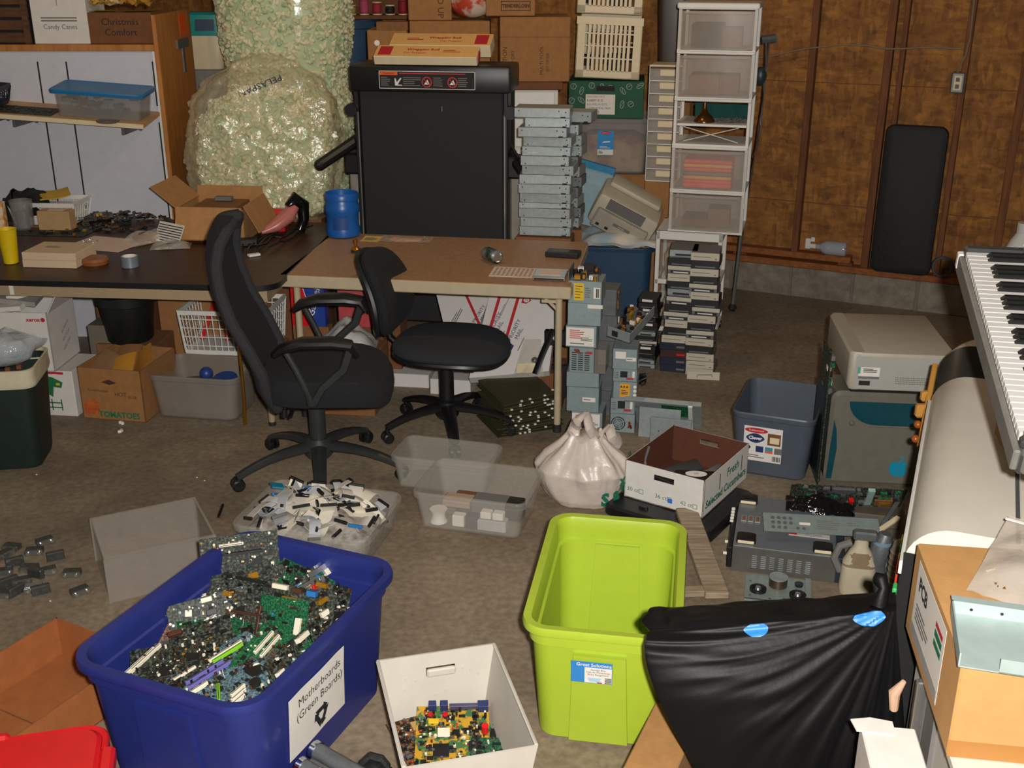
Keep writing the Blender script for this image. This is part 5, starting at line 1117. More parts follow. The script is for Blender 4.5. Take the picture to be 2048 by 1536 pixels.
# USPS style mailing boxes leaning under the table
M_MAIL = mat('mailer_white', '#cfc9c4', 0.65, var=0.02)
def mailer(name, label, quad, y0, y1, thick, lines):
    """a big flat carton leaning back: quad = four pixel corners (clockwise from upper left); upper edge at depth y1, lower at y0"""
    t = thing(name, label, 'box', (0, 0, 0), 0, 'white postal boxes under the tan table')
    pu = D((quad[0][0] + quad[1][0]) / 2, (quad[0][1] + quad[1][1]) / 2, y1); pd_ = D((quad[2][0] + quad[3][0]) / 2, (quad[2][1] + quad[3][1]) / 2, y0)
    n = Vector((math.cos(R(-9)), math.sin(R(-9)), 0)).cross(pu - pd_).normalized()
    if n.y < 0: n = -n
    o_ = Vector((0, 0, CAM_H)); pts = [o_ + _ray(*q) * ((pu - o_).dot(n) / _ray(*q).dot(n)) for q in quad]
    c = sum(pts, Vector()) / 4; t.location = c
    vs = [q - c for q in pts] + [q - c + n * thick for q in pts]
    p = MB(); p.add(vs, [(0, 1, 2, 3), (7, 6, 5, 4), (0, 4, 5, 1), (1, 5, 6, 2), (2, 6, 7, 3), (3, 7, 4, 0)], M_MAIL); p.build('carton', t)
    ex = (pts[1] - pts[0]).normalized(); ey = (-n).cross(ex).normalized()
    def X(px, py, ang=0):
        r = _ray(px, py); o = Vector((0, 0, CAM_H)); s_ = (pts[0] - o).dot(n) / r.dot(n); q = o + r * s_ - c - n * 0.0008
        m = Matrix.Identity(4)
        for i_, v in enumerate((ex, ey, -n)):
            for j_ in range(3): m[j_][i_] = v[j_]
        m.translation = q
        return m @ RZ(ang)
    lines(t, X)
    return t
def _stripe(p, X, a, b2, w):
    A, B = X(*a), X(*b2); va, vb = A.translation, B.translation; d = vb - va
    m = A.copy(); zc = m.col[2].xyz; dx = d.normalized(); dyv = zc.cross(dx)
    for j_ in range(3): m[j_][0] = dx[j_]; m[j_][1] = dyv[j_]
    m.translation = (va + vb) / 2
    p.box((0, 0, 0.0004), (d.length, w, 0.0005), K_RED, m)
def _l1(t, X):
    p = MB(); _stripe(p, X, (930, 585), (962, 656), 0.014); p.build('red_stripe', t)
    p = MB(); Y = X(958, 628, R(70)); p.text('PRIORITY', 0.028, K_NAVYI, Y); p.text('MAIL', 0.028, K_NAVYI, Y @ T(0, -0.03, 0)); p.lines(0.1, 0.03, 3, K_INKG, X(915, 630, R(75))); p.build('lettering', t)
mailer('postal_carton', 'large white postal box with one red stripe, leftmost under the tan table', ((868, 570), (985, 578), (940, 700), (905, 720)), 5.37, 5.70, 0.05, _l1)
def _l2(t, X):
    p = MB(); _stripe(p, X, (1001, 588), (975, 675), 0.016); _stripe(p, X, (1038, 590), (1004, 705), 0.016); p.build('red_stripe', t)
    for (px, py) in ((985, 668), (1024, 682)):
        p = MB(); Y = X(px, py, R(72)); p.prism([(-0.06, -0.02), (-0.02, -0.02), (-0.01, 0.02), (-0.05, 0.02)], 0, 0.0006, K_NAVYI, Y @ T(0.0, 0, 0)); p.tube([(-0.055, -0.012, 0.001), (-0.03, 0.004, 0.001), (-0.014, 0.006, 0.001)], 0.003, K_WHITE, 4, Y)
        p.text('PRIORITY', 0.03, K_NAVYI, Y @ T(0.062, 0.014, 0)); p.text('MAIL', 0.03, K_NAVYI, Y @ T(0.05, -0.016, 0)); p.lines(0.12, 0.01, 1, K_INKG, Y @ T(0.02, -0.05, 0)); p.build('postal_mark', t)
    p = MB(); Y = X(1053, 600, R(-8)); p.prism([(-0.022, 0.022), (0.004, 0.022), (0.026, 0), (0.004, -0.022), (-0.022, -0.022)], 0, 0.0005, K_RED, Y); p.lathe([(0.001, 0.0005), (0.015, 0.0005), (0.015, 0.001), (0.001, 0.001)], M_MAIL, 16, Y); p.text('G', 0.022, K_RED, Y @ T(0, 0, 0.001)); p.build('round_mark', t)
    p = MB(); p.lines(0.14, 0.012, 2, K_INKG, X(1008, 615, R(74))); p.build('small_print', t)
mailer('postal_carton', 'large white postal box with two red stripes under the tan table', ((985, 566), (1118, 572), (1098, 742), (938, 756)), 5.20, 5.56, 0.06, _l2)
p = MB(); p.bx(-0.1, 0.115, 0, 0.2, 0, 0.085, M_MAIL, b=0.003); q = G(898, 790)
single('small_white_carton', p, 'small white box on the floor behind the task chair column', 'box', (q.x, q.y, 0), R(-8), 'white postal boxes under the tan table')
p = MB(); p.bx(-0.2, 0.2, 0, 0.3, 0, 0.075, M_MAIL, b=0.003); q = G(790, 780)
single('long_white_carton', p, 'long flat white box on the floor left of the small white box', 'box', (q.x - 0.02, q.y + 0.05, 0), R(-8), 'white postal boxes under the tan table')
# black frame, strap, zip bag and the pile of flat boards
bf = thing('strap_holder', 'black plastic strap holder with a heart-shaped hole standing by the table leg', 'frame', (0.235, 5.28, 0), R(-8))
fz = D(1110, 662, 5.28).z
p = MB()
p.bx(-0.075, -0.045, 0, 0.03, 0.0, fz, K_BLACK, b=0.006); p.bx(-0.075, 0.09, 0, 0.03, fz - 0.08, fz, K_BLACK, b=0.006); p.bx(0.05, 0.09, 0, 0.03, 0.0, fz, K_BLACK, b=0.006); p.bx(-0.07, 0.09, 0.005, 0.03, 0.05, 0.22, K_BLACKM); p.build('frame', bf)
p = MB(); p.prism([(0, -0.016), (0.016, 0.004), (0.01, 0.014), (0, 0.008), (-0.01, 0.014), (-0.016, 0.004)], 0, 0.001, M_MAIL, face_front(-0.02, -0.0004, fz - 0.04)); p.build('heart_hole', bf)
q0, q1 = D(1108, 672, 5.1), D(1070, 745, 5.1)
p = MB(); p.tube([(q0.x, 5.2, q0.z), ((q0.x + q1.x) / 2 - 0.01, 5.12, (q0.z + q1.z) / 2 - 0.01), (q1.x, 5.08, q1.z)], 0.018, K_BLACK, 8, flat=0.35)
for k in range(5): a = (k + 0.5) / 5; p.ball((q0.x + (q1.x - q0.x) * a, 5.2 - 0.12 * a - 0.009, q0.z + (q1.z - q0.z) * a - 0.01 * math.sin(PI * a)), 0.0045, K_INKG, n=6)
single('black_strap', p, 'black strap with grey studs hanging from the black strap holder', 'strap')
q = G(1045, 860)
pile = Vector((q.x - 0.02, 5.08, 0))
rg = random.Random(61)
M_SHT = mat('olive_board', '#37331c', 0.6, var=0.1, scale=50)
for k in range(14):
    w, d = 0.33 - 0.004 * k, 0.3
    t_ = thing('flat_board', 'dark olive board with white clips, %s in the floor pile' % ORD[13 - k], 'board', (pile.x + rg.uniform(-0.015, 0.015), pile.y + rg.uniform(-0.012, 0.012) + 0.004 * k, 0.004 + 0.0125 * k), R(24 + rg.uniform(-5, 5)), 'flat boards piled by the table leg', (R(1.0 * k * 0.4), R(-0.3 * k), R(24 + rg.uniform(-5, 5))))
    p = MB(); p.sheet(lambda u, v: (w * (u - 0.5), d * (v - 0.5), 0.012 * (u - 0.5) ** 2 * (k % 4)), 6, 2, M_SHT, 0.006); p.build('board', t_)
    for j in range(4):
        p = MB(); x_ = rg.uniform(-0.45, 0.45) * w; e = rg.random()
        p.box((x_ if e < 0.75 else w / 2, -d / 2 - 0.002 if e < 0.75 else rg.uniform(-0.4, 0.4) * d, 0.004), (0.011, 0.008, 0.006), K_PAPER, RZ(0)); p.build('white_clip', t_)
zb = D(1075, 725, 5.2)
t_ = thing('zip_bag', 'clear zip bag with small beige parts on top of the flat boards', 'bag', (pile.x + 0.06, pile.y + 0.10, 0.30), 0, rot=(R(50), R(-8), R(-20)))
p = MB(); p.sheet(lambda u, v: (0.16 * (u - 0.5) * (1 - 0.45 * v), 0.2 * (v - 0.5), 0.02 * math.sin(PI * u) * (1 - v)), 10, 10, K_FILM, 0.001); p.build('bag', t_)
p = MB(); p.box((0, -0.06, 0.004), (0.12, 0.05, 0.02), K_CREAM); p.ball((0.03, -0.02, 0.015), 0.018, K_SILVER); p.build('contents', t_, kind='stuff')
p = MB(); p.bx(-0.16, 0.16, -0.14, 0.1, 0, 0.2, K_CARDB)
single('pile_support', p, 'dark carton behind the flat boards under the zip bag', 'box', (pile.x + 0.08, pile.y + 0.30, 0), R(-8))
p = MB(); p.tube([(0.028 * math.cos(a), 0.02 * math.sin(a), 0.006) for a in [2 * PI * i / 16 for i in range(17)]], 0.004, K_BLACK, 6, cap=False)
q = G(1029, 858); single('black_ring', p, 'small black ring on the floor beside the chair caster', 'ring', q)
# ================================================================ OFFICE CHAIRS
def star_base(t, r, z_hub, ang0, sag, m, caster_r=0.028):
    for k in range(5):
        a = ang0 + k * 2 * PI / 5; c, s = math.cos(a), math.sin(a)
        p = MB(); pts = []; rad = []
        for i in range(9):
            u = i / 8; rr_ = 0.03 + (r - 0.03) * u; z = z_hub - sag * (u ** 2.2)
            pts.append((rr_ * c, rr_ * s, z)); rad.append(0.036 - 0.012 * u)
        p.tube(pts, rad, m, 10, flat=0.62, up=(0, 0, 1)); leg = p.build('base_leg', t)
        p = MB(); cx, cy = r * c, r * s; dx, dy = -s, c
        p.cyl((cx, cy, caster_r), (cx, cy, z_hub - sag), 0.009, K_BLACK, 8)
        for sg in (-1, 1): p.lathe([(caster_r * 0.5, -0.011), (caster_r, -0.008), (caster_r, 0.006), (caster_r * 0.75, 0.011)], K_BLACK, 16, T(cx + dx * 0.016 * sg, cy + dy * 0.016 * sg, caster_r) @ RZ(a + PI / 2) @ RY(PI / 2 * sg))
        p.box((0, 0, 0), (0.05, 0.03, 0.02), K_BLACK, T(cx, cy, caster_r * 1.75) @ RZ(a + PI / 2), b=0.006)
        p.build('caster', leg)
ch = thing('executive_chair', 'black high-back mesh office chair with loop arms facing right', 'chair', (-0.85, 4.50, 0), R(3))
M_CHF = mat('chair_frame_grey', '#2e3030', 0.38, var=0.1)
star_base(ch, 0.37, 0.135, R(61), 0.075, M_CHF)
p = MB(); p.lathe([(0.05, 0.085), (0.062, 0.1), (0.062, 0.15), (0.045, 0.175)], M_CHF, 20); p.build('hub', ch)
p = MB(); p.lathe([(0.036, 0.17), (0.036, 0.33), (0.03, 0.335), (0.03, 0.41)], M_CHF, 18); p.build('gas_lift', ch)
p = MB(); p.box((0, 0, 0.425), (0.2, 0.16, 0.05), K_BLACK, b=0.012); p.tube([(-0.05, -0.08, 0.41), (-0.07, -0.16, 0.38), (-0.08, -0.22, 0.36)], 0.007, K_BLACK, 8); p.build('mechanism', ch)
p = MB(); p.tube([(-0.1, -0.12, 0.405), (-0.115, -0.14, 0.36)], 0.006, K_BLACK, 8); p.cyl((-0.115, -0.14, 0.365), (-0.117, -0.143, 0.33), 0.013, K_BLACK, 10); p.build('tilt_knob', ch)
def superpad(W, Dp, zb, zt, rx, sag=0.0, m=K_FAB, nx=26, ny=22, dome=0.02, e=3.2, y0=0, x0=0):
    p = MB(); rs = []
    prof = [(0.86, zb), (0.96, zb + (zt - zb) * 0.12), (1.0, zb + (zt - zb) * 0.45), (0.985, zb + (zt - zb) * 0.8), (0.93, zt), (0.7, zt + dome * 0.6), (0.35, zt + dome)]
    for s_, z in prof:
        ring = []
        for i in range(40):
            a = 2 * PI * i / 40; ca, sa = math.cos(a), math.sin(a)
            k = (abs(ca) ** e + abs(sa) ** e) ** (-1 / e)
            x, y = W / 2 * s_ * k * ca, Dp / 2 * s_ * k * sa
            ring.append((x + x0, y + y0, z - rx * max(0, (x / (W / 2))) ** 3))
        rs.append(ring)
    p.rings(rs, m); return p
superpad(0.56, 0.54, 0.40, 0.525, 0.05, dome=0.012, x0=0.06).build('seat', ch)
# high curved back: profile in x-z, wide along y
bp = [(-0.185, 0.38), (-0.215, 0.46), (-0.225, 0.55), (-0.27, 0.66), (-0.33, 0.78), (-0.365, 0.9), (-0.375, 1.0), (-0.36, 1.08), (-0.335, 1.13), (-0.325, 1.145)]
bw = [0.17, 0.21, 0.235, 0.24, 0.235, 0.225, 0.21, 0.19, 0.14, 0.06]
def back_surf(u, v, off):
    f_ = v * (len(bp) - 1); i = min(int(f_), len(bp) - 2); q = f_ - i
    x = bp[i][0] * (1 - q) + bp[i + 1][0] * q; z = bp[i][1] * (1 - q) + bp[i + 1][1] * q; w = bw[i] * (1 - q) + bw[i + 1] * q
    s_ = (u - 0.5) * 2
    return (x + 0.055 * s_ * s_ + off, w * s_, z)
p = MB(); p.sheet(lambda u, v: back_surf(u, v, 0.0), 20, 36, K_FAB, 0.03); p.build('backrest', ch)
p = MB(); fr = [back_surf(0, j / 40, -0.008) for j in range(41)] + [back_surf(i / 8, 1, -0.008) for i in range(1, 8)] + [back_surf(1, 1 - j / 40, -0.008) for j in range(41)] + [back_surf(1 - i / 8, 0, -0.008) for i in range(1, 8)]
p.tube(fr + [fr[0]], 0.024, K_MESH, 10, cap=False, up=(1, 0, 0)); p.build('back_frame', ch)
p = MB(); p.tube([(-0.06, 0, 0.41), (-0.19, 0, 0.4), (-0.25, 0, 0.48), (-0.27, 0, 0.6)], 0.024, K_BLACK, 10, flat=0.6); p.build('back_bracket', ch)
for sy_ in (-1, 1):
    y = sy_ * 0.305
    arm = MB(); pts = [(-0.11, y * 0.99, 0.665), (-0.08, y, 0.69), (0.0, y, 0.712), (0.12, y, 0.712), (0.19, y, 0.70), (0.215, y * 0.97, 0.655)]
    arm.tube(pts, [0.026, 0.042, 0.05, 0.05, 0.045, 0.028], K_BLACK, 12, flat=0.5, up=(0, 0, 1)); ao = arm.build('armrest', ch)
    p = MB(); p.tube([(-0.07, y, 0.685), (-0.03, y, 0.6), (0.01, y, 0.5), (0.02, y * 0.98, 0.45), (0.0, y * 0.7, 0.415), (0.0, y * 0.25, 0.42)], [0.013, 0.013, 0.013, 0.016, 0.018, 0.018], M_CHF, 8); p.build('rear_strut', ao)
    p = MB(); p.tube([(0.19, y, 0.685), (0.16, y, 0.6), (0.07, y, 0.52), (0.03, y * 0.98, 0.45)], [0.018, 0.018, 0.017, 0.016], M_CHF, 8); p.build('front_strut', ao)
# small task chair
tc_ = thing('task_chair', 'small black padded task chair without arms under the tan table', 'chair', (-0.31, 4.97, 0), R(-12))
star_base(tc_, 0.31, 0.13, R(75), 0.055, K_BLACK, 0.026)
p = MB(); p.lathe([(0.045, 0.075), (0.055, 0.09), (0.05, 0.16), (0.034, 0.17), (0.034, 0.34), (0.028, 0.345), (0.028, 0.4)], K_BLACK, 18); p.build('gas_lift', tc_)
p = MB(); p.box((0, 0, 0.405), (0.22, 0.2, 0.03), K_BLACK, b=0.008); p.box((0.16, -0.17, 0.39), (0.05, 0.025, 0.02), K_BLACK, b=0.006); p.build('mechanism', tc_)
M_TFAB = mat('task_fabric', '#24262b', 0.95, var=0.2, scale=180, bump=0.3, bscale=420)
superpad(0.54, 0.52, 0.42, 0.475, 0.03, dome=0.012, m=M_TFAB, e=2.7, x0=0.03).build('seat', tc_)
p = superpad(0.54, 0.525, 0.405, 0.44, 0.028, dome=0.0, m=K_BLACK, e=2.7, x0=0.03); p.build('seat_shell', tc_)
def pad_back(m, sc, th, off):
    q = MB(); H = 0.40; W = 0.45; rs = []
    for s_, o in ((0.55, -th * 0.5), (0.9, -th * 0.5), (1.0, -th * 0.1), (0.98, th * 0.3), (0.85, th * 0.5), (0.5, th * 0.58)):
        ring = []
        for i in range(36):
            a = 2 * PI * i / 36; ca, sa = math.cos(a), math.sin(a); k = (abs(ca) ** 3 + abs(sa) ** 3) ** (-1 / 3)
            y = W / 2 * sc * s_ * k * ca; z = H / 2 * sc * s_ * k * sa
            y *= 0.9 - 0.14 * (z / (H / 2))
            ring.append((o + off + 0.05 * (y / (W / 2)) ** 2 + 0.03 * math.cos(PI * z / H), y, z))
        rs.append(ring)
    q.rings(rs, m); return q
bx_ = T(-0.315, 0, 0.685) @ RY(R(-14))
q = pad_back(K_FAB, 1.0, 0.07, 0.0); q.v = [bx_ @ v for v in q.v]; q.build('backrest', tc_)
q = pad_back(mat('back_shell', '#1c1c1e', 0.35, var=0.1), 1.03, 0.04, -0.04); q.v = [bx_ @ v for v in q.v]; q.build('back_shell', tc_)
p = MB(); p.tube([(-0.05, 0, 0.4), (-0.2, 0, 0.405), (-0.27, 0, 0.46), (-0.31, 0, 0.62)], 0.022, K_BLACK, 8, flat=0.5); p.build('back_bar', tc_)
p = MB(); p.cyl((-0.3, -0.02, 0.60), (-0.365, -0.03, 0.605), 0.025, K_BLACK, 12); p.build('adjusting_knob', tc_)
# ================================================================ STACKS BETWEEN TABLE AND CART
M_GOLDW = mat('copper_parts', '#b0702c', 0.4, 0.3, col2='#3a2a1c', scale=60, lo=0.42, hi=0.58)
def psu(label, loc, rz, w, d, h, style, group, dark=0):
    t = thing('power_supply', label, 'power supply', loc, rz, group)
    m = mat('psu_steel', '#8c9a9b', 0.45, 0.25, var=0.07, scale=30)
    p = MB(); p.bx(-w / 2, w / 2, 0, d, 0, h, m, b=0.002); p.build('case', t)
    X = face_front(0, -0.0004, h / 2)
    if style == 'yellow':
        p = MB(); p.box((-w * 0.18, 0.002, 0.0006), (w * 0.3, h * 0.78, 0.0008), K_YELLOW, X)
        for k in range(5): p.lines(w * 0.24, h * 0.06, 1, K_INK, X @ T(-w * 0.18, h * 0.28 - k * h * 0.13, 0.0008), seed=k)
        p.box((w * 0.36, 0, 0.0006), (w * 0.2, h * 0.5, 0.0008), K_PAPER, X); p.box((w * 0.36, 0, 0.0012), (0.006, h * 0.4, 0.0004), K_INK, X); p.box((w * 0.41, 0, 0.0012), (0.004, h * 0.4, 0.0004), K_INK, X); p.lines(w * 0.18, h * 0.5, 5, K_INKG, X @ T(w * 0.1, 0, 0)); p.build('label', t)
    elif style == 'label':
        p = MB(); p.box((-0.004, 0, 0.0006), (w * 0.9, h * 0.86, 0.0008), K_PAPER, X); p.lines(w * 0.5, h * 0.45, 5, K_RED, X @ T(-w * 0.12, h * 0.12, 0.0008)); p.lines(w * 0.4, h * 0.2, 3, K_GREENI, X @ T(w * 0.2, -h * 0.1, 0.0008)); p.lines(w * 0.7, h * 0.12, 1, K_INKG, X @ T(0, -h * 0.32, 0.0008)); p.build('label', t)
    elif style == 'grille':
        p = MB()
        for i in range(3):
            for j in range(9): p.box((-w * 0.3 + i * w * 0.26, -h * 0.38 + j * h * 0.085, 0.0005), (w * 0.2, h * 0.035, 0.0008), K_INK, X)
        p.box((w * 0.3, h * 0.32, 0.0006), (0.03, 0.012, 0.001), K_RED, X); p.build('vent_grille', t)
        p = MB(); p.tube([(-0.02, -0.004, h * 0.9), (-0.03, -0.012, h * 0.86), (-0.005, -0.014, h * 0.83), (-0.015, -0.006, h * 0.92), (-0.035, -0.01, h * 0.93)], 0.005, mat('red_brown_wire', '#7a2a1c', 0.6), 6); p.build('wire_bundle', t)
    elif style == 'sticker':
        p = MB(); p.box((0.03, h * 0.02, 0.0006), (w * 0.4, h * 0.18, 0.0008), K_PAPER, X); p.lines(w * 0.34, h * 0.08, 1, K_INKG, X @ T(0.03, h * 0.02, 0.0008)); p.build('sticker', t)
    elif style == 'socket':
        p = MB(); p.box((-w * 0.05, h * 0.1, 0.0006), (w * 0.3, h * 0.5, 0.003), K_INK, X, b=0.001); p.box((w * 0.2, -h * 0.25, 0.0006), (w * 0.3, h * 0.15, 0.001), K_RED, X); p.box((w * 0.36, h * 0.1, 0.0006), (w * 0.1, h * 0.5, 0.001), K_PAPER, X)
        for j in range(4): p.box((-w * 0.36, -h * 0.2 + j * h * 0.14, 0.0006), (w * 0.18, h * 0.06, 0.0008), K_INKG, X)
        p.build('power_socket', t)
    elif style == 'warn':
        p = MB(); p.box((0, 0, 0.0006), (w * 0.42, h * 0.8, 0.0008), mat('amber_label', '#d99a1c', 0.6, var=0), X)
        for k in range(3): p.prism([(-0.006, -0.004), (0.006, -0.004), (0, 0.007)], 0.001, 0.0014, K_INK, X @ T(-0.018 + 0.014 * k, h * 0.22, 0))
        p.lines(w * 0.3, h * 0.3, 3, K_INK, X @ T(0, -h * 0.1, 0.0008)); p.build('warning_label', t)
        p = MB()
        for k in range(3): p.lathe([(0.001, 0), (0.008, 0), (0.008, 0.001), (0.001, 0.001)], K_PAPER, 12, X @ T(w * 0.42, h * 0.25 - k * h * 0.25, 0))
        p.build('round_stickers', t)
    elif style == 'fan':
        p = MB(); r = h * 0.36; Y = X @ T(-w * 0.17, 0, 0)
        for rr_ in (1.0, 0.68, 0.4): p.lathe([(r * rr_ * 0.86, 0.0004), (r * rr_, 0.0004), (r * rr_, 0.0014), (r * rr_ * 0.86, 0.0014)], K_INK, 24, Y, False, False)
        for k in range(4): p.box((r * 0.7, 0, 0.001), (r * 0.7, 0.004, 0.0014), m, Y @ RZ(k * PI / 2 + 0.4))
        p.build('fan_grille', t)
        p = MB(); p.tube([(w * 0.28, -0.002, h * 0.6), (w * 0.3, -0.016, h * 0.5), (w * 0.26, -0.012, h * 0.36), (w * 0.34, -0.014, h * 0.45), (w * 0.36, -0.006, h * 0.3)], 0.006, MATS.get('red_brown_wire') or K_CARDB, 6); p.build('wire_bundle', t)
    return t
def parts_heap(t, w, d, z, n, seed, name='exposed_parts'):
    rg = random.Random(seed); p = MB()
    for k in range(n):
        c = rg.choice((K_GOLDW if False else M_GOLDW, K_BLACK, K_GOLD, K_STEELD, K_BLACK, K_WHITE, K_GOLD))
        x, y = rg.uniform(-w / 2, w / 2), rg.uniform(0.1 * d, 0.9 * d)
        if rg.random() < 0.5: p.box((x, y, z + 0.015), (rg.uniform(0.01, 0.035), rg.uniform(0.01, 0.03), rg.uniform(0.015, 0.04)), c, RZ(0))
        else: p.cyl((x, y, z), (x, y, z + rg.uniform(0.02, 0.045)), rg.uniform(0.006, 0.013), c, 8)
    p.build(name, t, kind='stuff')
q = G(1168, 861)
lay = [('label', 0.095, 0.15, 'white labelled power supply at the bottom of the left stack by the table leg', 0.012),
       ('sticker', 0.125, 0.155, 'plain grey power supply with a small white sticker low in the left stack', -0.01),
       ('none', 0.075, 0.155, 'plain grey power supply below the grille one in the left stack', -0.012),
       ('grille', 0.125, 0.118, 'power supply with slotted grille in the middle of the left stack', -0.02),
       ('label', 0.105, 0.145, 'power supply with a full white label and red print in the left stack', -0.025),
       ('none', 0.11, 0.155, 'plain grey power supply just under the yellow labelled one', -0.012),
       ('yellow', 0.105, 0.155, 'open topped power supply with yellow label, topmost of the left stack', -0.012)]
z_ = 0.0; gp = 'power supplies stacked beside the tan table'
for k, (st, h, w, lb, dx) in enumerate(lay):
    t_ = psu(lb, (q.x + dx, q.y + 0.004 * (k % 3), z_), R(-12 + 2 * (k % 3)), w, 0.15, h, st, gp)
    if k == 6:
        parts_heap(t_, 0.12, 0.15, h, 26, 5)
        p = MB(); p.bx(-w / 2 - 0.001, -w / 2 + 0.002, 0, 0.15, h, h + 0.05, K_STEELD); p.bx(-0.02, 0.03, 0.09, 0.15, h, h + 0.05, K_BLACK, b=0.004); p.build('heat_sink', t_)
    if k == 3:
        p = MB(); p.bx(0.06, 0.115, 0.0, 0.14, 0.0, h - 0.004, K_FROST, b=0.003); p.build('side_shroud', t_)
    if k == 5: p = MB(); p.box((0.05, -0.0005, h * 0.86), (0.07, 0.001, 0.018), K_PAPER); p.build('sticker', t_)
    z_ += h + 0.001
for k in range(5):
    zz = 0.11 + 0.13 * k
    t_ = thing('power_supply', ('lowest', 'second lowest', 'middle', 'second highest', 'highest')[k] + ' dark sided power supply at the rear of the left stack', 'power supply', (q.x + 0.085 + 0.006 * (k % 2), q.y + 0.2, zz - 0.11 if k == 0 else zz - 0.11), R(-14), gp)
    p = MB(); p.bx(-0.07, 0.07, 0, 0.14, 0, 0.129, K_STEELD, b=0.002); p.build('case', t_)
    p = MB(); p.box((0.072, 0.05, 0.07), (0.004, 0.01, 0.09), K_PAPER if k % 2 else M_GOLDW); p.build('side_tab', t_)
q = G(1244, 865)
lay = [('fan', 0.095, 0.118, 'power supply with round fan grille at the bottom of the right stack', 0.0), ('socket', 0.078, 0.115, 'power supply with small black socket, second lowest of the right stack', -0.002),
       ('warn', 0.085, 0.112, 'power supply with amber warning label in the middle of the right stack', 0.006), ('socket', 0.062, 0.112, 'power supply with large black socket under the labelled one in the right stack', 0.004),
       ('sticker', 0.10, 0.115, 'grey power supply with white stickers on top of the right stack', 0.0)]
z_ = 0.0
for k, (st, h, w, lb, dx) in enumerate(lay):
    t_ = psu(lb, (q.x + dx, q.y + 0.003 * (k % 2), z_), R(-10 + 2 * (k % 2)), w, 0.15, h, st, gp)
    if k == 4: p = MB(); p.box((-0.02, -0.0006, 0.07), (0.05, 0.001, 0.035), K_PAPER); p.build('label', t_)
    z_ += h + 0.001
# open slanted supply leaning on the right stack
t_ = thing('open_power_supply', 'open power supply with copper parts, tilted on top of the right stack', 'power supply', (q.x - 0.03, q.y + 0.03, z_ + 0.035), 0, gp, (R(16), R(8), R(-30)))
p = MB(); p.bx(-0.06, 0.06, 0, 0.26, 0, 0.004, K_STEELD); p.bx(0.057, 0.06, 0, 0.26, 0, 0.055, K_STEEL); p.bx(-0.06, 0.06, 0, 0.003, 0, 0.06, K_STEEL); p.build('case', t_)
p = MB(); p.box((-0.02, -0.001, 0.03), (0.03, 0.003, 0.03), K_INK); p.build('power_socket', t_)
parts_heap(t_, 0.1, 0.26, 0.006, 34, 9)
# flat metal chassis pieces beside the stacks
q = G(1305, 862)
t_ = thing('metal_chassis', 'flat grey metal computer tray with green board leaning beside the right stack', 'chassis', (q.x + 0.06, q.y + 0.08, 0.0), 0, rot=(R(38), 0, R(-14)))
p = MB(); p.bx(-0.17, 0.19, 0, 0.004, 0, 0.24, K_STEEL); p.bx(-0.17, 0.19, -0.02, 0.0, 0.225, 0.24, K_STEEL); p.bx(0.13, 0.15, -0.03, 0, 0.02, 0.24, K_WHITE); p.build('tray', t_)
p = MB(); p.bx(0.0, 0.125, -0.004, 0, 0.1, 0.21, K_PCB); p.build('green_board', t_)
p = MB(); X = face_front(-0.09, -0.0005, 0.15); p.lines(0.12, 0.02, 1, K_INKG, X); p.box((-0.05, 0.06, 0.0006), (0.03, 0.012, 0.0008), K_BLUEI, X); p.box((0.02, 0.06, 0.0006), (0.03, 0.012, 0.0008), K_GREENI, X); p.build('stickers', t_)
q = G(1290, 872)
t_ = thing('steel_sheet', 'blank grey metal sheet standing in front of the metal tray', 'panel', (q.x + 0.04, q.y - 0.02, 0), 0, rot=(R(-3), 0, R(-14)))
p = MB(); p.bx(-0.075, 0.12, 0, 0.003, 0, 0.15, K_STEEL); p.build('panel', t_)
q = G(1320, 885)
t_ = thing('drive_cage', 'small grey metal drive cage in front of the blank sheet', 'drive cage', (q.x + 0.02, q.y - 0.01, 0), R(-14))
p = MB(); p.bx(-0.07, 0.12, 0, 0.02, 0, 0.125, K_STEEL, b=0.002); p.build('case', t_)
p = MB()
for k in range(3): p.cyl((-0.03 + 0.05 * k, -0.0008, 0.06 + 0.02 * (k % 2)), (-0.03 + 0.05 * k, 0.001, 0.06 + 0.02 * (k % 2)), 0.003, K_INK, 8)
p.build('screw_holes', t_)
q = G(1278, 770); p = MB(); rg = random.Random(5)
for k in range(14): p.tube([(rg.uniform(-0.04, 0.04), rg.uniform(-0.03, 0.03), rg.uniform(0.0, 0.06)) for j in range(4)], 0.004, K_BLACK, 5)
single('wire_tangle', p, 'black tangle of wires on the floor behind the metal tray', 'wire', (q.x, q.y, 0.004), kind='stuff')
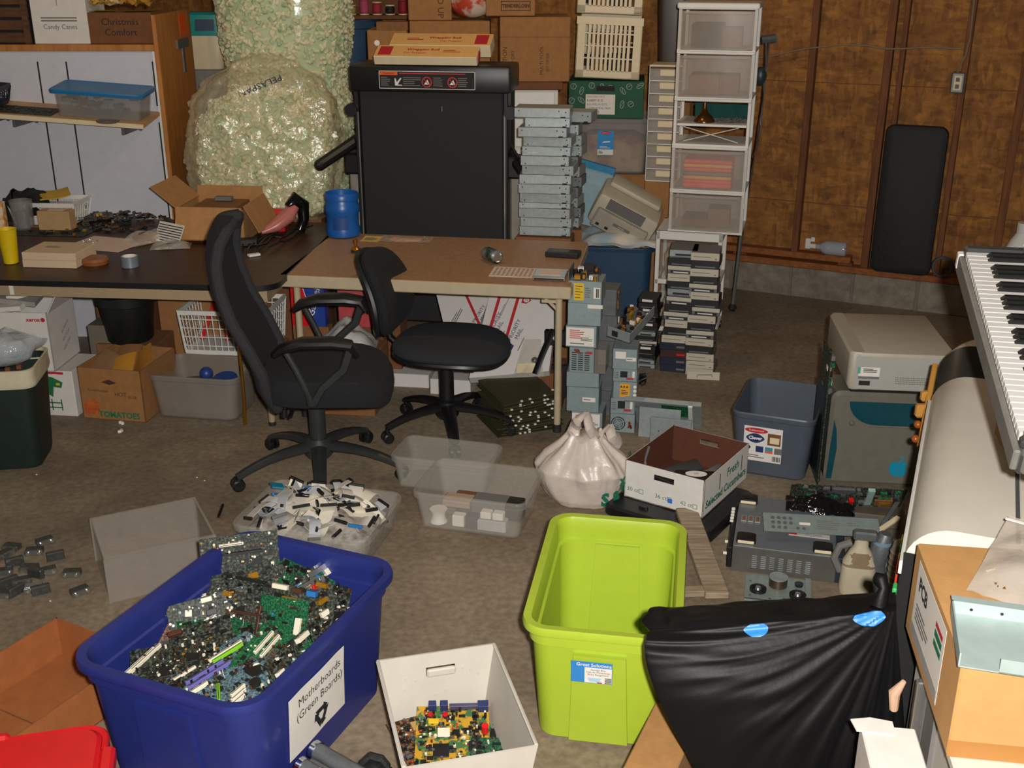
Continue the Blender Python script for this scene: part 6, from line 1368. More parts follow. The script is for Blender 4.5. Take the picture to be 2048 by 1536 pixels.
# three stacks of drives in front of the cart
def drive(label, loc, rz, w, d, h, style, group):
    t = thing('hard_drive' if w < 0.12 else 'disc_drive', label, 'drive', loc, rz, group)
    dark = style in ('dark', 'darklab', 'navy', 'red')
    body = {'dark': K_CHIP, 'darklab': K_CHIP, 'navy': mat('navy_metal', '#23263a', 0.45, 0.2), 'red': mat('maroon_metal', '#3c1f1e', 0.5, 0.2), 'beige': K_STEELD, 'silver': K_STEELD, 'mix': K_STEELD}[style]
    p = MB(); p.bx(-w / 2, w / 2, 0.004, d, 0, h, body, b=0.0015); p.build('case', t)
    p = MB()
    if style == 'beige': p.bx(-w / 2 - 0.001, w / 2 + 0.001, 0, 0.006, 0, h * 0.97, K_CREAM if False else M_BEI, b=0.002); p.bx(-w * 0.42, w * 0.2, -0.0006, 0.001, h * 0.45, h * 0.52, K_INKG); p.bx(w * 0.34, w * 0.42, -0.001, 0.001, h * 0.2, h * 0.32, K_INKG); p.build('faceplate', t)
    elif style == 'mix': p.bx(-w / 2, w / 2, 0, 0.004, h * 0.5, h, M_BEI, b=0.001); p.bx(-w * 0.4, w * 0.4, -0.001, 0.004, h * 0.1, h * 0.4, K_CHIP); p.bx(-w * 0.3, w * 0.25, -0.002, 0.0, h * 0.16, h * 0.3, K_PAPER); p.build('connector_end', t)
    elif style == 'darklab': p.bx(-w * 0.3, w * 0.25, 0.0025, 0.0045, h * 0.25, h * 0.75, K_PAPER); p.build('label', t)
    elif style == 'silver': p.bx(-w / 2, w / 2, 0.001, 0.004, h * 0.2, h, K_STEEL, b=0.001); p.bx(-w * 0.3, w * 0.3, -0.001, 0.001, h * 0.3, h * 0.55, K_CHIP); p.build('front_edge', t)
    elif style in ('navy', 'red'): p.bx(w * 0.1, w * 0.4, 0.003, 0.0045, h * 0.3, h * 0.55, K_REDP if style == 'red' else K_INKG); p.build('mark', t)
    else: p.bx(-w * 0.36, w * 0.36, 0.003, 0.0045, h * 0.12, h * 0.3, K_STEELD); p.build('edge_strip', t)
    return t
rg = random.Random(17)
def stack(px, py, n, w, d, hs, styles, group, lab, rz, lean=(0, 0), adj=None):
    q = G(px, py); z_ = 0.0
    for k in range(n):
        h = hs[k % len(hs)]; st = styles[k % len(styles)]
        drive(lab % ({'dark': 'black', 'darklab': 'black labelled', 'navy': 'dark navy', 'red': 'dark red', 'beige': 'beige fronted', 'silver': 'grey metal', 'mix': 'grey and beige'}[st], ORD[n - 1 - k]), (q.x + lean[0] * z_ + rg.uniform(-0.006, 0.006) + (adj(k) if adj else 0), q.y + lean[1] * z_ + rg.uniform(-0.004, 0.004), z_), R(rz + rg.uniform(-4, 4)), w, d, h, st, group)
        z_ += h + 0.0006
    return z_
stack(1290, 738, 15, 0.104, 0.146, (0.0265,), ('silver', 'silver', 'dark', 'dark', 'darklab', 'mix', 'dark', 'silver', 'dark', 'darklab', 'dark', 'dark', 'darklab', 'dark', 'darklab'), 'small drives in the left dark stack', '%s drive, %s of the short dark stack', -16)
stack(1345, 745, 16, 0.147, 0.19, (0.0425,), ('navy', 'navy', 'red', 'navy', 'beige', 'dark', 'beige', 'mix', 'dark', 'mix', 'silver', 'dark', 'beige', 'mix', 'dark', 'silver'), 'drives in the middle tall stack', '%s drive, %s of the middle tall stack', -14, lean=(0.02, 0.0), adj=lambda k: 0.0 if k < 5 else 0.008)  # extra black drives paint in the stack's dark gaps, besides the real mixture
stack(1396, 752, 16, 0.147, 0.19, (0.0425,), ('beige', 'beige', 'beige', 'dark', 'beige', 'mix', 'dark', 'beige', 'mix', 'dark', 'beige', 'mix', 'dark', 'beige', 'dark', 'beige'), 'drives in the right tall stack', '%s drive, %s of the right tall stack', -14, lean=(-0.005, 0.0), adj=lambda k: 0.016 if k in (8, 9, 10) else 0)  # some black drives here also put the shaded gaps into colour
q = G(1400, 758)
t_ = thing('beige_faceplate', 'beige plastic faceplate standing at the foot of the right tall stack', 'plate', (q.x + 0.012, q.y - 0.012, 0), R(-8), rot=(R(-6), 0, R(-8)))
p = MB(); p.bx(-0.085, 0.09, 0, 0.004, 0, 0.045, M_BEI, b=0.001); p.build('plate', t_)
p = MB(); p.tube([(-0.03, -0.001, 0.012), (-0.03, -0.001, 0.026), (0.05, -0.001, 0.03), (0.05, -0.001, 0.018)], 0.0014, K_INK, 4); p.build('slot_outline', t_)
# ================================================================ MIDDLE FLOOR
# trash can on the left
q0, q1 = G(15, 948), G(92, 938)
tcn = thing('waste_bin', 'dark green waste bin lined with a white bag at the left edge', 'bin', (-2.285, 4.66, 0), R(8))
M_DKG = mat('dark_green_plastic', '#10211a', 0.6, var=0.15)
p = MB(); p.rr([(0.3, 0.26, 0.05, 0), (0.31, 0.27, 0.05, 0.02), (0.37, 0.32, 0.05, 0.46), (0.36, 0.31, 0.05, 0.46), (0.3, 0.26, 0.04, 0.02)], M_DKG); p.build('body', tcn)
M_LINER = mat('bin_liner', '#cfc6a8', 0.4, var=0.06, alpha=0.9, bump=0.4, bscale=16)
p = MB(); p.rr([(0.372, 0.322, 0.05, 0.39), (0.385, 0.335, 0.055, 0.41), (0.38, 0.33, 0.055, 0.46), (0.385, 0.335, 0.055, 0.475), (0.365, 0.315, 0.05, 0.475), (0.355, 0.305, 0.05, 0.42)], M_LINER, cap0=False, cap1=False); p.build('bag_liner', tcn)
p = MB(); p.ball((0, 0, 0.34), (0.165, 0.14, 0.08), K_BLACKM, n=14)
for k in range(8): p.box((0.02 * k - 0.08, -0.06 + 0.015 * k, 0.425), (0.06, 0.03, 0.02), (K_BLACKM, K_CARDB)[k % 2], RZ(0))
p.build('rubbish', tcn, kind='stuff')
t_ = thing('cellophane_bag', 'crumpled clear cellophane bag on top of the waste bin', 'bag', (-2.24, 4.66, 0.455), 0.3)
p = MB()
p.grid(lambda u, v: (0.15 * math.sin(PI * v) * math.cos(2 * PI * u) * (1 + 0.35 * noise.noise(Vector((math.cos(2 * PI * u) * 2, math.sin(2 * PI * u) * 2, v * 4)))), 0.12 * math.sin(PI * v) * math.sin(2 * PI * u), 0.075 * (1 - math.cos(PI * v)) * (1 + 0.25 * noise.noise(Vector((u * 5, v * 5, 3))))), 40, 20, mat('cellophane', '#b9c0c4', 0.15, var=0, alpha=0.5, bump=1.0, bscale=22)); p.build('film', t_)
# packing peanuts and crumbs on the floor
pp = None
for (px, py) in ((242, 849), (240, 865)):
    q = G(px, py); p = MB(); p.tube([(-0.012, 0, 0.008), (-0.004, 0.008, 0.008), (0.006, 0.007, 0.008), (0.012, -0.003, 0.008)], 0.008, K_WHITE, 8)
    single('packing_peanut', p, ('white packing peanut nearest the tomato box' if py < 860 else 'white packing peanut a little further from the tomato box'), 'packing peanut', q, 0.3 * (py - 850), 'packing peanuts on the floor')
crumbs = None; rg = random.Random(90); nC = 0
while nC < 26:
    q = G(rg.uniform(60, 1700), rg.uniform(900, 1500))
    if abs(q.x) > 2.4: continue
    p = None
    if crumbs is None:
        p = MB(); p.box((0, 0, 0.002), (0.007, 0.005, 0.004), K_PAPER, b=0.001)
        crumbs = single('paper_crumb', p, 'tiny pale crumb on the bare concrete floor', 'crumb', q, 0, 'crumbs on the floor')
    else: dup(crumbs, loc=q, rot=(0, 0, rg.uniform(0, 6)))
    nC += 1
q0, q1 = G(446, 1012), G(437, 1036); p = MB(); p.tube([(q0.x, q0.y, 0.006), (q1.x, q1.y, 0.006)], 0.006, K_BLACK, 6); single('black_peg', p, 'short black peg on the floor under the left chair caster', 'peg')
# clear open tray on the floor left of centre
def clear_tray(name, label, corners, h, m, cat='tray', wall=0.004, top=True, group=None):
    """corners: four floor points (Vector) counter clockwise from near left; straight sided thin box"""
    c = sum(corners, Vector()) / 4; c.z = 0
    ex = (corners[1] - corners[0]); rz = math.atan2(ex.y, ex.x); w = ex.length; d = (corners[3] - corners[0]).length
    t = thing(name, label, cat, c, rz, group)
    p = MB(); p.bx(-w / 2, w / 2, -d / 2, d / 2, 0, wall, m)
    for s_ in (-1, 1):
        p.bx(s_ * w / 2, s_ * (w / 2 - wall), -d / 2, d / 2, wall, h, m); p.bx(-w / 2 + wall, w / 2 - wall, s_ * d / 2, s_ * (d / 2 - wall), wall, h, m)
    p.build('body', t)
    p = MB()
    for s_ in (-1, 1):
        p.bx(s_ * (w / 2 + 0.002), s_ * (w / 2 - wall - 0.002), -d / 2, d / 2, h, h + 0.004, m); p.bx(-w / 2, w / 2, s_ * (d / 2 + 0.002), s_ * (d / 2 - wall - 0.002), h, h + 0.004, m)
        for r_ in (-1, 1): p.bx(s_ * w / 2 - 0.004, s_ * w / 2 + 0.004, r_ * d / 2 - 0.004, r_ * d / 2 + 0.004, 0, h, m)
    p.build('rim', t)
    return t, w, d
M_ACR = mat('scuffed_clear_plastic', '#b9afa3', 0.3, var=0.05, alpha=0.22)
h_ = 0.178
b_, c_, d_ = G(430, 1073, h_), G(388, 992, h_), G(182, 1040, h_); a_ = G(208, 1122, h_)
ax, aw, ad = clear_tray('clear_organizer', 'empty clear plastic tray lying open on the floor beside the navy tote', [a_, b_, c_, d_], h_, M_ACR)
# metal connectors scattered on the floor
spots = [(90, 1086, 40), (70, 1106, 10), (112, 1118, 25), (25, 1098, -10), (10, 1112, 60), (30, 1130, 30), (60, 1140, 0), (8, 1148, 20), (78, 1152, -20), (95, 1146, 28), (145, 1150, 5), (18, 1170, 40), (45, 1166, 25), (68, 1180, 24), (82, 1186, 28), (160, 1186, 42), (10, 1192, 0), (30, 1188, 60), (-20, 1150, 15)]
proto = None
for k, (px, py, az) in enumerate(spots):
    q = G(px, py)
    lb = 'small dark metal connector in the heap scattered on the floor at the left edge'
    if (px, py) == (145, 1150): lb = 'small dark metal connector lying apart with two bright ends, nearest the clear tray'
    elif (px, py) == (160, 1186): lb = 'long dark metal connector lying apart from the heap, nearest the cardboard tray'
    elif (px, py) == (68, 1180): lb = 'bright silver topped connector in the heap on the floor'
    if proto is None:
        proto = thing('metal_connector', lb, 'connector', q, R(az), 'metal connectors on the floor')
        p = MB(); p.bx(-0.032, 0.032, -0.018, 0.018, 0, 0.022, mat('gunmetal', '#5a5a56', 0.35, 0.6, var=0.2, scale=60), b=0.003); p.build('shell', proto)
        p = MB(); p.bx(-0.034, 0.034, -0.0205, -0.016, 0.001, 0.02, mat('worn_steel', '#8f8f8a', 0.25, 0.8), b=0.001); p.build('flange', proto)
        p = MB()
        for sx in (-0.02, 0.02): p.cyl((sx, -0.022, 0.011), (sx, -0.026, 0.011), 0.006, K_SILVER, 8)
        p.build('posts', proto)
        o_ = proto
    else: o_ = dup(proto, loc=(q.x, q.y, 0.0), rot=(0, 0, R(az)))
    o_['label'] = lb
    if k % 3 == 2: o_.rotation_euler = (R(90), 0, R(az)); o_.location.z = 0.0205
    if 'bright' in lb and 'topped' in lb:
        p = MB(); p.bx(-0.03, 0.03, -0.014, 0.014, 0.022, 0.0235, K_SILVER); p.build('label', o_)
# tub of ribbon cables
a_, b_ = G(470, 1100), G(690, 1150)
cb = tub('cable_tub', 'shallow clear tub heaped with ribbon cables behind the navy tote', G(640, 1090) + Vector((0.0, 0.03, 0)), R(-14), 0.56, 0.42, 0.145, K_CLEAR, lip=0.01, r=0.04)
p = MB(); p.rr([(0.44, 0.3, 0.05, 0.018), (0.48, 0.34, 0.05, 0.1), (0.34, 0.22, 0.05, 0.14), (0.15, 0.1, 0.04, 0.155)], mat('ribbon_bulk', '#b5aca2', 0.7, col2='#6f685f', scale=26), X=cb.matrix_basis)
single('ribbon_cable_bulk', p, 'tangled mass of grey ribbon cables filling the shallow clear tub', 'cables', kind='stuff')
M_RIB = [mat('ribbon_grey', '#c9c1b4', 0.6, var=0.0), mat('ribbon_pale', '#d8cfbd', 0.6, var=0.0), mat('ribbon_cool', '#b7b9bd', 0.6, var=0.0)]
rg = random.Random(23)
for k in range(64):
    a = rg.uniform(0, 6.28); rr_ = math.sqrt(rg.random())
    cx, cy = 0.215 * rr_ * math.cos(a), 0.14 * rr_ * math.sin(a)
    zb = 0.125 + 0.06 * (1 - rr_) + rg.uniform(-0.005, 0.02)
    t_ = thing('ribbon_cable', 'pale ribbon cable with black end connectors in the shallow clear tub', 'cable', tuple(cb.matrix_basis @ Vector((cx, cy, zb))), 0, 'ribbon cables in the clear tub', (rg.uniform(-0.5, 0.5), rg.uniform(-0.5, 0.5), rg.uniform(0, 6.28)))
    L = rg.uniform(0.11, 0.2); W = rg.uniform(0.042, 0.062); ph = rg.uniform(0, 6); am = rg.uniform(0.015, 0.045)
    p = MB(); p.sheet(lambda u, v: (L * (u - 0.5), W * (v - 0.5) + 0.01 * math.sin(3 * u + ph), am * math.sin(PI * 1.3 * u + ph)), 10, 1, rg.choice(M_RIB), 0.0015); p.build('ribbon', t_)
    for s_ in (-0.5, 0.5):
        if rg.random() < 0.75:
            u = s_ + 0.5; p = MB(); p.box((L * s_, 0.01 * math.sin(3 * u + ph), am * math.sin(PI * 1.3 * u + ph)), (0.009, W * 1.12, 0.012), K_BLACK if rg.random() < 0.92 else K_CAPB, b=0.001); p.build('connector', t_)
p = MB(); p.box((0, 0, 0), (0.05, 0.045, 0.006), mat('teal_connector', '#1f7f9a', 0.5), RY(0.3)); single('teal_card', p, 'teal plastic piece among the ribbon cables at the left of the tub', 'plastic piece', tuple(cb.matrix_basis @ Vector((-0.2, 0.06, 0.19))), 0.4)
# two clear bins
q0, q1 = G(842, 1062), G(1040, 1088)
m2 = (q0 + q1) / 2; rz2 = math.atan2(q1.y - q0.y, q1.x - q0.x)
fbn = tub('front_clear_bin', 'clear plastic bin holding adapters and card holders in the middle of the floor', m2 + Vector((0.035, 0.165, 0)), rz2, 0.47, 0.35, 0.17, K_CLEAR, taper=0.86, lip=0.012, r=0.03)
q0, q1 = G(812, 975), G(985, 985)
rbn = tub('rear_clear_bin', 'empty clear plastic bin behind the clear bin of adapters', Vector((-0.28, 4.40, 0)), rz2, 0.45, 0.25, 0.155, K_CLEAR, taper=0.86, lip=0.012, r=0.03)
rg = random.Random(29)
items = [(-0.15, -0.08, 0.0, 0.07, 0.06, 0.05, 'K', 'white spool shaped piece at the front left of the clear bin'), (-0.06, -0.09, 0.0, 0.05, 0.04, 0.05, 'W', 'small white box beside the spool shaped piece'), (0.0, -0.09, 0.0, 0.055, 0.05, 0.055, 'P', 'dark purple box in the clear bin front'), (0.055, -0.09, 0.05, 0.045, 0.04, 0.03, 'W', 'white block, left of the pair on the grey base'), (0.105, -0.09, 0.05, 0.045, 0.04, 0.03, 'W', 'white block, right of the pair on the grey base'), (0.08, -0.09, 0.0, 0.12, 0.05, 0.048, 'S', 'pale grey base block at the front of the clear bin'),
         (-0.1, 0.03, 0.03, 0.12, 0.08, 0.03, 'T', 'tan flat block at the back left of the clear bin'), (0.04, 0.02, 0.0, 0.14, 0.09, 0.08, 'G', 'dark grey adapter brick in the clear bin'), (0.14, 0.03, 0.0, 0.07, 0.08, 0.075, 'B', 'black adapter at the right of the clear bin'), (-0.06, 0.09, 0.0, 0.14, 0.06, 0.05, 'C', 'brown block at the back of the clear bin'), (-0.14, 0.03, 0.0, 0.08, 0.09, 0.028, 'G', 'grey flat block under the tan one in the clear bin')]
mm = {'K': K_PAPER, 'W': K_PAPER, 'P': mat('dark_purple', '#3a3148', 0.5), 'S': mat('pale_grey', '#a9a8a6', 0.5), 'T': mat('tan_block', '#a58d77', 0.6), 'G': K_INKG, 'B': K_BLACK, 'C': K_CARDB}
for (x, y, z, w, d, h, c, lb) in items:
    p = MB()
    if c == 'K': p.lathe([(0.036, 0), (0.03, 0.012), (0.026, 0.028), (0.03, 0.044), (0.036, 0.056)], mm[c], 18)
    else: p.bx(-w / 2, w / 2, -d / 2, d / 2, 0, h, mm[c], b=0.004)
    single({'K': 'spool', 'G': 'adapter', 'B': 'adapter'}.get(c, 'small_block'), p, lb, 'small part', tuple(fbn.matrix_basis @ Vector((x, y, z + 0.006))), rz2, 'things in the clear bin')
# white grocery bag
gb_c = G(1165, 1015)
gb = thing('grocery_bag', 'white plastic grocery bag with green lettering on the floor', 'bag', (gb_c.x + 0.01, gb_c.y + 0.09, 0), R(-15))
M_GB = mat('grocery_film', '#cdbfb4', 0.35, var=0.05, alpha=0.94, bump=0.6, bscale=14)
def gb_r(a, z):
    prof = [(0, 0.125), (0.03, 0.145), (0.09, 0.165), (0.15, 0.18), (0.2, 0.15), (0.25, 0.1), (0.29, 0.07)]
    for (z0, r0), (z1, r1) in zip(prof, prof[1:]):
        if z0 <= z <= z1 + 1e-6: r = r0 + (r1 - r0) * (z - z0) / (z1 - z0)
    ca, sa = math.cos(a), math.sin(a)
    w = 1 + 0.13 * noise.noise(Vector((ca * 1.6, sa * 1.6, z * 5))) + 0.05 * math.sin(a * 8 + z * 6 + 2 * noise.noise(Vector((ca, sa, z * 5)))) * (0.3 + z * 4) + 0.035 * noise.noise(Vector((ca * 7, sa * 7, z * 8))) + 0.03 * math.sin(a * 17 + z * 9) * z * 3
    return (r * 1.12 * ca * w, r * 0.85 * sa * w)
p = MB(); rs = []
for j in range(51):
    z = 0.29 * j / 50; rs.append([(*gb_r(2 * PI * i / 140, z), z + 0.002 + 0.012 * math.sin(2 * PI * i / 140 * 5) * (z / 0.29)) for i in range(140)])
p.rings(rs, M_GB); p.build('body', gb, ang=85)
for (xa, xb, top, yy) in ((-0.06, 0.05, 0.385, -0.02), (0.04, 0.13, 0.315, 0.03)):
    p = MB(); pts = [(xa + (xb - xa) * i / 14, yy + 0.03 * math.sin(i), 0.24 + (top - 0.24) * math.sin(PI * i / 14) ** 0.7) for i in range(15)]
    p.tube(pts, [0.034 - 0.016 * math.sin(PI * i / 14) for i in range(15)], M_GB, 10, flat=0.5); p.build('handle', gb)
p = MB()
for k, ch_ in enumerate('Save'):
    a = R(-52 + k * 17); x, y = gb_r(a, 0.06 + 0.02 * k); p.text(ch_, 0.075, K_GREENI, T(x * 1.05, y * 1.06, 0.055 + 0.02 * k) @ RZ(a + PI / 2) @ RX(PI / 2), bold=0.004)
for k, ch_ in enumerate('x a lot'):
    a = R(-30 + k * 10); x, y = gb_r(a, 0.15); p.text(ch_, 0.055, K_GREENI, T(x * 1.06, y * 1.07, 0.14 + 0.008 * k) @ RZ(a + PI / 2) @ RX(PI / 2), bold=0.003)
p.build('lettering', gb)
# cucumber box on a black flat case
cq0, cq1, cq2 = G(1248, 992, 0.052), G(1405, 1037, 0.052), G(1492, 948, 0.052)
crz = math.atan2(cq1.y - cq0.y, cq1.x - cq0.x); cw_ = (cq1 - cq0).length; cd_ = 0.44; chh = 0.165
cux = thing('cucumber_box', 'white open produce carton lettered Selected Cucumbers, brown inside', 'box', (cq0 + cq1) / 2, crz)
K_CBIN = mat('dark_brown_board', '#5a2f1c', 0.85, var=0.1, scale=25)
p = MB(); th2 = 0.005
p.bx(-cw_ / 2, cw_ / 2, 0, cd_, 0, th2, K_CBIN)
def wall_holed(p, L, X, hole=None):
    hw, z0, z1 = (0.045, chh - 0.055, chh - 0.03)
    for (m_, y0, y1) in ((K_WCARD, 0, th2 / 2), (K_CBIN, th2 / 2, th2)):
        if hole: 
            p.bx(-L / 2, -hw, y0, y1, 0, chh, m_, X); p.bx(hw, L / 2, y0, y1, 0, chh, m_, X); p.bx(-hw, hw, y0, y1, 0, z0, m_, X); p.bx(-hw, hw, y0, y1, z1, chh, m_, X)
        else: p.bx(-L / 2, L / 2, y0, y1, 0, chh, m_, X)
wall_holed(p, cw_, I4, True); wall_holed(p, cw_, T(0, cd_, 0) @ RZ(PI), True)
wall_holed(p, cd_, T(-cw_ / 2, cd_ / 2, 0) @ RZ(-PI / 2)); wall_holed(p, cd_, T(cw_ / 2, cd_ / 2, 0) @ RZ(PI / 2))
p.build('carton', cux)
p = MB()
for k, (tx, x_) in enumerate((('30 ct', -cw_ * 0.36), ('36 ct', 0.0), ('42 ct', cw_ * 0.32))):
    X = face_front(x_, -0.0006, 0.042); p.text(tx, 0.026, K_GREENI, X @ T(-0.01, 0, 0))
    for a, b2, c, d in ((0.028, -0.009, 0.018, 0.0018), (0.028, 0.009, 0.018, 0.0018), (0.019, 0, 0.0018, 0.018), (0.037, 0, 0.0018, 0.018)): p.box((a, b2, 0.0004), (c, d, 0.0004), K_GREENI, X)
    if k == 1: p.box((0.032, -0.005, 0.0008), (0.02, 0.02, 0.0006), K_BLUEI, X)
Y = face_right(cw_ / 2 + 0.0006, cd_ / 2, chh / 2)
p.text('Fresh', 0.055, K_GREENI, Y @ T(0.06, 0.03, 0), bold=0.001); p.text('Selected Cucumbers', 0.048, K_GREENI, Y @ T(0.0, -0.035, 0), bold=0.0015)
for x_ in (-0.07, 0.15): p.box((x_, 0.02, 0.0004), (0.006, 0.07, 0.0005), K_INK, Y)
p.build('lettering', cux)
for k, (x, y, z, l, rr2, m_, lb) in enumerate(((-0.05, 0.15, 0.035, 0.2, 0.035, K_BLACK, 'black handset lying in the produce carton'), (0.05, 0.2, 0.06, 0.18, 0.03, K_BLACK, 'black device with a white plate in the produce carton'), (-0.06, 0.28, 0.03, 0.2, 0.035, mat('dark_grey_plastic', '#3b3b3c', 0.4), 'dark grey device at the back of the produce carton'), (0.08, 0.32, 0.035, 0.16, 0.035, K_INKG, 'grey block in the back right of the produce carton'), (0.07, 0.08, 0.03, 0.15, 0.03, K_BLACKM, 'black block in the front right of the produce carton'))):
    t_ = thing('electronic_device', lb, 'device', tuple(cux.matrix_basis @ Vector((x, y, z))), 0, 'devices in the produce carton', (0.15 * k, 0.1 - 0.1 * (k % 3), crz + 0.5 * k))
    p = MB(); p.box((0, 0, 0), (l, 0.07, 0.05), m_, b=0.014, seg=2); p.build('body', t_)
    if k == 1: p = MB(); p.prism([(0.045 * math.cos(a) * (1.0), 0.02 * math.sin(a)) for a in [2 * PI * i / 20 for i in range(20)]], 0.025, 0.027, K_PAPER); p.text('ok', 0.02, K_RED, T(0, 0, 0.0275)); p.build('white_plate', t_)
    if k == 0: p = MB(); p.tube([(-0.1, 0, 0), (-0.13, 0.02, 0.05), (-0.12, 0.02, 0.12)], 0.006, K_INKG, 6); p.build('cord', t_)
bq0, bq1 = G(1190, 1040), G(1408, 1112)
fcs = thing('black_case', 'flat black case on the floor under the white produce carton', 'case', cux.location.copy(), crz)
fcs.location.z = 0
p = MB(); p.rr([(cw_ + 0.1, 0.44, 0.03, 0), (cw_ + 0.12, 0.46, 0.035, 0.01), (cw_ + 0.12, 0.46, 0.035, 0.04), (cw_ + 0.1, 0.44, 0.03, 0.05)], K_BLACK, X=T(0.02, 0.12, 0)); p.build('body', fcs)
p = MB(); p.rr([(0.04, 0.02, 0.006, 0.05), (0.036, 0.016, 0.006, 0.06)], K_BLACK, X=T(-0.06, -0.05, 0)); p.build('latch', fcs)
# wood boards
a_, b_ = G(1372, 1022, 0.06), G(1435, 1190, 0.02)
p = MB(); d_ = b_ - a_; X = T(*((a_ + b_) / 2)) @ RZ(math.atan2(d_.y, d_.x)) @ RY(math.atan2(0.05, d_.length))
M_GW = mat('weathered_wood', '#a8967c', 0.8, col2='#7d6b56', scale=6, stretch=(0.8, 14, 14), bump=0.15)
p.box((0, 0, 0), (d_.length, 0.085, 0.025), M_GW, X, b=0.003)
single('wooden_plank', p, 'weathered wooden plank sloping down beside the green tote', 'plank')
a_, b_ = G(1330, 1192), G(1432, 1188)
p = MB(); p.box((0, 0, 0.012), ((b_ - a_).length + 0.15, 0.04, 0.024), M_GW, b=0.002)
single('wooden_strip', p, 'light wooden strip on the floor under the end of the plank', 'strip', (a_ + b_) / 2 + Vector((-0.07, 0, 0)), 0.06)
# grey bin with label
a_, b_ = G(1490, 950), G(1603, 968); rzb = math.atan2(b_.y - a_.y, b_.x - a_.x)
gbn = tub('grey_bin', 'dark grey plastic bin with a white product label', (a_ + b_) / 2 + Vector((0.055, 0.2, 0)), rzb, 0.36, 0.46, 0.305, mat('smoke_grey_plastic', '#4d5560', 0.35, var=0.05, alpha=0.93), taper=0.84, lip=0.006, r=0.04)
M_LBLW = mat('label_white', '#d9d4cf', 0.5, var=0)
p = MB(); X = T(-0.035, -0.2115, 0.16) @ RX(R(90) + 0.115)
p.quad(0.165, 0.17, M_LBLW, X)
p.prism([(0.05 * math.cos(a), 0.013 * math.sin(a)) for a in [2 * PI * i / 20 for i in range(20)]], 0.0006, 0.001, K_RED, X @ T(-0.03, 0.066, 0)); p.text('Rubbermaid', 0.013, K_WHITE, X @ T(-0.03, 0.066, 0.001))
p.prism([(0.04 * math.cos(a), 0.019 * math.sin(a) * (1 - 0.25 * math.cos(2 * a))) for a in [2 * PI * i / 24 for i in range(24)]], 0.0006, 0.001, K_NAVYI, X @ T(-0.033, 0.028, 0)); p.text('Clever', 0.021, K_WHITE, X @ T(-0.033, 0.028, 0.001), bold=0.001)
p.box((0.048, 0.03, 0.0008), (0.056, 0.058, 0.0006), K_CARDB, X); p.box((0.05, 0.026, 0.0012), (0.04, 0.03, 0.0006), K_CREAM, X)
for k, c_ in enumerate((K_NAVYI, mat('teal_red_print', '#3a8a9a', 0.6), K_INKG)): p.box((-0.012 + 0.04 * k, -0.025, 0.0008), (0.033, 0.03, 0.0006), c_, X)
p.box((0.03, -0.034, 0.0012), (0.03, 0.01, 0.0005), K_ORANGE, X); p.lathe([(0.006, 0.0006), (0.009, 0.0006), (0.009, 0.001), (0.006, 0.001)], K_INK, 14, X @ T(-0.06, -0.02, 0)); p.lines(0.09, 0.02, 2, K_INKG, X @ T(-0.03, -0.062, 0.0006))
for k in range(8): p.box((0.045 + 0.0045 * k, -0.065, 0.0008), (0.0018 + 0.001 * (k % 3), 0.025, 0.0005), K_INK, X)
p.build('label', gbn)
# two tower computers
a_, b_ = G(1650, 966), G(1862, 976); rzm = math.atan2(b_.y - a_.y, b_.x - a_.x)
M_G3 = mat('grey_translucent_case', '#6b675c', 0.35, var=0.06, coat=0.2); M_TEALD = mat('teal_dark_plastic', '#12424c', 0.3, var=0.08)
g3 = thing('teal_tower_computer', 'grey and teal tower computer with a blue fruit emblem on its side', 'computer', (a_ + b_) / 2, rzm)
gw, gd_, gh_ = (b_ - a_).length + 0.02, 0.22, 0.43
p = MB(); p.rr([(gw - 0.03, gh_ - 0.03, 0.03, 0.0), (gw, gh_, 0.04, 0.012), (gw, gh_, 0.04, gd_ - 0.012), (gw - 0.03, gh_ - 0.03, 0.03, gd_)], M_G3, X=Matrix(((1, 0, 0, 0), (0, 0, 1, 0), (0, 1, 0, gh_ / 2), (0, 0, 0, 1)))); p.build('body', g3)
X = face_front(0, -0.0008, gh_ / 2)
p = MB(); pts = [(-gw * 0.34, gh_ * 0.4), (gw * 0.36, gh_ * 0.4), (gw * 0.36, gh_ * 0.16)] + [(-gw * 0.1 - gw * 0.24 * math.sin(a), gh_ * 0.4 - gh_ * 0.24 * math.cos(a)) for a in [PI / 2 * i / 8 for i in range(9)]]
p.prism(pts, 0, 0.003, M_TEALD, X); p.build('upper_panel', g3)
p = MB(); p.tube([(-gw * 0.14, gh_ * 0.15, 0.003), (gw * 0.4, gh_ * 0.15, 0.003)], 0.004, M_G3, 6, X); p.ball((-gw * 0.3, gh_ * 0.17, 0.0), 0.012, M_G3, X); p.build('panel_ridge', g3)
p = MB(); p.prism([(-gw * 0.46, gh_ * 0.2), (-gw * 0.43, gh_ * 0.1), (-gw * 0.41, -gh_ * 0.1), (-gw * 0.43, -gh_ * 0.44), (-gw * 0.48, -gh_ * 0.44)], 0, 0.004, M_TEALD, X); p.build('side_handle', g3)
M_EMB = mat('blue_emblem', '#1787a6', 0.35, var=0)
p = MB(); Y = X @ T(gw * 0.16, -gh_ * 0.3, 0)
pts = [(0.0, 0.026), (0.012, 0.032), (0.026, 0.032), (0.036, 0.024), (0.030, 0.014), (0.029, 0.002), (0.037, -0.009), (0.03, -0.026), (0.019, -0.038), (0.008, -0.036), (-0.004, -0.036), (-0.016, -0.039), (-0.03, -0.026), (-0.038, -0.004), (-0.036, 0.018), (-0.024, 0.031), (-0.01, 0.031)]
p.prism(pts, 0, 0.0025, M_EMB, Y); p.prism([(0.0, 0.036), (0.004, 0.048), (0.018, 0.056), (0.017, 0.044), (0.01, 0.037)], 0, 0.0025, M_EMB, Y); p.build('emblem', g3)
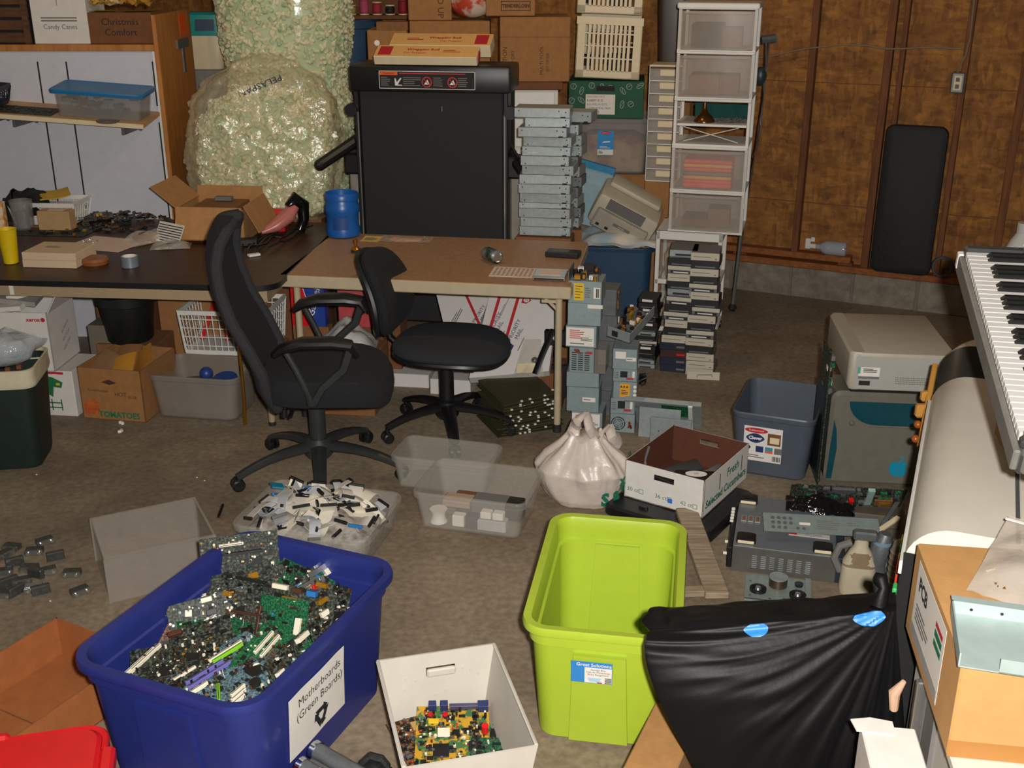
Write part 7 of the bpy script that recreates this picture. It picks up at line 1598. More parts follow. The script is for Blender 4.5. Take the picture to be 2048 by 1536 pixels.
for k, (x, y) in enumerate(((-gw / 2 - 0.02, 0.04),)):
    p = MB(); p.bx(x - 0.012, x + 0.006, -0.005, 0.2, 0.0, gh_ + 0.0, mat('dark_edge_plastic', '#1c2422', 0.35), b=0.006); p.build('front_bezel', g3)
pcx = thing('beige_tower_computer', 'beige desktop computer lying on top of the grey and teal tower', 'computer', g3.location + Vector((0.03, -0.02, gh_ + 0.016)), rzm)
pw, pdp, ph = 0.43, 0.56, 0.165
M_PCB2 = mat('pc_beige', '#aaa091', 0.5, var=0.03); M_PCB3 = mat('pc_grey', '#a3a199', 0.5, var=0.03)
p = MB(); p.bx(-pw / 2 + 0.03, pw / 2, 0, pdp, 0, ph, M_PCB2, b=0.008, seg=2); p.build('case', pcx)
p = MB(); p.rr([(0.05, pdp - 0.01, 0.02, 0), (0.07, pdp, 0.025, 0.02), (0.07, pdp, 0.025, ph - 0.01), (0.05, pdp - 0.01, 0.02, ph + 0.001)], M_PCB2, X=T(-pw / 2 + 0.035, pdp / 2, 0)); p.build('front_bezel', pcx)
p = MB(); X = face_front(0.0, -0.0006, ph / 2); p.quad(pw * 0.94, ph * 0.86, M_PCB3, X @ T(0.015, -0.004, 0)); 
for i in range(34):
    for j in range(4): p.box((-0.02 + i * 0.0065, -0.022 - j * 0.0085, 0.0008), (0.003, 0.003, 0.0004), K_INK, X)
p.build('side_panel', pcx)
p = MB(); p.box((-0.13, 0.0, 0.0012), (0.085, 0.04, 0.0008), K_PAPER, X); p.box((-0.172, 0.006, 0.0018), (0.012, 0.028, 0.0006), mat('pale_teal', '#4fa08e', 0.6), X); p.lines(0.06, 0.02, 3, K_INK, X @ T(-0.125, 0.006, 0.0014)); p.box((-0.13, -0.026, 0.0012), (0.085, 0.01, 0.0008), K_INKG, X); p.build('sticker', pcx)
p = MB(); p.box((-0.145, -0.05, 0.001), (0.045, 0.02, 0.003), K_INK, X); p.build('lock_slot', pcx)
p = MB(); p.bx(-pw / 2 + 0.02, pw / 2 - 0.02, 0.015, 0.22, -0.014, 0.0, K_BLACK); p.build('foot', pcx)  # black slab puts the shade of the gap between both computers into colour
p = MB(); rg = random.Random(55)
for k in range(26): p.box((rg.uniform(-0.01, 0.01), rg.uniform(-0.08, 0.08), rg.uniform(-0.1, 0.1)), (0.015, 0.03, 0.02), rg.choice((K_PCB, K_INKG, K_STEELD, K_BLACK, K_PAPER)))
t_ = thing('slanted_circuit_board', 'narrow circuit board leaning upright against the left of the beige computer', 'circuit board', tuple(pcx.matrix_basis @ Vector((-pw / 2 - 0.03, 0.08, -0.46))), rzm)
p.v = [v + Vector((-0.035, 0, 0.5)) for v in p.v]; p.build('components', t_, kind='stuff')
p = MB(); p.bx(-0.05, -0.046, -0.1, 0.1, 0.0, 0.62, K_PCBD); p.build('substrate', t_)
q = G(1634, 918); p = MB(); p.bx(-0.008, 0.008, -0.04, 0.04, 0, 0.17, mat('pale_cyan_plastic', '#6f9c98', 0.5), b=0.003); single('pale_strip', p, 'pale cyan strip standing between the grey bin and the teal tower', 'strip', (q.x, q.y + 0.05, 0), rzm)
p = MB(); p.bx(-0.05, 0.07, 0, 0.1, 0, 0.01, K_WHITE); single('floor_block', p, 'small pale block on the floor by the back wall, right of the computers', 'block', G(1896, 628), WR)
# desktop case upside down with black feet, boards and metal plate on it
a_, b_, c_ = G(1462, 1122), G(1668, 1152), G(1478, 985)
dh = 0.105
a_, b_ = G(1462, 1140), G(1668, 1166)
rzc = math.atan2(b_.y - a_.y, b_.x - a_.x); dcw = (b_ - a_).length
M_SLV = mat('silver_case', '#7f868b', 0.4, 0.45, var=0.06, scale=30)
dc = thing('desktop_case', 'silver desktop case lying upside down with four black feet', 'computer case', (a_ + b_) / 2, rzc)
dcd = 0.43
p = MB(); p.bx(-dcw / 2, dcw / 2, 0, dcd, 0, dh, M_SLV, b=0.003); p.build('case', dc)
p = MB(); X = face_front(0, -0.0006, dh / 2); p.quad(dcw, dh * 0.98, mat('dark_case_side', '#55524c', 0.5, 0.2), X)
for i in range(7):
    for j in range(7): p.box((-dcw * 0.28 + i * 0.032, 0.02 - j * 0.008, 0.0008), (0.018, 0.0028, 0.0004), K_STEEL, X)
p.build('vented_side', dc)
for x_, y_ in ((-dcw / 2 + 0.045, 0.05), (dcw / 2 - 0.05, 0.045), (-dcw / 2 + 0.035, dcd - 0.05)):
    p = MB(); p.rr([(0.072, 0.06, 0.016, dh), (0.07, 0.058, 0.016, dh + 0.02), (0.055, 0.045, 0.014, dh + 0.022)], K_BLACK, X=T(x_, y_, 0)); f_ = p.build('foot', dc)
    p = MB(); p.bx(x_ - 0.03, x_ + 0.03, y_ - 0.032, y_ - 0.026, dh + 0.002, dh + 0.014, K_CREAM, b=0.002); p.build('rubber_pad', f_)
p = MB(); p.bx(-dcw / 2 - 0.02, -dcw / 2 - 0.001, 0.0, dcd - 0.1, 0.01, dh * 0.9, K_BLACK, b=0.003)
for k in range(5): p.bx(-dcw / 2 - 0.026, -dcw / 2 - 0.012, 0.2 + k * 0.026, 0.214 + k * 0.026, dh * 0.9, dh * 0.98, K_PAPER, b=0.002)
for y_ in (0.03, 0.12): p.cyl((-dcw / 2 - 0.02, y_, dh * 0.5), (-dcw / 2 - 0.035, y_, dh * 0.5), 0.006, K_PAPER, 8)
p.build('front_panel', dc)
p = MB(); p.bx(dcw / 2 - 0.005, dcw / 2 + 0.03, 0.0, 0.2, 0.0, dh * 0.98, mat('navy_plastic_side', '#1f2a38', 0.4), b=0.003); p.build('side_panel', dc)
p = MB(); rg = random.Random(3)
for k in range(3): p.lines(0.1, 0.006, 1, K_INKG, T(-0.08 + 0.08 * k, 0.11, dh + 0.0006))
p.build('engraving', dc)
# long perforated metal plate across the case
a_, b_ = G(1528, 1062, dh + 0.032), G(1762, 1076, dh + 0.032)
pl_ = thing('metal_plate', 'long grey metal rear plate with round sockets lying across the silver case', 'plate', (a_ + b_) / 2, math.atan2(b_.y - a_.y, b_.x - a_.x), rot=(R(20), 0, math.atan2(b_.y - a_.y, b_.x - a_.x)))
pw2 = (b_ - a_).length
M_PLT = mat('galvanised_plate', '#86938f', 0.45, 0.3, var=0.08, scale=50)
p = MB(); p.bx(-pw2 / 2, pw2 / 2, 0, 0.095, 0, 0.003, M_PLT); p.bx(-pw2 / 2, pw2 / 2, 0.092, 0.095, -0.02, 0.003, M_PLT); p.build('plate', pl_)
p = MB()
for i in range(4):
    for j in range(3):
        if (i, j) != (3, 0): p.cyl((-pw2 / 2 + 0.035 + i * 0.022, 0.02 + j * 0.024, 0.002), (-pw2 / 2 + 0.035 + i * 0.022, 0.02 + j * 0.024, 0.006), 0.007, K_STEELD, 12)
for i in range(2): p.cyl((-pw2 / 2 + 0.125 + i * 0.022, 0.02, 0.002), (-pw2 / 2 + 0.125 + i * 0.022, 0.02, 0.006), 0.006, K_STEELD, 12)
p.build('sockets', pl_)
p = MB(); p.box((-0.06, 0.045, 0.0036), (0.04, 0.012, 0.0006), K_PAPER); p.lines(0.09, 0.05, 5, K_INKG, T(0.03, 0.045, 0.003)); p.lines(0.05, 0.02, 2, K_INKG, T(0.12, 0.055, 0.003)); p.box((pw2 / 2 - 0.05, 0.03, 0.0036), (0.05, 0.009, 0.0006), K_INK); p.build('markings', pl_)
p = MB(); p.bx(-0.05, 0.1, 0, 0.03, 0, 0.002, mat('red_white_sticker', '#c7bfb8', 0.6)); p.bx(-0.05, -0.02, 0.004, 0.026, 0.002, 0.0026, K_RED); p.text('HOT SWAP', 0.012, K_INK, T(0.04, 0.015, 0.0022))
q = G(1602, 1068, dh); p.X = I4
single('red_white_sticker', p, 'red and white sticker on the silver case below the metal plate', 'sticker', (q.x, q.y - 0.02, dh + 0.0006), rzc)
a_ = G(1500, 1045, dh)
p = MB()
for k in range(3): p.bx(-0.035 + k * 0.026, -0.013 + k * 0.026, 0, 0.05, 0, 0.004, K_STEEL, b=0.001); p.bx(-0.03 + k * 0.026, -0.018 + k * 0.026, 0.008, 0.042, 0.004, 0.0046, K_CARDD)
single('slot_covers', p, 'three metal slot covers lying left of the long metal plate', 'slot cover', (a_.x, a_.y, dh + 0.001), rzc)
# dark mound and big circuit board behind
a_, b_ = G(1595, 1005, 0.12), G(1822, 1012, 0.12)
bb = thing('large_circuit_board', 'large dark circuit board standing behind the silver case', 'circuit board', (a_ + b_) / 2 + Vector((0, 0.12, -0.06)), rzc * 0.5, rot=(R(35), 0, rzc * 0.5))
bw2 = (b_ - a_).length
p = MB(); p.bx(-bw2 / 2, bw2 / 2, 0, 0.004, 0, 0.14, K_PCBD); p.build('substrate', bb)
p = MB(); rg = random.Random(71)
for k in range(70): p.box((rg.uniform(-bw2 / 2, bw2 / 2) * 0.95, -0.006, rg.uniform(0.01, 0.13)), (rg.uniform(0.006, 0.03), 0.012, rg.uniform(0.005, 0.02)), rg.choice((K_CHIP, K_PCB, K_STEELD, K_SILVER, K_PCBD, K_CHIP)))
p.build('small_components', bb, kind='stuff')
p = MB(); p.bx(-0.1, 0.02, -0.012, 0.0, 0.1, 0.135, K_STEELD); p.bx(bw2 * 0.16, bw2 * 0.22, -0.015, 0.001, 0.03, 0.14, mat('pale_green_metal', '#8fa79e', 0.5)); p.build('metal_bracket', bb)
p = MB(); p.bx(bw2 * 0.24, bw2 * 0.4, -0.02, 0, 0.04, 0.075, K_CARDB); p.bx(bw2 * 0.28, bw2 * 0.38, -0.022, 0, 0.045, 0.065, K_GOLD); p.build('transformer', bb); p = MB(); p.bx(bw2 * 0.02, bw2 * 0.06, -0.02, 0, 0.04, 0.06, K_REDP); p.build('red_connector', bb)
t_ = thing('crumpled_film', 'glossy black crumpled film lying between the board and metal plate', 'film', (G(1640, 1012, 0.12).x, G(1640, 1012, 0.12).y, 0.112), rzc)
p = MB(); p.sheet(lambda u, v: (0.26 * (u - 0.5), 0.12 * (v - 0.5) - 0.04 * u, 0.012 + 0.04 * math.sin(PI * u) * math.sin(PI * v) + 0.025 * noise.noise(Vector((u * 5, v * 5, 2)))), 22, 12, mat('glossy_black_film', '#0c0c0d', 0.12, var=0, bump=0.8, bscale=24), 0.003); p.build('film', t_)
for k, (px, py, l, a, w) in enumerate(((1780, 1035, 0.24, 0.9, 0.018), (1772, 1060, 0.13, 0.5, 0.02), (1745, 1098, 0.22, 1.2, 0.02))):
    q = G(px, py, 0.06); p = MB(); p.box((0, 0, 0), (l, w, 0.012), (K_STEELD, K_CREAM, K_STEELD)[k], b=0.002)
    single('metal_strip', p, ('long grey metal strip slanting at the right end of the plate', 'short cream strip at the right end of the plate', 'grey metal strip pointing down right of the silver case')[k], 'strip', (q.x, q.y, 0.08 if k < 2 else 0.01), 0, 'strips beside the silver case', (0, R(-18 if k < 2 else 0), a))
p = MB(); p.bx(-0.09, 0.16, 0, 0.25, 0, 0.055, mat('dull_brown_case', '#5d5347', 0.6), b=0.004); q = G(1730, 1075)
single('brown_flat_case', p, 'dull brown flat case on the floor under the large circuit board', 'case', (q.x, q.y + 0.1, 0), rzc)
# metal plate with two fans in front
a_, b_ = G(1488, 1200), G(1622, 1216)
fp = thing('speaker_plate', 'grey metal plate with two round black speakers in front of the silver case', 'plate', (a_ + b_) / 2, math.atan2(b_.y - a_.y, b_.x - a_.x))
fw = (b_ - a_).length
p = MB(); p.bx(-fw / 2, fw / 2, 0, 0.17, 0.006, 0.01, M_PLT); p.bx(-fw / 2, fw / 2, 0.0, 0.003, 0, 0.01, M_PLT); p.bx(fw / 2 - 0.02, fw / 2, 0.02, 0.17, 0.01, 0.02, M_PLT); p.build('plate', fp)
for k, (x_, y_, r_) in enumerate(((-fw * 0.3, 0.062, 0.03), (fw * 0.3, 0.05, 0.03))):
    p = MB(); p.lathe([(r_, 0.01), (r_, 0.02), (r_ * 0.85, 0.023), (r_ * 0.45, 0.014), (0.001, 0.018)], K_BLACK, 24, T(x_, y_, 0)); sp_ = p.build('speaker', fp)
    p = MB(); p.lathe([(r_ * 0.3, 0.016), (r_ * 0.42, 0.016), (r_ * 0.3, 0.024), (0.001, 0.026)], K_SILVER, 16, T(x_, y_, 0)); p.build('centre_cap', sp_)
p = MB(); p.lathe([(0.014, 0.01), (0.016, 0.02), (0.001, 0.02)], K_BLACK, 16, T(fw * 0.32, 0.125, 0)); p.build('small_speaker', fp)
p = MB(); p.cyl((0.0, 0.11, 0.012), (0.0, 0.11, 0.045), 0.033, mat('brown_motor', '#5b4a3c', 0.3, 0.6), 18); p.cyl((0.0, 0.11, 0.045), (0, 0.11, 0.048), 0.034, K_STEEL, 18); p.build('motor', fp)
for k in range(6): p = MB(); x_, y_ = ((-0.42, 0.02), (-0.42, 0.12), (-0.12, 0.01), (0.1, 0.02), (0.45, 0.01), (0.45, 0.1))[k]; p.cyl((x_ * fw, y_, 0.01), (x_ * fw, y_, 0.013), 0.005, K_STEELD, 8); p.build('screw', fp)
# spray bottles and gadgets
q = G(1706, 1196)
jb = thing('spray_cleaner', 'beige spray bottle with grey trigger standing behind the black bag', 'bottle', (q.x + 0.02, q.y + 0.04, 0), R(-12))
M_JUG = mat('beige_bottle', '#b0a48c', 0.5, var=0.03)
p = MB(); p.rr([(0.115, 0.06, 0.025, 0), (0.125, 0.07, 0.03, 0.02), (0.115, 0.065, 0.03, 0.13), (0.075, 0.055, 0.025, 0.17), (0.05, 0.045, 0.02, 0.19), (0.045, 0.042, 0.02, 0.22)], M_JUG); p.build('body', jb)
p = MB(); p.rr([(0.1185, 0.0685, 0.03, 0.115), (0.085, 0.06, 0.028, 0.16), (0.07, 0.056, 0.025, 0.172)], mat('brown_band', '#7b6850', 0.5)); p.build('band', jb)
p = MB(); p.bx(-0.03, 0.05, -0.018, 0.018, 0.215, 0.25, K_STEELD, b=0.006); p.tube([(0.045, 0, 0.235), (0.06, 0, 0.19), (0.066, 0, 0.15)], 0.009, mat('slate_plastic', '#4c4c56', 0.4), 8); p.build('trigger', jb)
p = MB(); p.tube([(-0.06, 0.02, 0.07), (-0.085, 0.02, 0.12), (-0.07, 0.02, 0.17), (-0.03, 0.02, 0.19)], 0.014, K_INKG, 8); p.build('side_grip', jb)
q = G(1760, 1200)
for k, (dx, h, r_, m_, lb) in enumerate(((0.0, 0.24, 0.028, K_STEELD, 'dark grey power tool standing right of the beige spray bottle'), (0.045, 0.21, 0.022, K_INKG, 'grey cylinder between the power tool and the clear ribbed tube'))):
    t_ = thing('power_tool' if k == 0 else 'grey_cylinder', lb, 'tool', (q.x + dx, q.y + 0.05, 0), 0)
    p = MB(); p.tube([(0, 0, 0), (0.004, 0, h * 0.3), (-0.012, 0, h * 0.55), (0.0, 0, h * 0.8), (0.01, 0, h)], [r_, r_ * 0.8, r_ * 1.2, r_ * 1.35, r_ * 0.8], m_, 14); p.build('body', t_)
    p = MB(); p.lathe([(r_ * 1.22, h * 0.82), (r_ * 1.25, h * 0.86), (r_ * 1.2, h * 0.9)], mat('blue_grey_band', '#6b8394', 0.4), 14, cap0=False, cap1=False); p.build('band', t_)
q = G(1812, 1170, 0.2)
rt = thing('ribbed_tube', 'clear ribbed plastic tube with a black base beside the cardboard box', 'tube', (q.x - 0.02, q.y + 0.02, 0.0), 0)
p = MB(); p.lathe([(0.04, 0.17), (0.036, 0.2), (0.036, 0.32), (0.03, 0.345), (0.001, 0.35)], mat('tube_plastic', '#9d8b72', 0.15, var=0, alpha=0.6), 18); p.build('tube', rt)
p = MB()
for k in range(6): p.lathe([(0.036, 0.2 + 0.022 * k), (0.039, 0.204 + 0.022 * k), (0.036, 0.208 + 0.022 * k)], MATS['tube_plastic'], 18, cap0=False, cap1=False)
p.build('ribs', rt)
p = MB(); p.lathe([(0.05, 0), (0.05, 0.02), (0.044, 0.03), (0.044, 0.17), (0.036, 0.18)], K_BLACK, 18); p.build('base', rt)
p = MB(); p.bx(0.03, 0.05, -0.03, -0.02, 0.16, 0.28, K_REDP, b=0.003); p.build('red_tab', rt)
# ================================================================ FOREGROUND
def big_tote(name, label, loc, rz, w, d, h, m, taper, rib, group=None, r=0.075, lip=0.028, bead=0.03):
    """storage tote: x = width, y = length; rib = (half width of the raised rib on the ends, its depth)"""
    t = thing(name, label, 'tote', loc, rz, group)
    W, Dp = w * taper, d * taper; wi, di = w - 2 * lip, d - 2 * lip
    p = MB()
    p.rr([(W - 0.03, Dp - 0.03, r, 0), (W, Dp, r, 0.014), (wi, di, r, h - 0.05), (wi - 0.007, di - 0.007, r, h - 0.05), (wi - 0.009, di - 0.009, r, h - 0.078), (wi - 0.025, di - 0.025, r, h - 0.082), (W - 0.007, Dp - 0.007, r, 0.02), (W - 0.06, Dp - 0.06, r * 0.8, 0.012)], m, n=8); p.build('body', t)
    p = MB(); p.rr([(wi - 0.004, di - 0.004, r, h - 0.07), (wi + 0.016, di + 0.016, r + 0.005, h - 0.066), (wi + 0.02, di + 0.02, r + 0.008, h - 0.03), (w - 0.004, d - 0.004, r + 0.02, h - 0.026), (w, d, r + 0.022, h - 0.012), (w - 0.006, d - 0.006, r + 0.02, h), (wi + 0.006, di + 0.006, r, h - 0.002), (wi - 0.007, di - 0.007, r, h - 0.02), (wi - 0.007, di - 0.007, r, h - 0.05)], m, n=8, cap0=False, cap1=False); p.build('rim', t)
    for s_ in (-1, 1):                  # raised ribs on the short ends, inside and outside
        hw, dp = rib
        slope = (di - Dp) / 2 / (h - 0.064)
        p = MB()
        for (o0, o1) in ((0.0, dp), (-0.007 - dp * 0.6, -0.006)):
            y0, y1 = Dp / 2, di / 2; z0, z1 = 0.02, h - 0.085
            yb, yt = Dp / 2 + slope * 0.006, Dp / 2 + slope * (z1 - 0.014)
            vs = []
            for (z, y, k) in ((z0, yb, 1.0), (z1, yt, 0.86)):
                for x in (-hw * k, hw * k):
                    for o in (o0, o1): vs.append((x, s_ * (y + o), z))
            p.add(vs, [(0, 1, 3, 2), (4, 6, 7, 5), (0, 4, 5, 1), (2, 3, 7, 6), (0, 2, 6, 4), (1, 5, 7, 3)], m)
        p.build('end_rib', t)
    return t
M_LIME = mat('lime_plastic', '#a3b833', 0.36, var=0.02, spec=0.5)
M_NAVY = mat('navy_blue_plastic', '#222c70', 0.42, var=0.05, bump=0.05, bscale=60)
# lime tote: corners of its rim measured at 0.42
gq = [G(1052, 1245, 0.42), G(1372, 1066, 0.42)]
ga = R(64 - 90 + 0)
glt = big_tote('lime_tote', 'empty lime green storage tote in the middle foreground', (0.297, 2.945, 0), R(-9.5), 0.45, 0.70, 0.42, M_LIME, 0.8, (0.085, 0.018), r=0.055)
LTL = math.atan2((0.70 - 0.056 - 0.7 * 0.8) / 2, 0.356)
p = MB(); X = T(-0.02, -0.3355, 0.285) @ RX(R(90) + LTL)
p.quad(0.115, 0.075, mat('sticker_blue', '#2f7fc4', 0.5, var=0), X); p.box((0.018, -0.009, 0.0009), (0.076, 0.054, 0.0006), K_PAPER, X); p.text('Great Solutions', 0.0155, K_WHITE, X @ T(0.006, 0.027, 0.0008), bold=0.0003)
for k, tx in enumerate(('Storage Box', 'Caja de Almacenaje', 'Boite Rangement')): p.text(tx, 0.0085, K_INK, X @ T(0.018, 0.011 - 0.0085 * k, 0.0014))
p.prism([(-0.012, -0.018), (0.026, -0.018), (0.022, -0.032), (-0.007, -0.032)], 0.001, 0.0014, mat('pale_blue_print', '#a5c4dc', 0.6), X)
for k in range(5): p.box((0.046, -0.017 - 0.0042 * k, 0.0014), (0.018, 0.0022, 0.0004), K_INK, X)
p.box((0.022, -0.034, 0.0014), (0.014, 0.003, 0.0004), K_RED, X); p.build('product_label', glt)
# navy tote
btt = big_tote('navy_tote', 'large navy blue storage tote full of motherboards in the left foreground', (-0.760, 2.735, 0), R(-23), 0.60, 0.80, 0.42, M_NAVY, 0.84, (0.1, 0.012), lip=0.03)
BX = btt.matrix_basis.copy()
BX = T(-0.760, 2.735, 0) @ RZ(R(-23))
# paper label on its long right side
lean = math.atan2((0.60 - 0.06 - 0.60 * 0.84) / 2, 0.36)
p = MB(); X = face_right(0.2645, -0.06, 0.215) @ RX(lean)
p.sheet(lambda u, v: (0.28 * (u - 0.5), 0.2 * (v - 0.5), 0.0012 + 0.002 * abs(math.sin(5 * u + 2 * v))), 14, 8, K_PAPER, 0.0008, X)
p.text('Motherboards', 0.037, K_INK, X @ T(0.01, 0.062, 0.0035)); p.text('(Green Boards)', 0.037, K_INK, X @ T(0.01, 0.02, 0.0035))
for k in range(3):
    Y = X @ T(0.015, -0.048, 0.0033) @ RZ(k * 2 * PI / 3)
    p.prism([(-0.03, 0.026), (0.012, 0.026), (0.012, 0.034), (0.032, 0.018), (0.012, 0.004), (0.012, 0.011), (-0.02, 0.011)], 0, 0.0006, K_INK, Y)
p.build('paper_label', btt)
_BN = [0]
def motherboard(label, M4, w, d, sub, seed, feats, group='motherboards in the navy tote', stuff=70, name='motherboard', cols=None):
    """M4: placing matrix; board lies in its xy plane, components on +z"""
    t = thing(name, label, 'circuit board', M4.to_translation(), 0, group, M4.to_euler())
    rg = random.Random(seed)
    p = MB(); p.bx(-w / 2, w / 2, -d / 2, d / 2, -0.002, 0, sub); p.build('substrate', t)
    cols = cols or (K_CHIP, K_CHIP, K_CHIP, K_PCBD, K_SLOTW, K_STEELD, K_SILVER, K_GOLD, K_SLOTB, K_SLOTB, K_PCBD)
    p = MB()
    for k in range(int(stuff * 2.6)):
        c = rg.choice(cols); x, y = rg.uniform(-0.48, 0.48) * w, rg.uniform(-0.48, 0.48) * d
        e = rg.random()
        if e < 0.25: p.cyl((x, y, 0), (x, y, rg.uniform(0.006, 0.013)), rg.uniform(0.0025, 0.0045), rg.choice((K_CHIP, K_CHIP, K_SLOTW, K_SILVER, K_STEELD, K_SLOTB)), 8)
        elif e < 0.5: p.box((x, y, 0.001), (rg.uniform(0.01, 0.026), rg.uniform(0.006, 0.016), 0.003), rg.choice((K_CHIP, K_CHIP, K_PCBD)), RZ(0))
        else: p.box((x, y, 0.0015), (rg.uniform(0.002, 0.009), rg.uniform(0.002, 0.006), 0.003), c)
    p.build('small_components', t, kind='stuff')
    for f in feats:
        kd, x, y = f[0], f[1] * w, f[2] * d
        p = MB()
        if kd == 'slot': L, m_, ang = f[3], f[4], f[5] if len(f) > 5 else 0; p.box((0, 0, 0.006), (0.0085, L, 0.012), m_, T(x, y, 0) @ RZ(ang), b=0.001); p.box((0, 0, 0.0122), (0.0018, L * 0.92, 0.0006), K_CHIP, T(x, y, 0) @ RZ(ang)); p.build('expansion_slot', t)
        elif kd == 'chip': s_ = f[3]; p.box((x, y, 0.002), (s_, s_, 0.004), K_CHIP, b=0.0006); p.build('chip', t)
        elif kd == 'sink':
            p.box((x, y, 0.004), (f[3], f[3], 0.006), K_SILVER)
            for i in range(5):
                for j in range(5): p.box((x + (i - 2) * f[3] / 5.4, y + (j - 2) * f[3] / 5.4, 0.014), (f[3] / 9, f[3] / 9, 0.018), K_SILVER)
            p.build('heat_sink', t)
        elif kd == 'ports':
            p.box((x, y, 0.012), (f[3], 0.018, 0.024), K_SILVER, b=0.001)
            for i in range(4): p.box((x - f[3] * 0.38 + i * f[3] * 0.25, y - 0.0095, 0.012), (f[3] * 0.16, 0.002, 0.012), K_CHIP)
            p.build('port_block', t)
        elif kd == 'block': p.box((x, y, f[5] / 2), (f[3], f[4], f[5]), f[6], b=0.001); p.build('connector', t)
        elif kd == 'cyl': p.cyl((x, y, 0), (x, y, f[4]), f[3], f[5], 14); p.build('capacitor', t)
    return t
def place(px, py, h, rz, tx=0.0, ty=0.0): return T(*G(px, py, h)) @ RZ(R(rz)) @ RX(R(tx)) @ RY(R(ty))
W_, L_, P_, B_, K_ = K_SLOTW, K_SLOTL, K_SLOTP, K_SLOTB, K_CHIP
# supporting boards low in the tote
for k in range(4):
    motherboard('green motherboard deep in the navy tote, mostly buried', BX @ T(0.0, (-0.2, -0.06, 0.08, 0.2)[k], 0.04 + 0.055 * k) @ RZ(0.2 * k) @ RX(0.1 * (k % 2)), 0.42, 0.3, K_PCB, 200 + k, [('slot', -0.3, 0.1, 0.085, W_), ('chip', 0.2, 0.1, 0.04)], stuff=20)
# board list: where seen, height, turn, tilt about x / y
motherboard('upright dark motherboard standing at the far left side of the navy tote', place(482, 1128, 0.36, 15, 76, 2), 0.24, 0.19, K_PCBD, 1, [('slot', -0.1, 0.36, 0.075, W_, PI / 2), ('slot', 0.05, 0.2, 0.11, K_, PI / 2), ('slot', -0.4, 0.1, 0.05, W_, PI / 2), ('chip', 0.2, 0.0, 0.035), ('block', 0.36, -0.12, 0.03, 0.04, 0.012, W_), ('block', -0.32, -0.22, 0.05, 0.02, 0.012, K_SLOTW), ('chip', -0.1, -0.2, 0.03)])
motherboard('long dark motherboard tilted below the upright one in the navy tote', place(455, 1205, 0.30, 24, 34, -8), 0.31, 0.2, K_PCBD, 2, [('slot', 0.2, 0.0, 0.13, B_, PI / 2 - 0.1), ('slot', 0.1, -0.2, 0.13, B_, PI / 2 - 0.1), ('slot', -0.3, 0.2, 0.07, W_, PI / 2), ('chip', -0.1, 0.1, 0.04), ('block', 0.3, 0.3, 0.03, 0.02, 0.012, K_GOLD), ('block', -0.35, -0.2, 0.04, 0.015, 0.01, K_GOLDW if False else K_GOLD)])
motherboard('narrow copper brown motherboard edge poking out at the left of the navy tote', place(345, 1245, 0.315, 10, 50, 0), 0.24, 0.1, K_PCBR, 3, [('block', -0.4, 0.3, 0.02, 0.012, 0.03, W_), ('block', -0.1, 0.2, 0.02, 0.02, 0.02, K_GOLD), ('block', 0.2, 0.2, 0.02, 0.02, 0.018, W_), ('slot', 0.4, -0.1, 0.07, W_, PI / 2 + 0.4)])
motherboard('densely packed dark motherboard in the near left corner of the navy tote', place(352, 1335, 0.325, 18, 6, -3), 0.24, 0.22, K_PCBD, 4, [('slot', -0.40, 0.22, 0.12, W_, -0.75), ('slot', -0.32, 0.27, 0.12, W_, -0.75), ('chip', -0.1, -0.05, 0.042), ('chip', 0.2, 0.1, 0.03), ('chip', 0.25, -0.25, 0.03), ('block', -0.36, -0.33, 0.012, 0.01, 0.012, K_WHITE)], stuff=130)
motherboard('bright green motherboard lying across the middle of the navy tote', place(470, 1258, 0.30, 30, 10, 4), 0.3, 0.24, K_PCB, 5, [('slot', -0.2, 0.22, 0.07, K_WHITE, -0.85), ('slot', 0.1, 0.3, 0.05, B_, -0.6), ('chip', 0.1, -0.1, 0.035), ('cyl', -0.1, -0.3, 0.006, 0.014, K_SLOTB), ('cyl', 0.2, 0.1, 0.006, 0.014, K_CHIP)], stuff=60)
motherboard('pale blue motherboard with purple and lime slots at the near rim of the navy tote', place(478, 1345, 0.335, -42, 6, -4), 0.30, 0.26, K_PCBB, 6, [('slot', -0.18, -0.22, 0.135, P_), ('slot', -0.26, -0.22, 0.12, P_), ('slot', -0.36, 0.12, 0.11, W_), ('slot', -0.32, 0.12, 0.10, L_), ('slot', -0.44, -0.2, 0.08, K_), ('slot', -0.40, -0.36, 0.07, W_), ('slot', 0.12, -0.34, 0.075, L_, 1.0), ('slot', 0.24, -0.2, 0.05, W_, 0.2), ('slot', 0.3, -0.24, 0.05, W_, 0.2), ('slot', 0.36, -0.3, 0.05, W_, 0.2), ('chip', 0.12, 0.12, 0.045), ('cyl', 0.28, -0.02, 0.016, 0.012, K_CHIP), ('block', 0.14, 0.38, 0.022, 0.02, 0.012, K_REDP), ('slot', -0.1, -0.42, 0.06, K_SLOTW)], stuff=110)
motherboard('green motherboard back turned upright in the centre of the navy tote', place(560, 1262, 0.325, -14, 58, -12), 0.17, 0.19, K_PCB, 7, [('block', 0.36, -0.08, 0.018, 0.12, 0.012, W_), ('slot', -0.45, 0.1, 0.09, B_)], stuff=24)
motherboard('motherboard with a bright silver heat sink beside the white slot pair in the navy tote', place(552, 1312, 0.345, -28, 14, 6), 0.2, 0.17, K_PCB, 8, [('sink', 0.05, -0.08, 0.045), ('slot', -0.28, 0.12, 0.085, W_), ('slot', -0.16, 0.1, 0.085, W_), ('cyl', -0.1, -0.34, 0.01, 0.012, W_)], stuff=40)
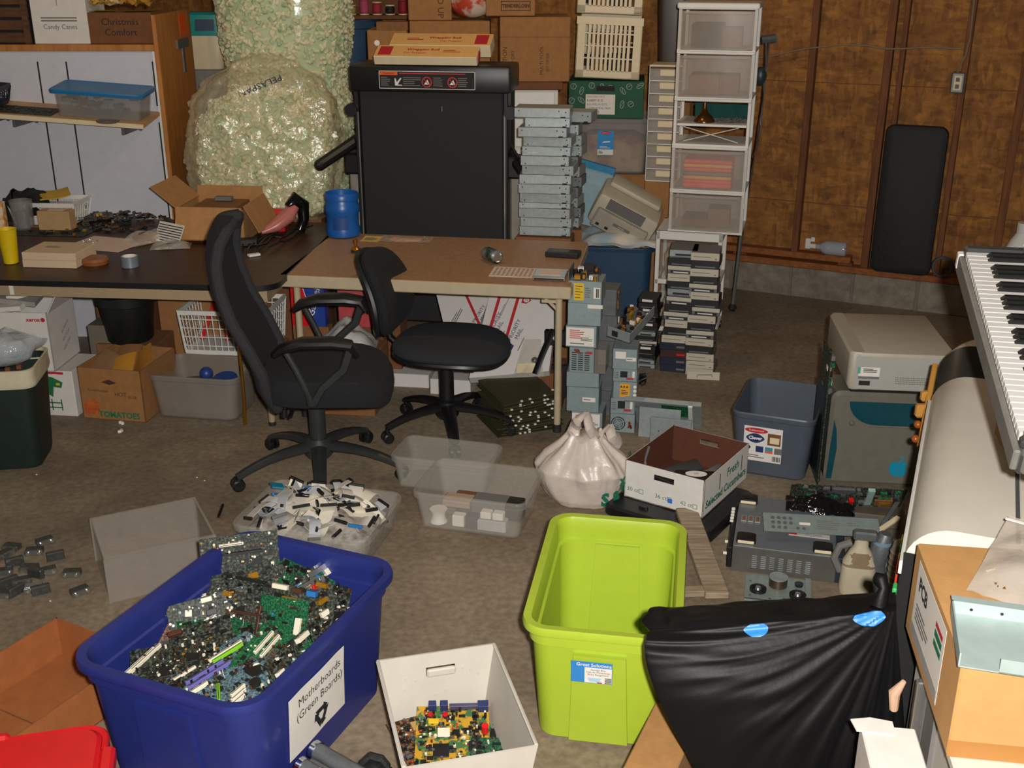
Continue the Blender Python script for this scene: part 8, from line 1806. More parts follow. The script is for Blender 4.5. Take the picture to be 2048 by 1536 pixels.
motherboard('motherboard seen edge on with a black slot, far part of the navy tote', place(560, 1200, 0.355, -19, 70, 0), 0.36, 0.1, K_PCBD, 9, [('slot', -0.32, 0.44, 0.13, K_, PI / 2), ('block', 0.0, 0.42, 0.05, 0.014, 0.014, W_), ('block', 0.16, 0.4, 0.03, 0.014, 0.014, K_SLOTB), ('block', 0.3, 0.4, 0.03, 0.016, 0.02, K_CAPB), ('block', 0.1, 0.1, 0.05, 0.014, 0.014, K_GOLD), ('block', 0.3, 0.1, 0.04, 0.014, 0.014, K_SILVER)], stuff=60)
motherboard('small plain green board corner at the far end of the navy tote', place(585, 1145, 0.33, 30, 30, -20), 0.13, 0.11, K_PCB, 10, [], stuff=6)
for k in range(5):
    motherboard('slanted motherboard seen edge on in the row against the right side of the navy tote', place(600 + 15 * k, 1240 - 17 * k, 0.295 + 0.006 * (k % 2), 57, 60 - 4 * k, 0), 0.24, 0.16, (K_PCBD, K_PCB, K_PCBD, K_PCBD, K_PCB)[k], 20 + k, [('block', -0.3, 0.36, 0.04, 0.02, 0.02, (K_CAPB, W_, K_SILVER, K_CAPB, W_)[k]), ('ports', 0.1, 0.43, 0.1), ('slot', 0.3, 0.2, 0.085, W_, PI / 2), ('block', 0.38, 0.38, 0.02, 0.02, 0.02, (K_REDP, K_SILVER, W_, K_CHIP, K_GOLD)[k]), ('chip', -0.1, 0.1, 0.03)], stuff=60)
rg = random.Random(88)
for k, (px, py, h, rz_, tx, ty, w, d, sub_) in enumerate(((445, 1172, 0.29, 20, 62, 0, 0.22, 0.14, K_PCBD), (500, 1170, 0.30, -10, 48, 6, 0.2, 0.15, K_PCBD), (430, 1232, 0.32, 30, 52, -6, 0.26, 0.13, K_PCBD), (338, 1276, 0.29, 14, 44, 6, 0.17, 0.12, K_PCBR), (405, 1290, 0.32, 20, 26, -14, 0.18, 0.15, K_PCBD), (525, 1222, 0.335, -16, 64, 0, 0.3, 0.09, K_PCBD), (640, 1195, 0.33, -30, 66, 8, 0.2, 0.1, K_PCBD), (610, 1170, 0.32, -38, 58, 0, 0.22, 0.1, K_PCB), (655, 1230, 0.335, 62, 66, -10, 0.16, 0.12, K_PCBD), (590, 1330, 0.34, 62, 60, 8, 0.2, 0.12, K_PCBD))):
    fs_ = [('block', rg.uniform(-0.4, 0.4), 0.4, rg.uniform(0.02, 0.06), 0.014, 0.016, rg.choice((W_, K_SILVER, K_GOLD, B_, K_CAPB))), ('block', rg.uniform(-0.4, 0.4), 0.1, 0.03, 0.016, 0.014, rg.choice((W_, K_, B_))), ('slot', rg.uniform(-0.2, 0.2), -0.15, w * 0.55, rg.choice((W_, B_, K_, K_)), PI / 2), ('chip', rg.uniform(-0.3, 0.3), -0.1, 0.03)]
    motherboard('motherboard wedged steeply among the others in the navy tote, ' + ('far left', 'far middle', 'left of centre', 'by the left wall', 'behind the dense one', 'centre, edge up', 'far right corner', 'far right, green', 'against the right wall', 'near right wall')[k], place(px, py, h, rz_, tx, ty), w, d, sub_, 300 + k, fs_, stuff=60)
# white corrugated tub with boards
wl, wr_, wf = G(756, 1322, 0.27), G(988, 1288, 0.27), G(1082, 1502, 0.27)
wrz = math.atan2(wr_.y - wl.y, wr_.x - wl.x); ww = (wr_ - wl).length; wdp = 0.46
M_CORR = mat('corrugated_white', '#c3bcb0', 0.6, var=0.04, scale=8)
wt = thing('white_tub', 'grey white corrugated plastic tub with a hand hole, holding circuit boards', 'tub', ((wl + wr_) / 2).to_2d().to_3d(), wrz)
p = MB(); tk = 0.006; hh = 0.27; tp_ = 0.045
p.bx(-ww / 2 + tp_, ww / 2 - tp_, -wdp + 0.02, -tp_ * 0.4, 0, tk, M_CORR)
def slab(p, a, b2, c, d, t, m):       # quad a b c d thickened along its inward normal
    a, b2, c, d = map(Vector, (a, b2, c, d)); n = (b2 - a).cross(d - a).normalized() * t
    p.add([a, b2, c, d, a + n, b2 + n, c + n, d + n], [(0, 1, 2, 3), (7, 6, 5, 4), (0, 4, 5, 1), (1, 5, 6, 2), (2, 6, 7, 3), (3, 7, 4, 0)], m)
x0, x1 = -ww / 2, ww / 2; xb0, xb1 = x0 + tp_, x1 - tp_
# far wall with the hand hole (four pieces)
hx0, hx1, hz0, hz1 = -0.035, 0.055, hh - 0.075, hh - 0.045
def wx(x, z): f_ = z / hh; l_ = xb0 + (x0 - xb0) * f_; r_ = xb1 + (x1 - xb1) * f_; u = (x - x0) / (x1 - x0); return (l_ + (r_ - l_) * u, -0.4 * tp_ * (1 - f_), z)
for (a, b2, c, d) in ((x0, x1, 0, hz0), (x0, x1, hz1, hh), (x0, hx0, hz0, hz1), (hx1, x1, hz0, hz1)): slab(p, wx(b2, c), wx(a, c), wx(a, d), wx(b2, d), tk, M_CORR)
slab(p, (xb0, -wdp + 0.02, 0), (xb1, -wdp + 0.02, 0), (x1, -wdp, hh), (x0, -wdp, hh), tk, M_CORR)
slab(p, (xb0, -0.4 * tp_, 0), (xb0, -wdp + 0.02, 0), (x0, -wdp, hh), (x0, 0, hh), tk, M_CORR)
slab(p, (xb1, -wdp + 0.02, 0), (xb1, -0.4 * tp_, 0), (x1, 0, hh), (x1, -wdp, hh), tk, M_CORR)
p.build('body', wt)
p = MB(); p.box(((hx0 + hx1) / 2, -0.012, (hz0 + hz1) / 2 + 0.002), (hx1 - hx0 - 0.006, 0.014, hz1 - hz0 - 0.006), M_CORR, b=0.004); p.build('hand_flap', wt)
p = MB(); rgv = [(-0.07, 0.19), (-0.11, 0.165), (0.105, 0.2), (0.13, 0.185), (0.08, 0.21), (-0.01, 0.135), (0.025, 0.145), (-0.01, 0.095), (0.028, 0.1), (-0.01, 0.055), (-0.1, 0.2)]
for (x, z) in rgv: v_ = wx(x, z); p.lathe([(0.002, 0), (0.0045, 0), (0.0045, 0.0015), (0.002, 0.0015)], K_INKG if False else M_CORR, 12, T(v_[0], v_[1] - tk - 0.0004, v_[2]) @ RX(PI / 2))
p.build('rivets', wt)
for s_, nm in ((-1, 'edge'), (1, 'edge')):
    p = MB(); p.tube([(s_ * ww / 2, 0, hh), (s_ * ww / 2, -wdp, hh)], 0.005, M_CORR, 6); p.build('rim_edge', wt)
gpw = 'boards in the white tub'
motherboard('gold and green board lying in the middle of the white tub', place(905, 1480, 0.075, 2, 14, 0), 0.21, 0.24, K_PCBG, 40, [('block', -0.28, 0.46, 0.022, 0.02, 0.026, K_NAVYI), ('block', -0.12, 0.46, 0.022, 0.02, 0.026, K_NAVYI), ('block', 0.16, 0.46, 0.085, 0.012, 0.016, mat('plum_plastic', '#4b4560', 0.5)), ('block', 0.42, 0.44, 0.03, 0.024, 0.026, K_NAVYI), ('cyl', -0.3, 0.36, 0.008, 0.006, K_REDP), ('cyl', -0.1, 0.36, 0.008, 0.006, K_REDP), ('block', -0.26, 0.26, 0.03, 0.016, 0.008, K_YELLOW), ('chip', -0.15, -0.15, 0.045), ('chip', 0.3, -0.1, 0.035), ('chip', 0.12, -0.3, 0.03), ('cyl', 0.44, 0.1, 0.01, 0.03, K_REDP), ('block', -0.12, 0.1, 0.035, 0.03, 0.006, W_), ('chip', 0.05, 0.1, 0.02), ('chip', 0.2, 0.12, 0.02)], gpw, 120, 'expansion_card', (K_CHIP, K_CHIP, K_GOLD, K_GOLD, W_, K_PCB, K_REDP))
motherboard('brown board with copper parts at the left of the white tub', place(848, 1492, 0.06, 28, 12, 4), 0.14, 0.22, K_PCBR, 41, [('block', 0.1, 0.34, 0.04, 0.03, 0.006, mat('tan_part', '#b08a52', 0.6)), ('chip', -0.1, 0.0, 0.03), ('block', 0.2, -0.2, 0.02, 0.01, 0.01, W_)], gpw, 90, 'expansion_card', (K_CHIP, K_REDP, K_GOLD, K_SLOTB, W_, K_CAPB))
motherboard('green board with a row of black jacks at the right of the white tub', place(962, 1466, 0.055, -14, 10, 0), 0.12, 0.2, K_PCB, 42, [('block', 0.3, 0.4, 0.02, 0.035, 0.022, K_), ('block', 0.34, 0.18, 0.02, 0.035, 0.022, K_), ('block', 0.36, -0.06, 0.02, 0.035, 0.022, K_), ('block', -0.2, 0.45, 0.015, 0.015, 0.02, K_REDP), ('cyl', -0.2, -0.3, 0.011, 0.008, K_REDP)], gpw, 40, 'expansion_card')
motherboard('bare green board back in the near right corner of the white tub', place(988, 1508, 0.075, -8, 8, -6), 0.13, 0.12, K_PCB, 43, [], gpw, 30, 'expansion_card', (K_SILVER, K_SILVER, K_PCBD))
# cardboard tray on the left
ta, tb_, tc2 = G(112, 1237, 0.13), G(-40, 1352, 0.13), G(246, 1322, 0.13)
trz = R(14)
ct_ = thing('cardboard_tray', 'open low brown cardboard tray on the floor left of the navy tote', 'tray', (-1.453, 2.766, 0), R(-28))
tw2, td3, th3 = 0.38, 0.60, 0.14
M_TRAY = mat('tray_card', '#9a5a2b', 0.85, var=0.08, scale=20, bump=0.06, bscale=120)
p = MB(); p.bx(-tw2 / 2, tw2 / 2, -td3 / 2, td3 / 2, 0, 0.005, M_TRAY)
for s_ in (-1, 1): p.bx(s_ * tw2 / 2, s_ * (tw2 / 2 - 0.005), -td3 / 2, td3 / 2, 0, th3, M_TRAY); p.bx(-tw2 / 2, tw2 / 2, s_ * td3 / 2, s_ * (td3 / 2 - 0.005), 0, th3, M_TRAY)
p.build('carton', ct_)
p = MB(); p.bx(-tw2 / 2 + 0.02, tw2 / 2 - 0.02, -0.002, 0.002, 0.005, 0.0062, K_CARDB); p.bx(tw2 / 2 - 0.012, tw2 / 2 - 0.005, td3 / 2 - 0.08, td3 / 2 - 0.07, 0.005, th3, K_CARDD); p.build('floor_seam', ct_)
# red tote in the corner
rq = G(238, 1440, 0.33)
ra = R(14)
rdt = thing('red_tote', 'bright red storage tote cut off by the bottom left corner', 'tote', (rq.x - 0.02, rq.y - 0.005, 0), ra)
p = MB(); p.rr([(0.56, 0.34, 0.05, 0), (0.58, 0.36, 0.055, 0.015), (0.63, 0.4, 0.055, 0.31), (0.62, 0.39, 0.055, 0.31), (0.57, 0.35, 0.05, 0.02)], K_REDP, X=T(-0.325, -0.21, 0), n=7); p.build('body', rdt)
p = MB(); p.rr([(0.625, 0.395, 0.055, 0.285), (0.65, 0.42, 0.06, 0.29), (0.652, 0.422, 0.06, 0.325), (0.645, 0.415, 0.06, 0.33), (0.622, 0.392, 0.055, 0.328), (0.618, 0.388, 0.055, 0.3)], K_REDP, X=T(-0.325, -0.21, 0), n=7, cap0=False, cap1=False); p.build('rim', rdt)
p = MB(); p.rr([(0.6, 0.37, 0.05, 0.322), (0.619, 0.389, 0.05, 0.328), (0.60, 0.37, 0.05, 0.338)], K_REDP, X=T(-0.325, -0.21, 0), n=7); p.build('lid', rdt)
p = MB(); p.bx(-0.36, -0.24, -0.014, 0.014, 0.296, 0.338, K_REDP, b=0.008); p.build('latch', rdt); p = MB(); p.bx(-0.016, 0.02, -0.33, -0.1, 0.29, 0.335, K_REDP, b=0.008); p.build('latch', rdt)
# bottom edge: chrome and black camera-like gadget, red piece at the edge
q = G(690, 1552, 0.16)
gd2 = thing('grey_black_gadget', 'grey and black gadget with chrome tubes at the bottom edge beside the navy tote', 'gadget', (q.x - 0.02, q.y + 0.0, 0.0), R(-28))
p = MB(); p.bx(-0.13, 0.09, -0.09, 0.06, 0, 0.14, K_INKG, b=0.02, seg=2); p.build('body', gd2)
p = MB(); p.cyl((-0.1, 0.05, 0.165), (0.08, 0.03, 0.155), 0.022, K_STEELD, 14); p.cyl((-0.1, -0.01, 0.155), (0.07, -0.03, 0.15), 0.022, K_STEELD, 14); p.build('tubes', gd2)
p = MB(); p.cyl((-0.115, 0.052, 0.166), (-0.1, 0.05, 0.165), 0.025, K_CHROME, 14); p.cyl((-0.115, -0.008, 0.156), (-0.1, -0.01, 0.155), 0.025, K_CHROME, 14); p.cyl((-0.05, -0.017, 0.154), (0.0, -0.022, 0.152), 0.0235, K_CHROME, 14); p.build('chrome_rings', gd2)
q = G(742, 1545, 0.08)
p = MB(); p.grid(lambda u, v: (0.085 * math.sin(PI * v) * math.cos(2 * PI * u) * (1 + 0.12 * noise.noise(Vector((u * 4, v * 4, 8)))), 0.08 * math.sin(PI * v) * math.sin(2 * PI * u), 0.055 * (1 - math.cos(PI * v)) * (1 + 0.12 * noise.noise(Vector((u * 6, v * 6, 1))))), 26, 14, mat('black_pouch', '#161817', 0.7, var=0.2, bump=0.3))
p.tube([(-0.02, 0.02, 0.112), (0.0, 0.02, 0.135), (0.03, 0.02, 0.125), (0.045, 0.02, 0.1)], 0.012, MATS['black_pouch'], 8)
single('black_pouch', p, 'black soft pouch at the bottom edge between the two tubs', 'pouch', (q.x, q.y - 0.02, 0))
# ================================================================ RIGHT FOREGROUND
# black bag over a box
M_BAGK = mat('black_bag_film', '#0c0c0d', 0.5, var=0.0, spec=0.2, bump=0.1, bscale=30)
tbg = thing('trash_bag', 'large black plastic bag with folds fanning from its tied corner', 'bag', (0, 0, 0))
KN = Vector((0.815, 2.31, 0.655))
def lerp(a, b2, t): return a + (b2 - a) * t
# outline of the bag: front sheet between four edges, given as places in the room
TL = D(1304, 1258, 2.36); TR = D(1792, 1222, 2.30); BL = G(1490, 1690, 0); BR = G(1830, 1720, 0)
MC = D(1318, 1400, 2.27) * 2 - (BL + TL) * 0.5
def bag_front(u, v):
    # u left-right, v bottom-top
    l = lerp(lerp(BL, MC, v), lerp(MC, TL, v), v)
    r_ = lerp(BR, TR, v)
    q = lerp(l, r_, u)
    bulge = 0.05 * math.sin(PI * min(1, v * 0.9 + 0.05)) * math.sin(PI * u) ** 0.7
    q = q + Vector((0, -bulge, 0))
    # folds fanning from the tied corner
    du, dv = 1.0 - u, 1.02 - v
    ang = math.atan2(dv, du + 1e-4); dist = math.hypot(du, dv)
    fold = 0.0022 * math.sin(ang * 46 + 3 * noise.noise(Vector((u * 2, v * 2, 0)))) * min(1, dist * 1.5) ** 1.6
    fold += 0.005 * noise.noise(Vector((ang * 11, dist * 0.9, 5))) + 0.003 * noise.noise(Vector((ang * 24, dist * 1.5, 9))) * min(1, dist * 2)
    return q + Vector((0.15 * fold, -fold, 0.2 * fold))
def bag_top(u, v):
    a = bag_front(u, 1.0); b2 = lerp(D(1322, 1216, 2.5), D(1788, 1187, 2.46), u)
    z = 0.012 * noise.noise(Vector((u * 6, v * 4, 2))) + 0.02 * math.sin(PI * v)
    q = lerp(a, b2, v); return Vector((q.x, q.y, q.z + z * (1 if 0 < v < 1 else 0)))
def bag_back(u, v):
    a = bag_top(u, 1.0); f = v ** 0.8; return Vector((lerp(a.x, 0.83 + (a.x - 0.83) * 0.5, f), a.y - 0.05 * v, a.z * (1 - v)))
p = MB()
p.grid(bag_front, 200, 90, M_BAGK); p.grid(bag_top, 200, 12, M_BAGK); p.grid(bag_back, 90, 10, M_BAGK)
def bag_side(s_):
    def fn(u, v):
        e = bag_front(0.0 if s_ < 0 else 1.0, v); w_ = bag_back(0.0 if s_ < 0 else 1.0, 1 - v)
        t_ = bag_top(0.0 if s_ < 0 else 1.0, u)
        q = lerp(e, w_, u)
        q.z = lerp(lerp(e.z, w_.z, u), q.z, 0.5)
        if v == 1.0: q = t_
        return q + Vector((s_ * 0.02 * math.sin(PI * u) * math.sin(PI * v), 0, 0))
    return fn
p.grid(bag_side(-1), 10, 60, M_BAGK); p.grid(bag_side(1), 10, 60, M_BAGK)
p.build('bag_skin', tbg, ang=60)
p = MB()
c0 = TL + Vector((0.03, 0.05, 0.0))
p.grid(lambda u, v: (c0.x + 0.045 * math.sin(PI * v) * math.cos(2 * PI * u) * (1 + 0.6 * noise.noise(Vector((u * 5, v * 4, 3)))), c0.y + 0.06 * math.sin(PI * v) * math.sin(2 * PI * u), c0.z - 0.035 + 0.024 * (1 - math.cos(PI * v))), 24, 14, M_BAGK); p.build('gathered_corner', tbg, ang=60)
p = MB(); kk = TR + Vector((-0.012, 0.03, 0.01)); p.tube([kk + Vector((-0.02, 0.0, -0.02)), kk + Vector((-0.005, 0.02, 0.02)), kk + Vector((-0.012, 0.035, 0.04)), kk + Vector((-0.025, 0.04, 0.045))], [0.022, 0.013, 0.02, 0.01], M_BAGK, 12); p.build('tied_end', tbg, ang=60)
M_TAPEB = mat('blue_tape', '#2f7fd6', 0.45, var=0)
for (ua, va, sx, sy2, rr2, nm) in ((0.43, 0.965, 0.05, 0.036, 0.0, 'first'), (0.885, 0.985, 0.065, 0.03, 0.25, 'second')):
    p = MB(); 
    def patch(u, v, ua=ua, va=va, sx=sx, sy2=sy2):
        a = PI * (v - 0.5)
        uu = ua + (u - 0.5) * 2 * sx * math.cos(a * 0.8) ; vv = va + (v - 0.5) * 2 * sy2 * 1.1
        q = bag_front(uu, min(vv, 1.0)) if vv <= 1.0 else bag_top(uu, (vv - 1.0) * 2)
        return q + Vector((0, -0.009, 0.006))
    p.sheet(patch, 10, 10, M_TAPEB, 0.001); p.build('blue_tape', tbg)
# brown carton leaning behind the bag, seen between tote and bag
q0, q1 = G(1312, 1402, 0.2), G(1245, 1536, 0.2)
oz_ = math.atan2((q1 - q0).y, (q1 - q0).x)
carton('warm_brown_carton', 'brown cardboard box peeking out between the lime tote and black bag', ((q0 + q1 * 1.0) / 2).to_2d().to_3d(), oz_, (q1 - q0).length, 0.13, 0.2, K_CARDL)
# white table-like crate under the carton at the right
CT = 0.85
A_ = G(1835, 1085, CT); B2 = G(1925, 1320, CT)
dv_ = (B2 - A_); clen = dv_.length
crz2 = math.atan2(dv_.y, dv_.x)               # along the left face, far to near
ch2 = CT - D(1872, 1512, B2.y + 0.0).z
rcx = thing('labelled_carton', 'brown cardboard box with a shipping label on its left side at the right edge', 'box', A_.copy(), crz2)
rcx.location.z = CT - ch2
M_RC = mat('carton_warm', '#bd8d55', 0.8, var=0.05, scale=20, bump=0.05, bscale=120)
cwid = 0.40
p = MB(); p.bx(0, clen, 0.0, cwid, 0, ch2, M_RC, b=0.004); p.build('carton', rcx)
p = MB(); p.bx(-0.0006, clen + 0.0006, cwid * 0.5 - 0.035, cwid * 0.5 + 0.035, ch2 - 0.05, ch2 + 0.0008, mat('shiny_tape', '#a8743a', 0.3, var=0)); p.bx(clen, clen + 0.0008, 0.0, cwid, 0.0, 0.04, MATS['shiny_tape']); p.build('packing_tape', rcx)
p = MB(); X = face_front(clen * 0.42, -0.0006, ch2 * 0.52)
p.quad(clen * 0.62, ch2 * 0.8, K_PAPER, X); p.text('PCB', 0.05, K_INK, X @ T(-clen * 0.16, ch2 * 0.2, 0.0008), bold=0.002); p.lines(clen * 0.3, ch2 * 0.2, 4, K_INKG, X @ T(-clen * 0.1, -ch2 * 0.1, 0.0007))
p.box((clen * 0.2, ch2 * 0.25, 0.0009), (clen * 0.14, 0.012, 0.0005), K_RED, X); p.box((clen * 0.2, ch2 * 0.16, 0.0009), (clen * 0.14, 0.016, 0.0005), K_GREENI, X); p.box((clen * 0.2, ch2 * 0.06, 0.0009), (clen * 0.14, 0.014, 0.0005), K_GREENI, X); p.box((0, -ch2 * 0.33, 0.0009), (clen * 0.6, ch2 * 0.12, 0.0005), mat('grey_tape', '#a39f98', 0.5), X); p.build('shipping_label', rcx)
p = MB(); X = face_right(clen + 0.001, 0.27, ch2 * 0.36); p.quad(0.1, 0.07, K_PAPER, X); p.text('Cat', 0.035, K_INK, X @ T(0.0, 0, 0.0008)); p.build('white_label', rcx)
# metal bracket lying on it
br = thing('drive_bracket', 'white metal drive bracket lying on the labelled cardboard box', 'bracket', (0, 0, 0))
bq = G(1889, 1216, CT); 
M_BRK = mat('pale_metal', '#a9b8b4', 0.45, 0.2, var=0.05)
br.location = (bq.x + 0.004, bq.y - 0.02, CT + 0.001); br.rotation_euler = (0, 0, R(-16))
p = MB(); p.bx(0.0, 0.3, -0.2, 0, 0, 0.003, M_BRK); p.bx(0, 0.3, -0.003, 0, 0, 0.032, M_BRK); p.bx(0, 0.003, -0.2, 0, 0, 0.032, M_BRK); p.bx(0.075, 0.3, -0.2, -0.197, 0, 0.032, M_BRK); p.bx(0.0, 0.3, -0.0, 0.02, 0.029, 0.032, M_BRK); p.build('frame', br)
p = MB()
for k in range(4): p.cyl((0.04 + 0.06 * k, -0.0035, 0.016), (0.04 + 0.06 * k, -0.002, 0.016), 0.0035, K_INK, 8)
p.cyl((0.18, -0.12, 0.0032), (0.18, -0.12, 0.0036), 0.03, K_INKG, 18); p.build('holes', br)
# zip bag of screws on the far right of the carton
zq = G(1995, 1130, CT)
zb_ = thing('screw_bag', 'clear zip bag of mixed screws on the labelled cardboard box', 'bag', (zq.x + 0.06, zq.y - 0.05, CT + 0.002), R(-35), rot=(R(12), R(0), R(-38)))
p = MB(); p.sheet(lambda u, v: (0.2 * (u - 0.5), 0.3 * (v - 0.5), 0.03 + 0.03 * math.sin(PI * u) * math.sin(PI * min(1, v * 1.2)) + 0.008 * noise.noise(Vector((u * 5, v * 5, 1)))), 16, 20, mat('zip_film', '#cfc3b4', 0.18, var=0, alpha=0.45, bump=0.3, bscale=20), 0.001); p.box((0, 0.12, 0.042), (0.2, 0.006, 0.003), K_WHITE); p.build('bag', zb_)
p = MB(); rg = random.Random(10)
for k in range(60): p.cyl((rg.uniform(-0.07, 0.07), rg.uniform(-0.13, 0.03), 0.02 + rg.uniform(0, 0.02)), (rg.uniform(-0.07, 0.07), rg.uniform(-0.13, 0.03), 0.02 + rg.uniform(0, 0.02)), 0.004, rg.choice((K_BRASS, K_STEELD, K_CHIP, K_CARDB)), 6)
p.build('screws', zb_, kind='stuff')
# white box stack under the carton
ws = thing('white_stand', 'white metal stand with a silver edge under the labelled cardboard box', 'stand', (0, 0, 0))
zt = CT - ch2
s0 = G(1790, 1242, zt)
ws.location = rcx.location.copy(); ws.location.z = 0; ws.rotation_euler = (0, 0, crz2)
M_WST = mat('white_enamel', '#d5cfc2', 0.4, var=0.03)
p = MB(); p.bx(0.03, clen - 0.015, 0.03, cwid, 0.02, zt - 0.004, M_WST, b=0.006); p.build('body', ws)
p = MB(); p.bx(0.02, clen + 0.06, 0.01, cwid + 0.1, zt - 0.03, zt - 0.002, M_WST, b=0.006); p.build('top', ws)
p = MB(); p.bx(clen * 0.35, clen * 0.35 + 0.02, 0.0, 0.03, 0.0, zt - 0.03, K_SILVER, b=0.003); p.bx(clen * 0.45, clen * 0.6, 0.02, 0.03, 0.0, zt - 0.03, K_INKG); p.build('silver_edge', ws)
p = MB(); p.tube([(clen * 0.3, -0.02, zt - 0.06), (clen * 0.28, -0.035, zt - 0.1), (clen * 0.27, -0.03, zt - 0.15)], [0.006, 0.014, 0.01], mat('pinkish_plastic', '#d2a98e', 0.4), 10); p.build('handle', ws)
# white open carton below
wq = G(1745, 1455, 0.42); 
wx0 = D(1722, 1452, 2.0); wx1 = D(1838, 1470, 1.97)
woc = thing('white_open_carton', 'white carton with an open flap at the bottom edge right of the black bag', 'box', ((wx0.x + wx1.x) / 2, 2.0, 0), R(-8))
wcw = wx1.x - wx0.x
p = MB(); p.bx(-wcw / 2, wcw / 2, -0.28, 0.0, 0, wx0.z, K_WCARD, b=0.003); p.build('carton', woc)
p = MB(); p.prism([(-wcw / 2 - 0.012, -0.03), (wcw * 0.1, -0.03), (wcw * 0.1, 0.012), (-wcw * 0.3, 0.02), (-wcw / 2 - 0.02, 0.008)], 0, 0.003, K_WCARD, T(0, 0.0, wx0.z + 0.001)); p.build('flap', woc)
# white rounded appliance with black ribs
e0, e1, e2, e3 = G(1838, 1080, 0.8), G(1885, 770, 0.8), G(1905, 700, 0.8), G(1932, 650, 0.8)
axd = (e1 - e0); arz = math.atan2(axd.y, axd.x)        # along the left shoulder, near to far
apl = thing('white_appliance', 'large white rounded appliance with a black ribbed band below the keyboard', 'appliance', (e0.x, e0.y, 0), arz)
M_ENA = mat('cream_enamel', '#ddd5c6', 0.35, var=0.05, scale=4, coat=0.2)
La = axd.length; Lb = La + (e2 - e1).length * 0.95; AW = 0.62
def prof_ring(x, s_=1.0, drop=0.0, zt_=0.84, inset=0.0):
    r = 0.11 * s_; pts = []
    y0 = 0.03 - inset; 
    pts.append((x, y0, 0.03)); pts.append((x, y0, zt_ - drop - r))
    for i in range(1, 9):
        a = PI / 2 * i / 8; pts.append((x, y0 - r + r * math.cos(a), zt_ - drop - r + r * math.sin(a)))
    pts.append((x, -AW + 0.05, zt_ - drop)); pts.append((x, -AW, zt_ - drop - 0.05)); pts.append((x, -AW, 0.03))
    return pts
p = MB(); p.rings([prof_ring(0.0), prof_ring(La * 0.5), prof_ring(La - 0.01), prof_ring(La, inset=0.004)], M_ENA); p.build('body', apl)
p = MB(); p.bx(0.0, La, 0.03, 0.034, 0.03, 0.69, K_BLACKM); p.bx(-0.005, 0.0, -AW, 0.03, 0.03, 0.76, K_BLACKM); p.build('dark_side_panel', apl)
p = MB(); p.tube([(0.0, 0.033, 0.70), (0.0, 0.033, 0.73), (La * 0.5, 0.033, 0.735), (La - 0.01, 0.033, 0.74)], 0.006, K_WHITE, 6); p.build('edge_trim', apl)
p = MB(); p.bx(0.0, La * 0.62, -0.225, -0.215, 0.835, 0.843, K_STEELD); p.bx(0.0, La * 0.62, -AW + 0.06, -0.225, 0.84, 0.846, M_ENA, b=0.003); p.build('hinged_lid', apl)
p = MB(); rs = []
for i in range(27):
    x = La + (Lb - La) * i / 26; rs.append(prof_ring(x, 1.0, 0.006 + 0.004 * i / 26 + (0.008 if i % 2 else 0.0), inset=0.006 + 0.004 * i / 26 + (0.006 if i % 2 else 0)))
p.rings(rs, mat('black_ribbed', '#24221e', 0.35, var=0.1), True, True); p.build('ribbed_band', apl)
p = MB(); rs = []
Lc = Lb + 0.38
for i in range(10):
    u = i / 9; x = Lb + (Lc - Lb) * u; rs.append(prof_ring(x, 1.0, 0.012 + 0.10 * u ** 2.5, inset=0.012 + 0.20 * u ** 1.7))
p.rings(rs, M_ENA); p.build('rear_cap', apl)
p = MB()
for k, (x, c_, ) in enumerate(((0.30, '#d8b21c'), (0.25, '#3fae5a'), (0.19, '#d8b21c'), (0.15, '#d8412c'), (0.02, '#3fae5a'))):
    p = MB(); p.bx(x, x + 0.035, 0.034, 0.046, 0.58, 0.64, mat('toy_%d' % k, c_, 0.5), b=0.003); p.build('colour_key', apl)
# wooden rack with balls on its flank
wr2 = thing('wooden_bead_toy', 'wooden toy with round beads hanging beside the ribbed appliance', 'toy', (0, 0, 0))
M_TOY = mat('toy_wood', '#c28a3f', 0.45, var=0.06)
def ap(x, y, z): return apl.matrix_basis @ Vector((x, y, z)) if False else (T(e0.x, e0.y, 0) @ RZ(arz)) @ Vector((x, y, z))
p = MB(); a0, a1 = ap(La - 0.08, 0.042, 0.60), ap(Lb - 0.05, 0.035, 0.76); dd = a1 - a0
p.tube([a0, lerp(a0, a1, 0.5) + Vector((0, 0, 0.01)), a1], 0.010, M_TOY, 8, flat=0.6); p.build('board', wr2)
p = MB(); p.box(ap(La + 0.1, 0.055, 0.66), (0.045, 0.03, 0.05), M_TOY, b=0.008); p.build('block', wr2); p = MB(); p.box(ap(La + 0.17, 0.05, 0.69), (0.035, 0.03, 0.04), M_TOY, b=0.008); p.build('block', wr2)
for (x, z) in ((La - 0.02, 0.60), (La + 0.04, 0.63)):
    p = MB(); p.ball(ap(x, 0.06, z), 0.014, mat('bead_wood', '#9c4f1a', 0.3)); p.build('bead', wr2)
p = MB(); p.cyl(ap(La - 0.02, 0.045, 0.60), ap(La + 0.07, 0.03, 0.67), 0.004, M_TOY, 6); p.build('stick', wr2)
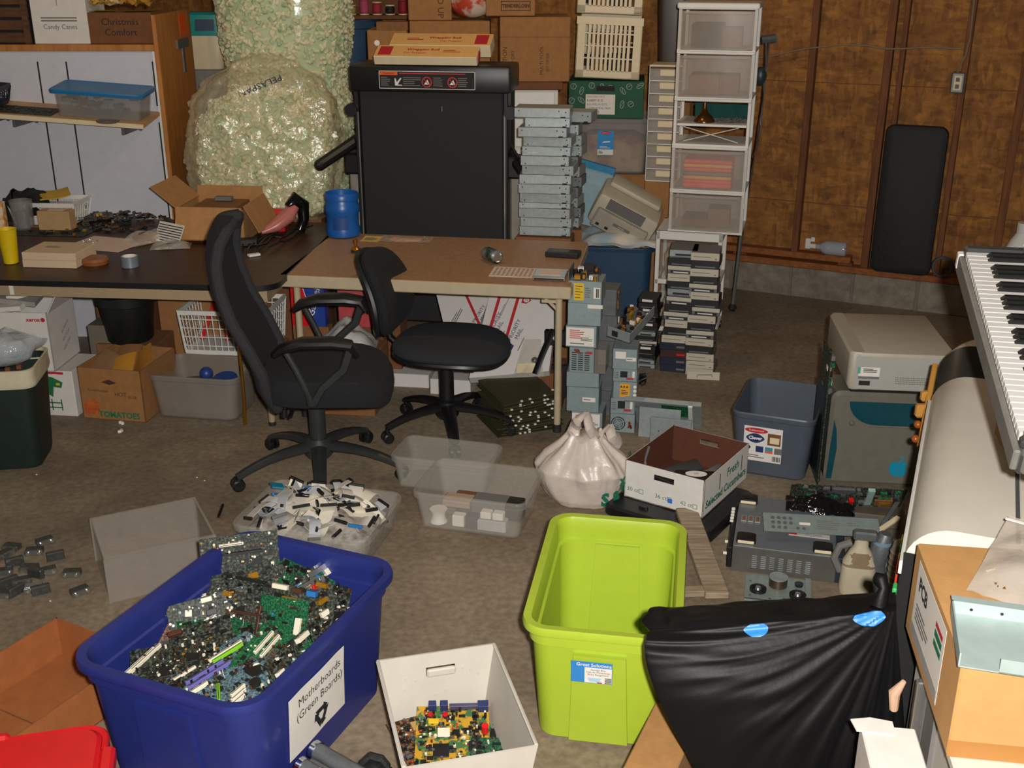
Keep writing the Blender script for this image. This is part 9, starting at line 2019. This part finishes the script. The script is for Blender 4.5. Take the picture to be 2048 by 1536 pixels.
# electronic keyboard
N_ = Vector((1.105, 2.238, 1.173)); a_ = Vector((0.16, 0.805, 0.20)).normalized(); c_ = Vector((0.98, -0.195, 0.0))
c_ = (c_ - a_ * c_.dot(a_)).normalized(); n_ = (-a_).cross(c_)
KM = Matrix.Identity(4)
for i_, v in enumerate((-a_, c_, n_)):
    for j_ in range(3): KM[j_][i_] = v[j_]
KM.translation = N_ + a_ * 0.0
kb = thing('electronic_keyboard', 'electronic piano keyboard with white and black keys propped at the right edge', 'keyboard', N_, 0, None, KM.to_euler())
KL = 36 * 0.0235
M_KBD = mat('keyboard_case', '#3a3a38', 0.45, var=0.05); M_KEYW = mat('key_white', '#cfcac4', 0.35, var=0.0)
p = MB(); p.bx(-KL - 0.03, 0.04, 0.0, 0.34, -0.085, -0.02, M_KBD, b=0.01); p.bx(-KL - 0.03, -KL, 0.0, 0.34, -0.02, 0.012, M_KBD, b=0.006); p.bx(0.002, 0.04, 0.0, 0.34, -0.02, 0.012, M_KBD, b=0.01); p.bx(-KL - 0.03, 0.04, 0.15, 0.34, -0.02, 0.016, M_KBD, b=0.006); p.build('case', kb)
p = MB(); p.bx(-KL - 0.03, 0.04, -0.012, 0.004, -0.07, -0.016, mat('keyboard_rail', '#6f6c66', 0.4), b=0.004); p.bx(-KL - 0.035, -KL - 0.012, -0.014, 0.006, -0.06, -0.012, K_WHITE, b=0.003); p.cyl((0.02, 0.05, -0.07), (0.02, 0.05, 0.014), 0.045, MATS['keyboard_rail'], 20); p.build('front_rail', kb)
for k in range(36):
    p = MB(); x0 = -KL + k * 0.0235; p.bx(x0 + 0.0007, x0 + 0.0228, 0.002, 0.15, -0.018, 0.004, M_KEYW, b=0.0015); p.build('white_key', kb)
for k in range(36):
    if k % 7 in (2, 6) or k == 35: continue
    p = MB(); x0 = -KL + (k + 1) * 0.0235; 
    p.add([(x0 - 0.0065, 0.052, 0.004), (x0 + 0.0065, 0.052, 0.004), (x0 + 0.0065, 0.15, 0.004), (x0 - 0.0065, 0.15, 0.004), (x0 - 0.005, 0.062, 0.016), (x0 + 0.005, 0.062, 0.016), (x0 + 0.005, 0.15, 0.016), (x0 - 0.005, 0.15, 0.016)], [(0, 3, 2, 1), (4, 5, 6, 7), (0, 1, 5, 4), (1, 2, 6, 5), (2, 3, 7, 6), (3, 0, 4, 7)], K_BLACK); p.build('black_key', kb)
kinv = KM.inverted()
p = MB(); p.bx(-KL - 0.03, 0.04, 0.152, 0.335, 0.016, 0.022, mat('control_panel', '#c9c4bd', 0.4), b=0.004); p.build('control_panel', kb)
for (l0, lb) in ((-0.16, 'small cardboard box under the near end of the piano keyboard'), (-KL + 0.12, 'cardboard box under the far end of the piano keyboard')):
    w0 = KM @ Vector((l0, 0.22, -0.11)); carton('keyboard_support_box', lb, (w0.x, w0.y - 0.06, 0.848), R(-8), 0.16, 0.12, w0.z - 0.85 - 0.01, K_CARDD)
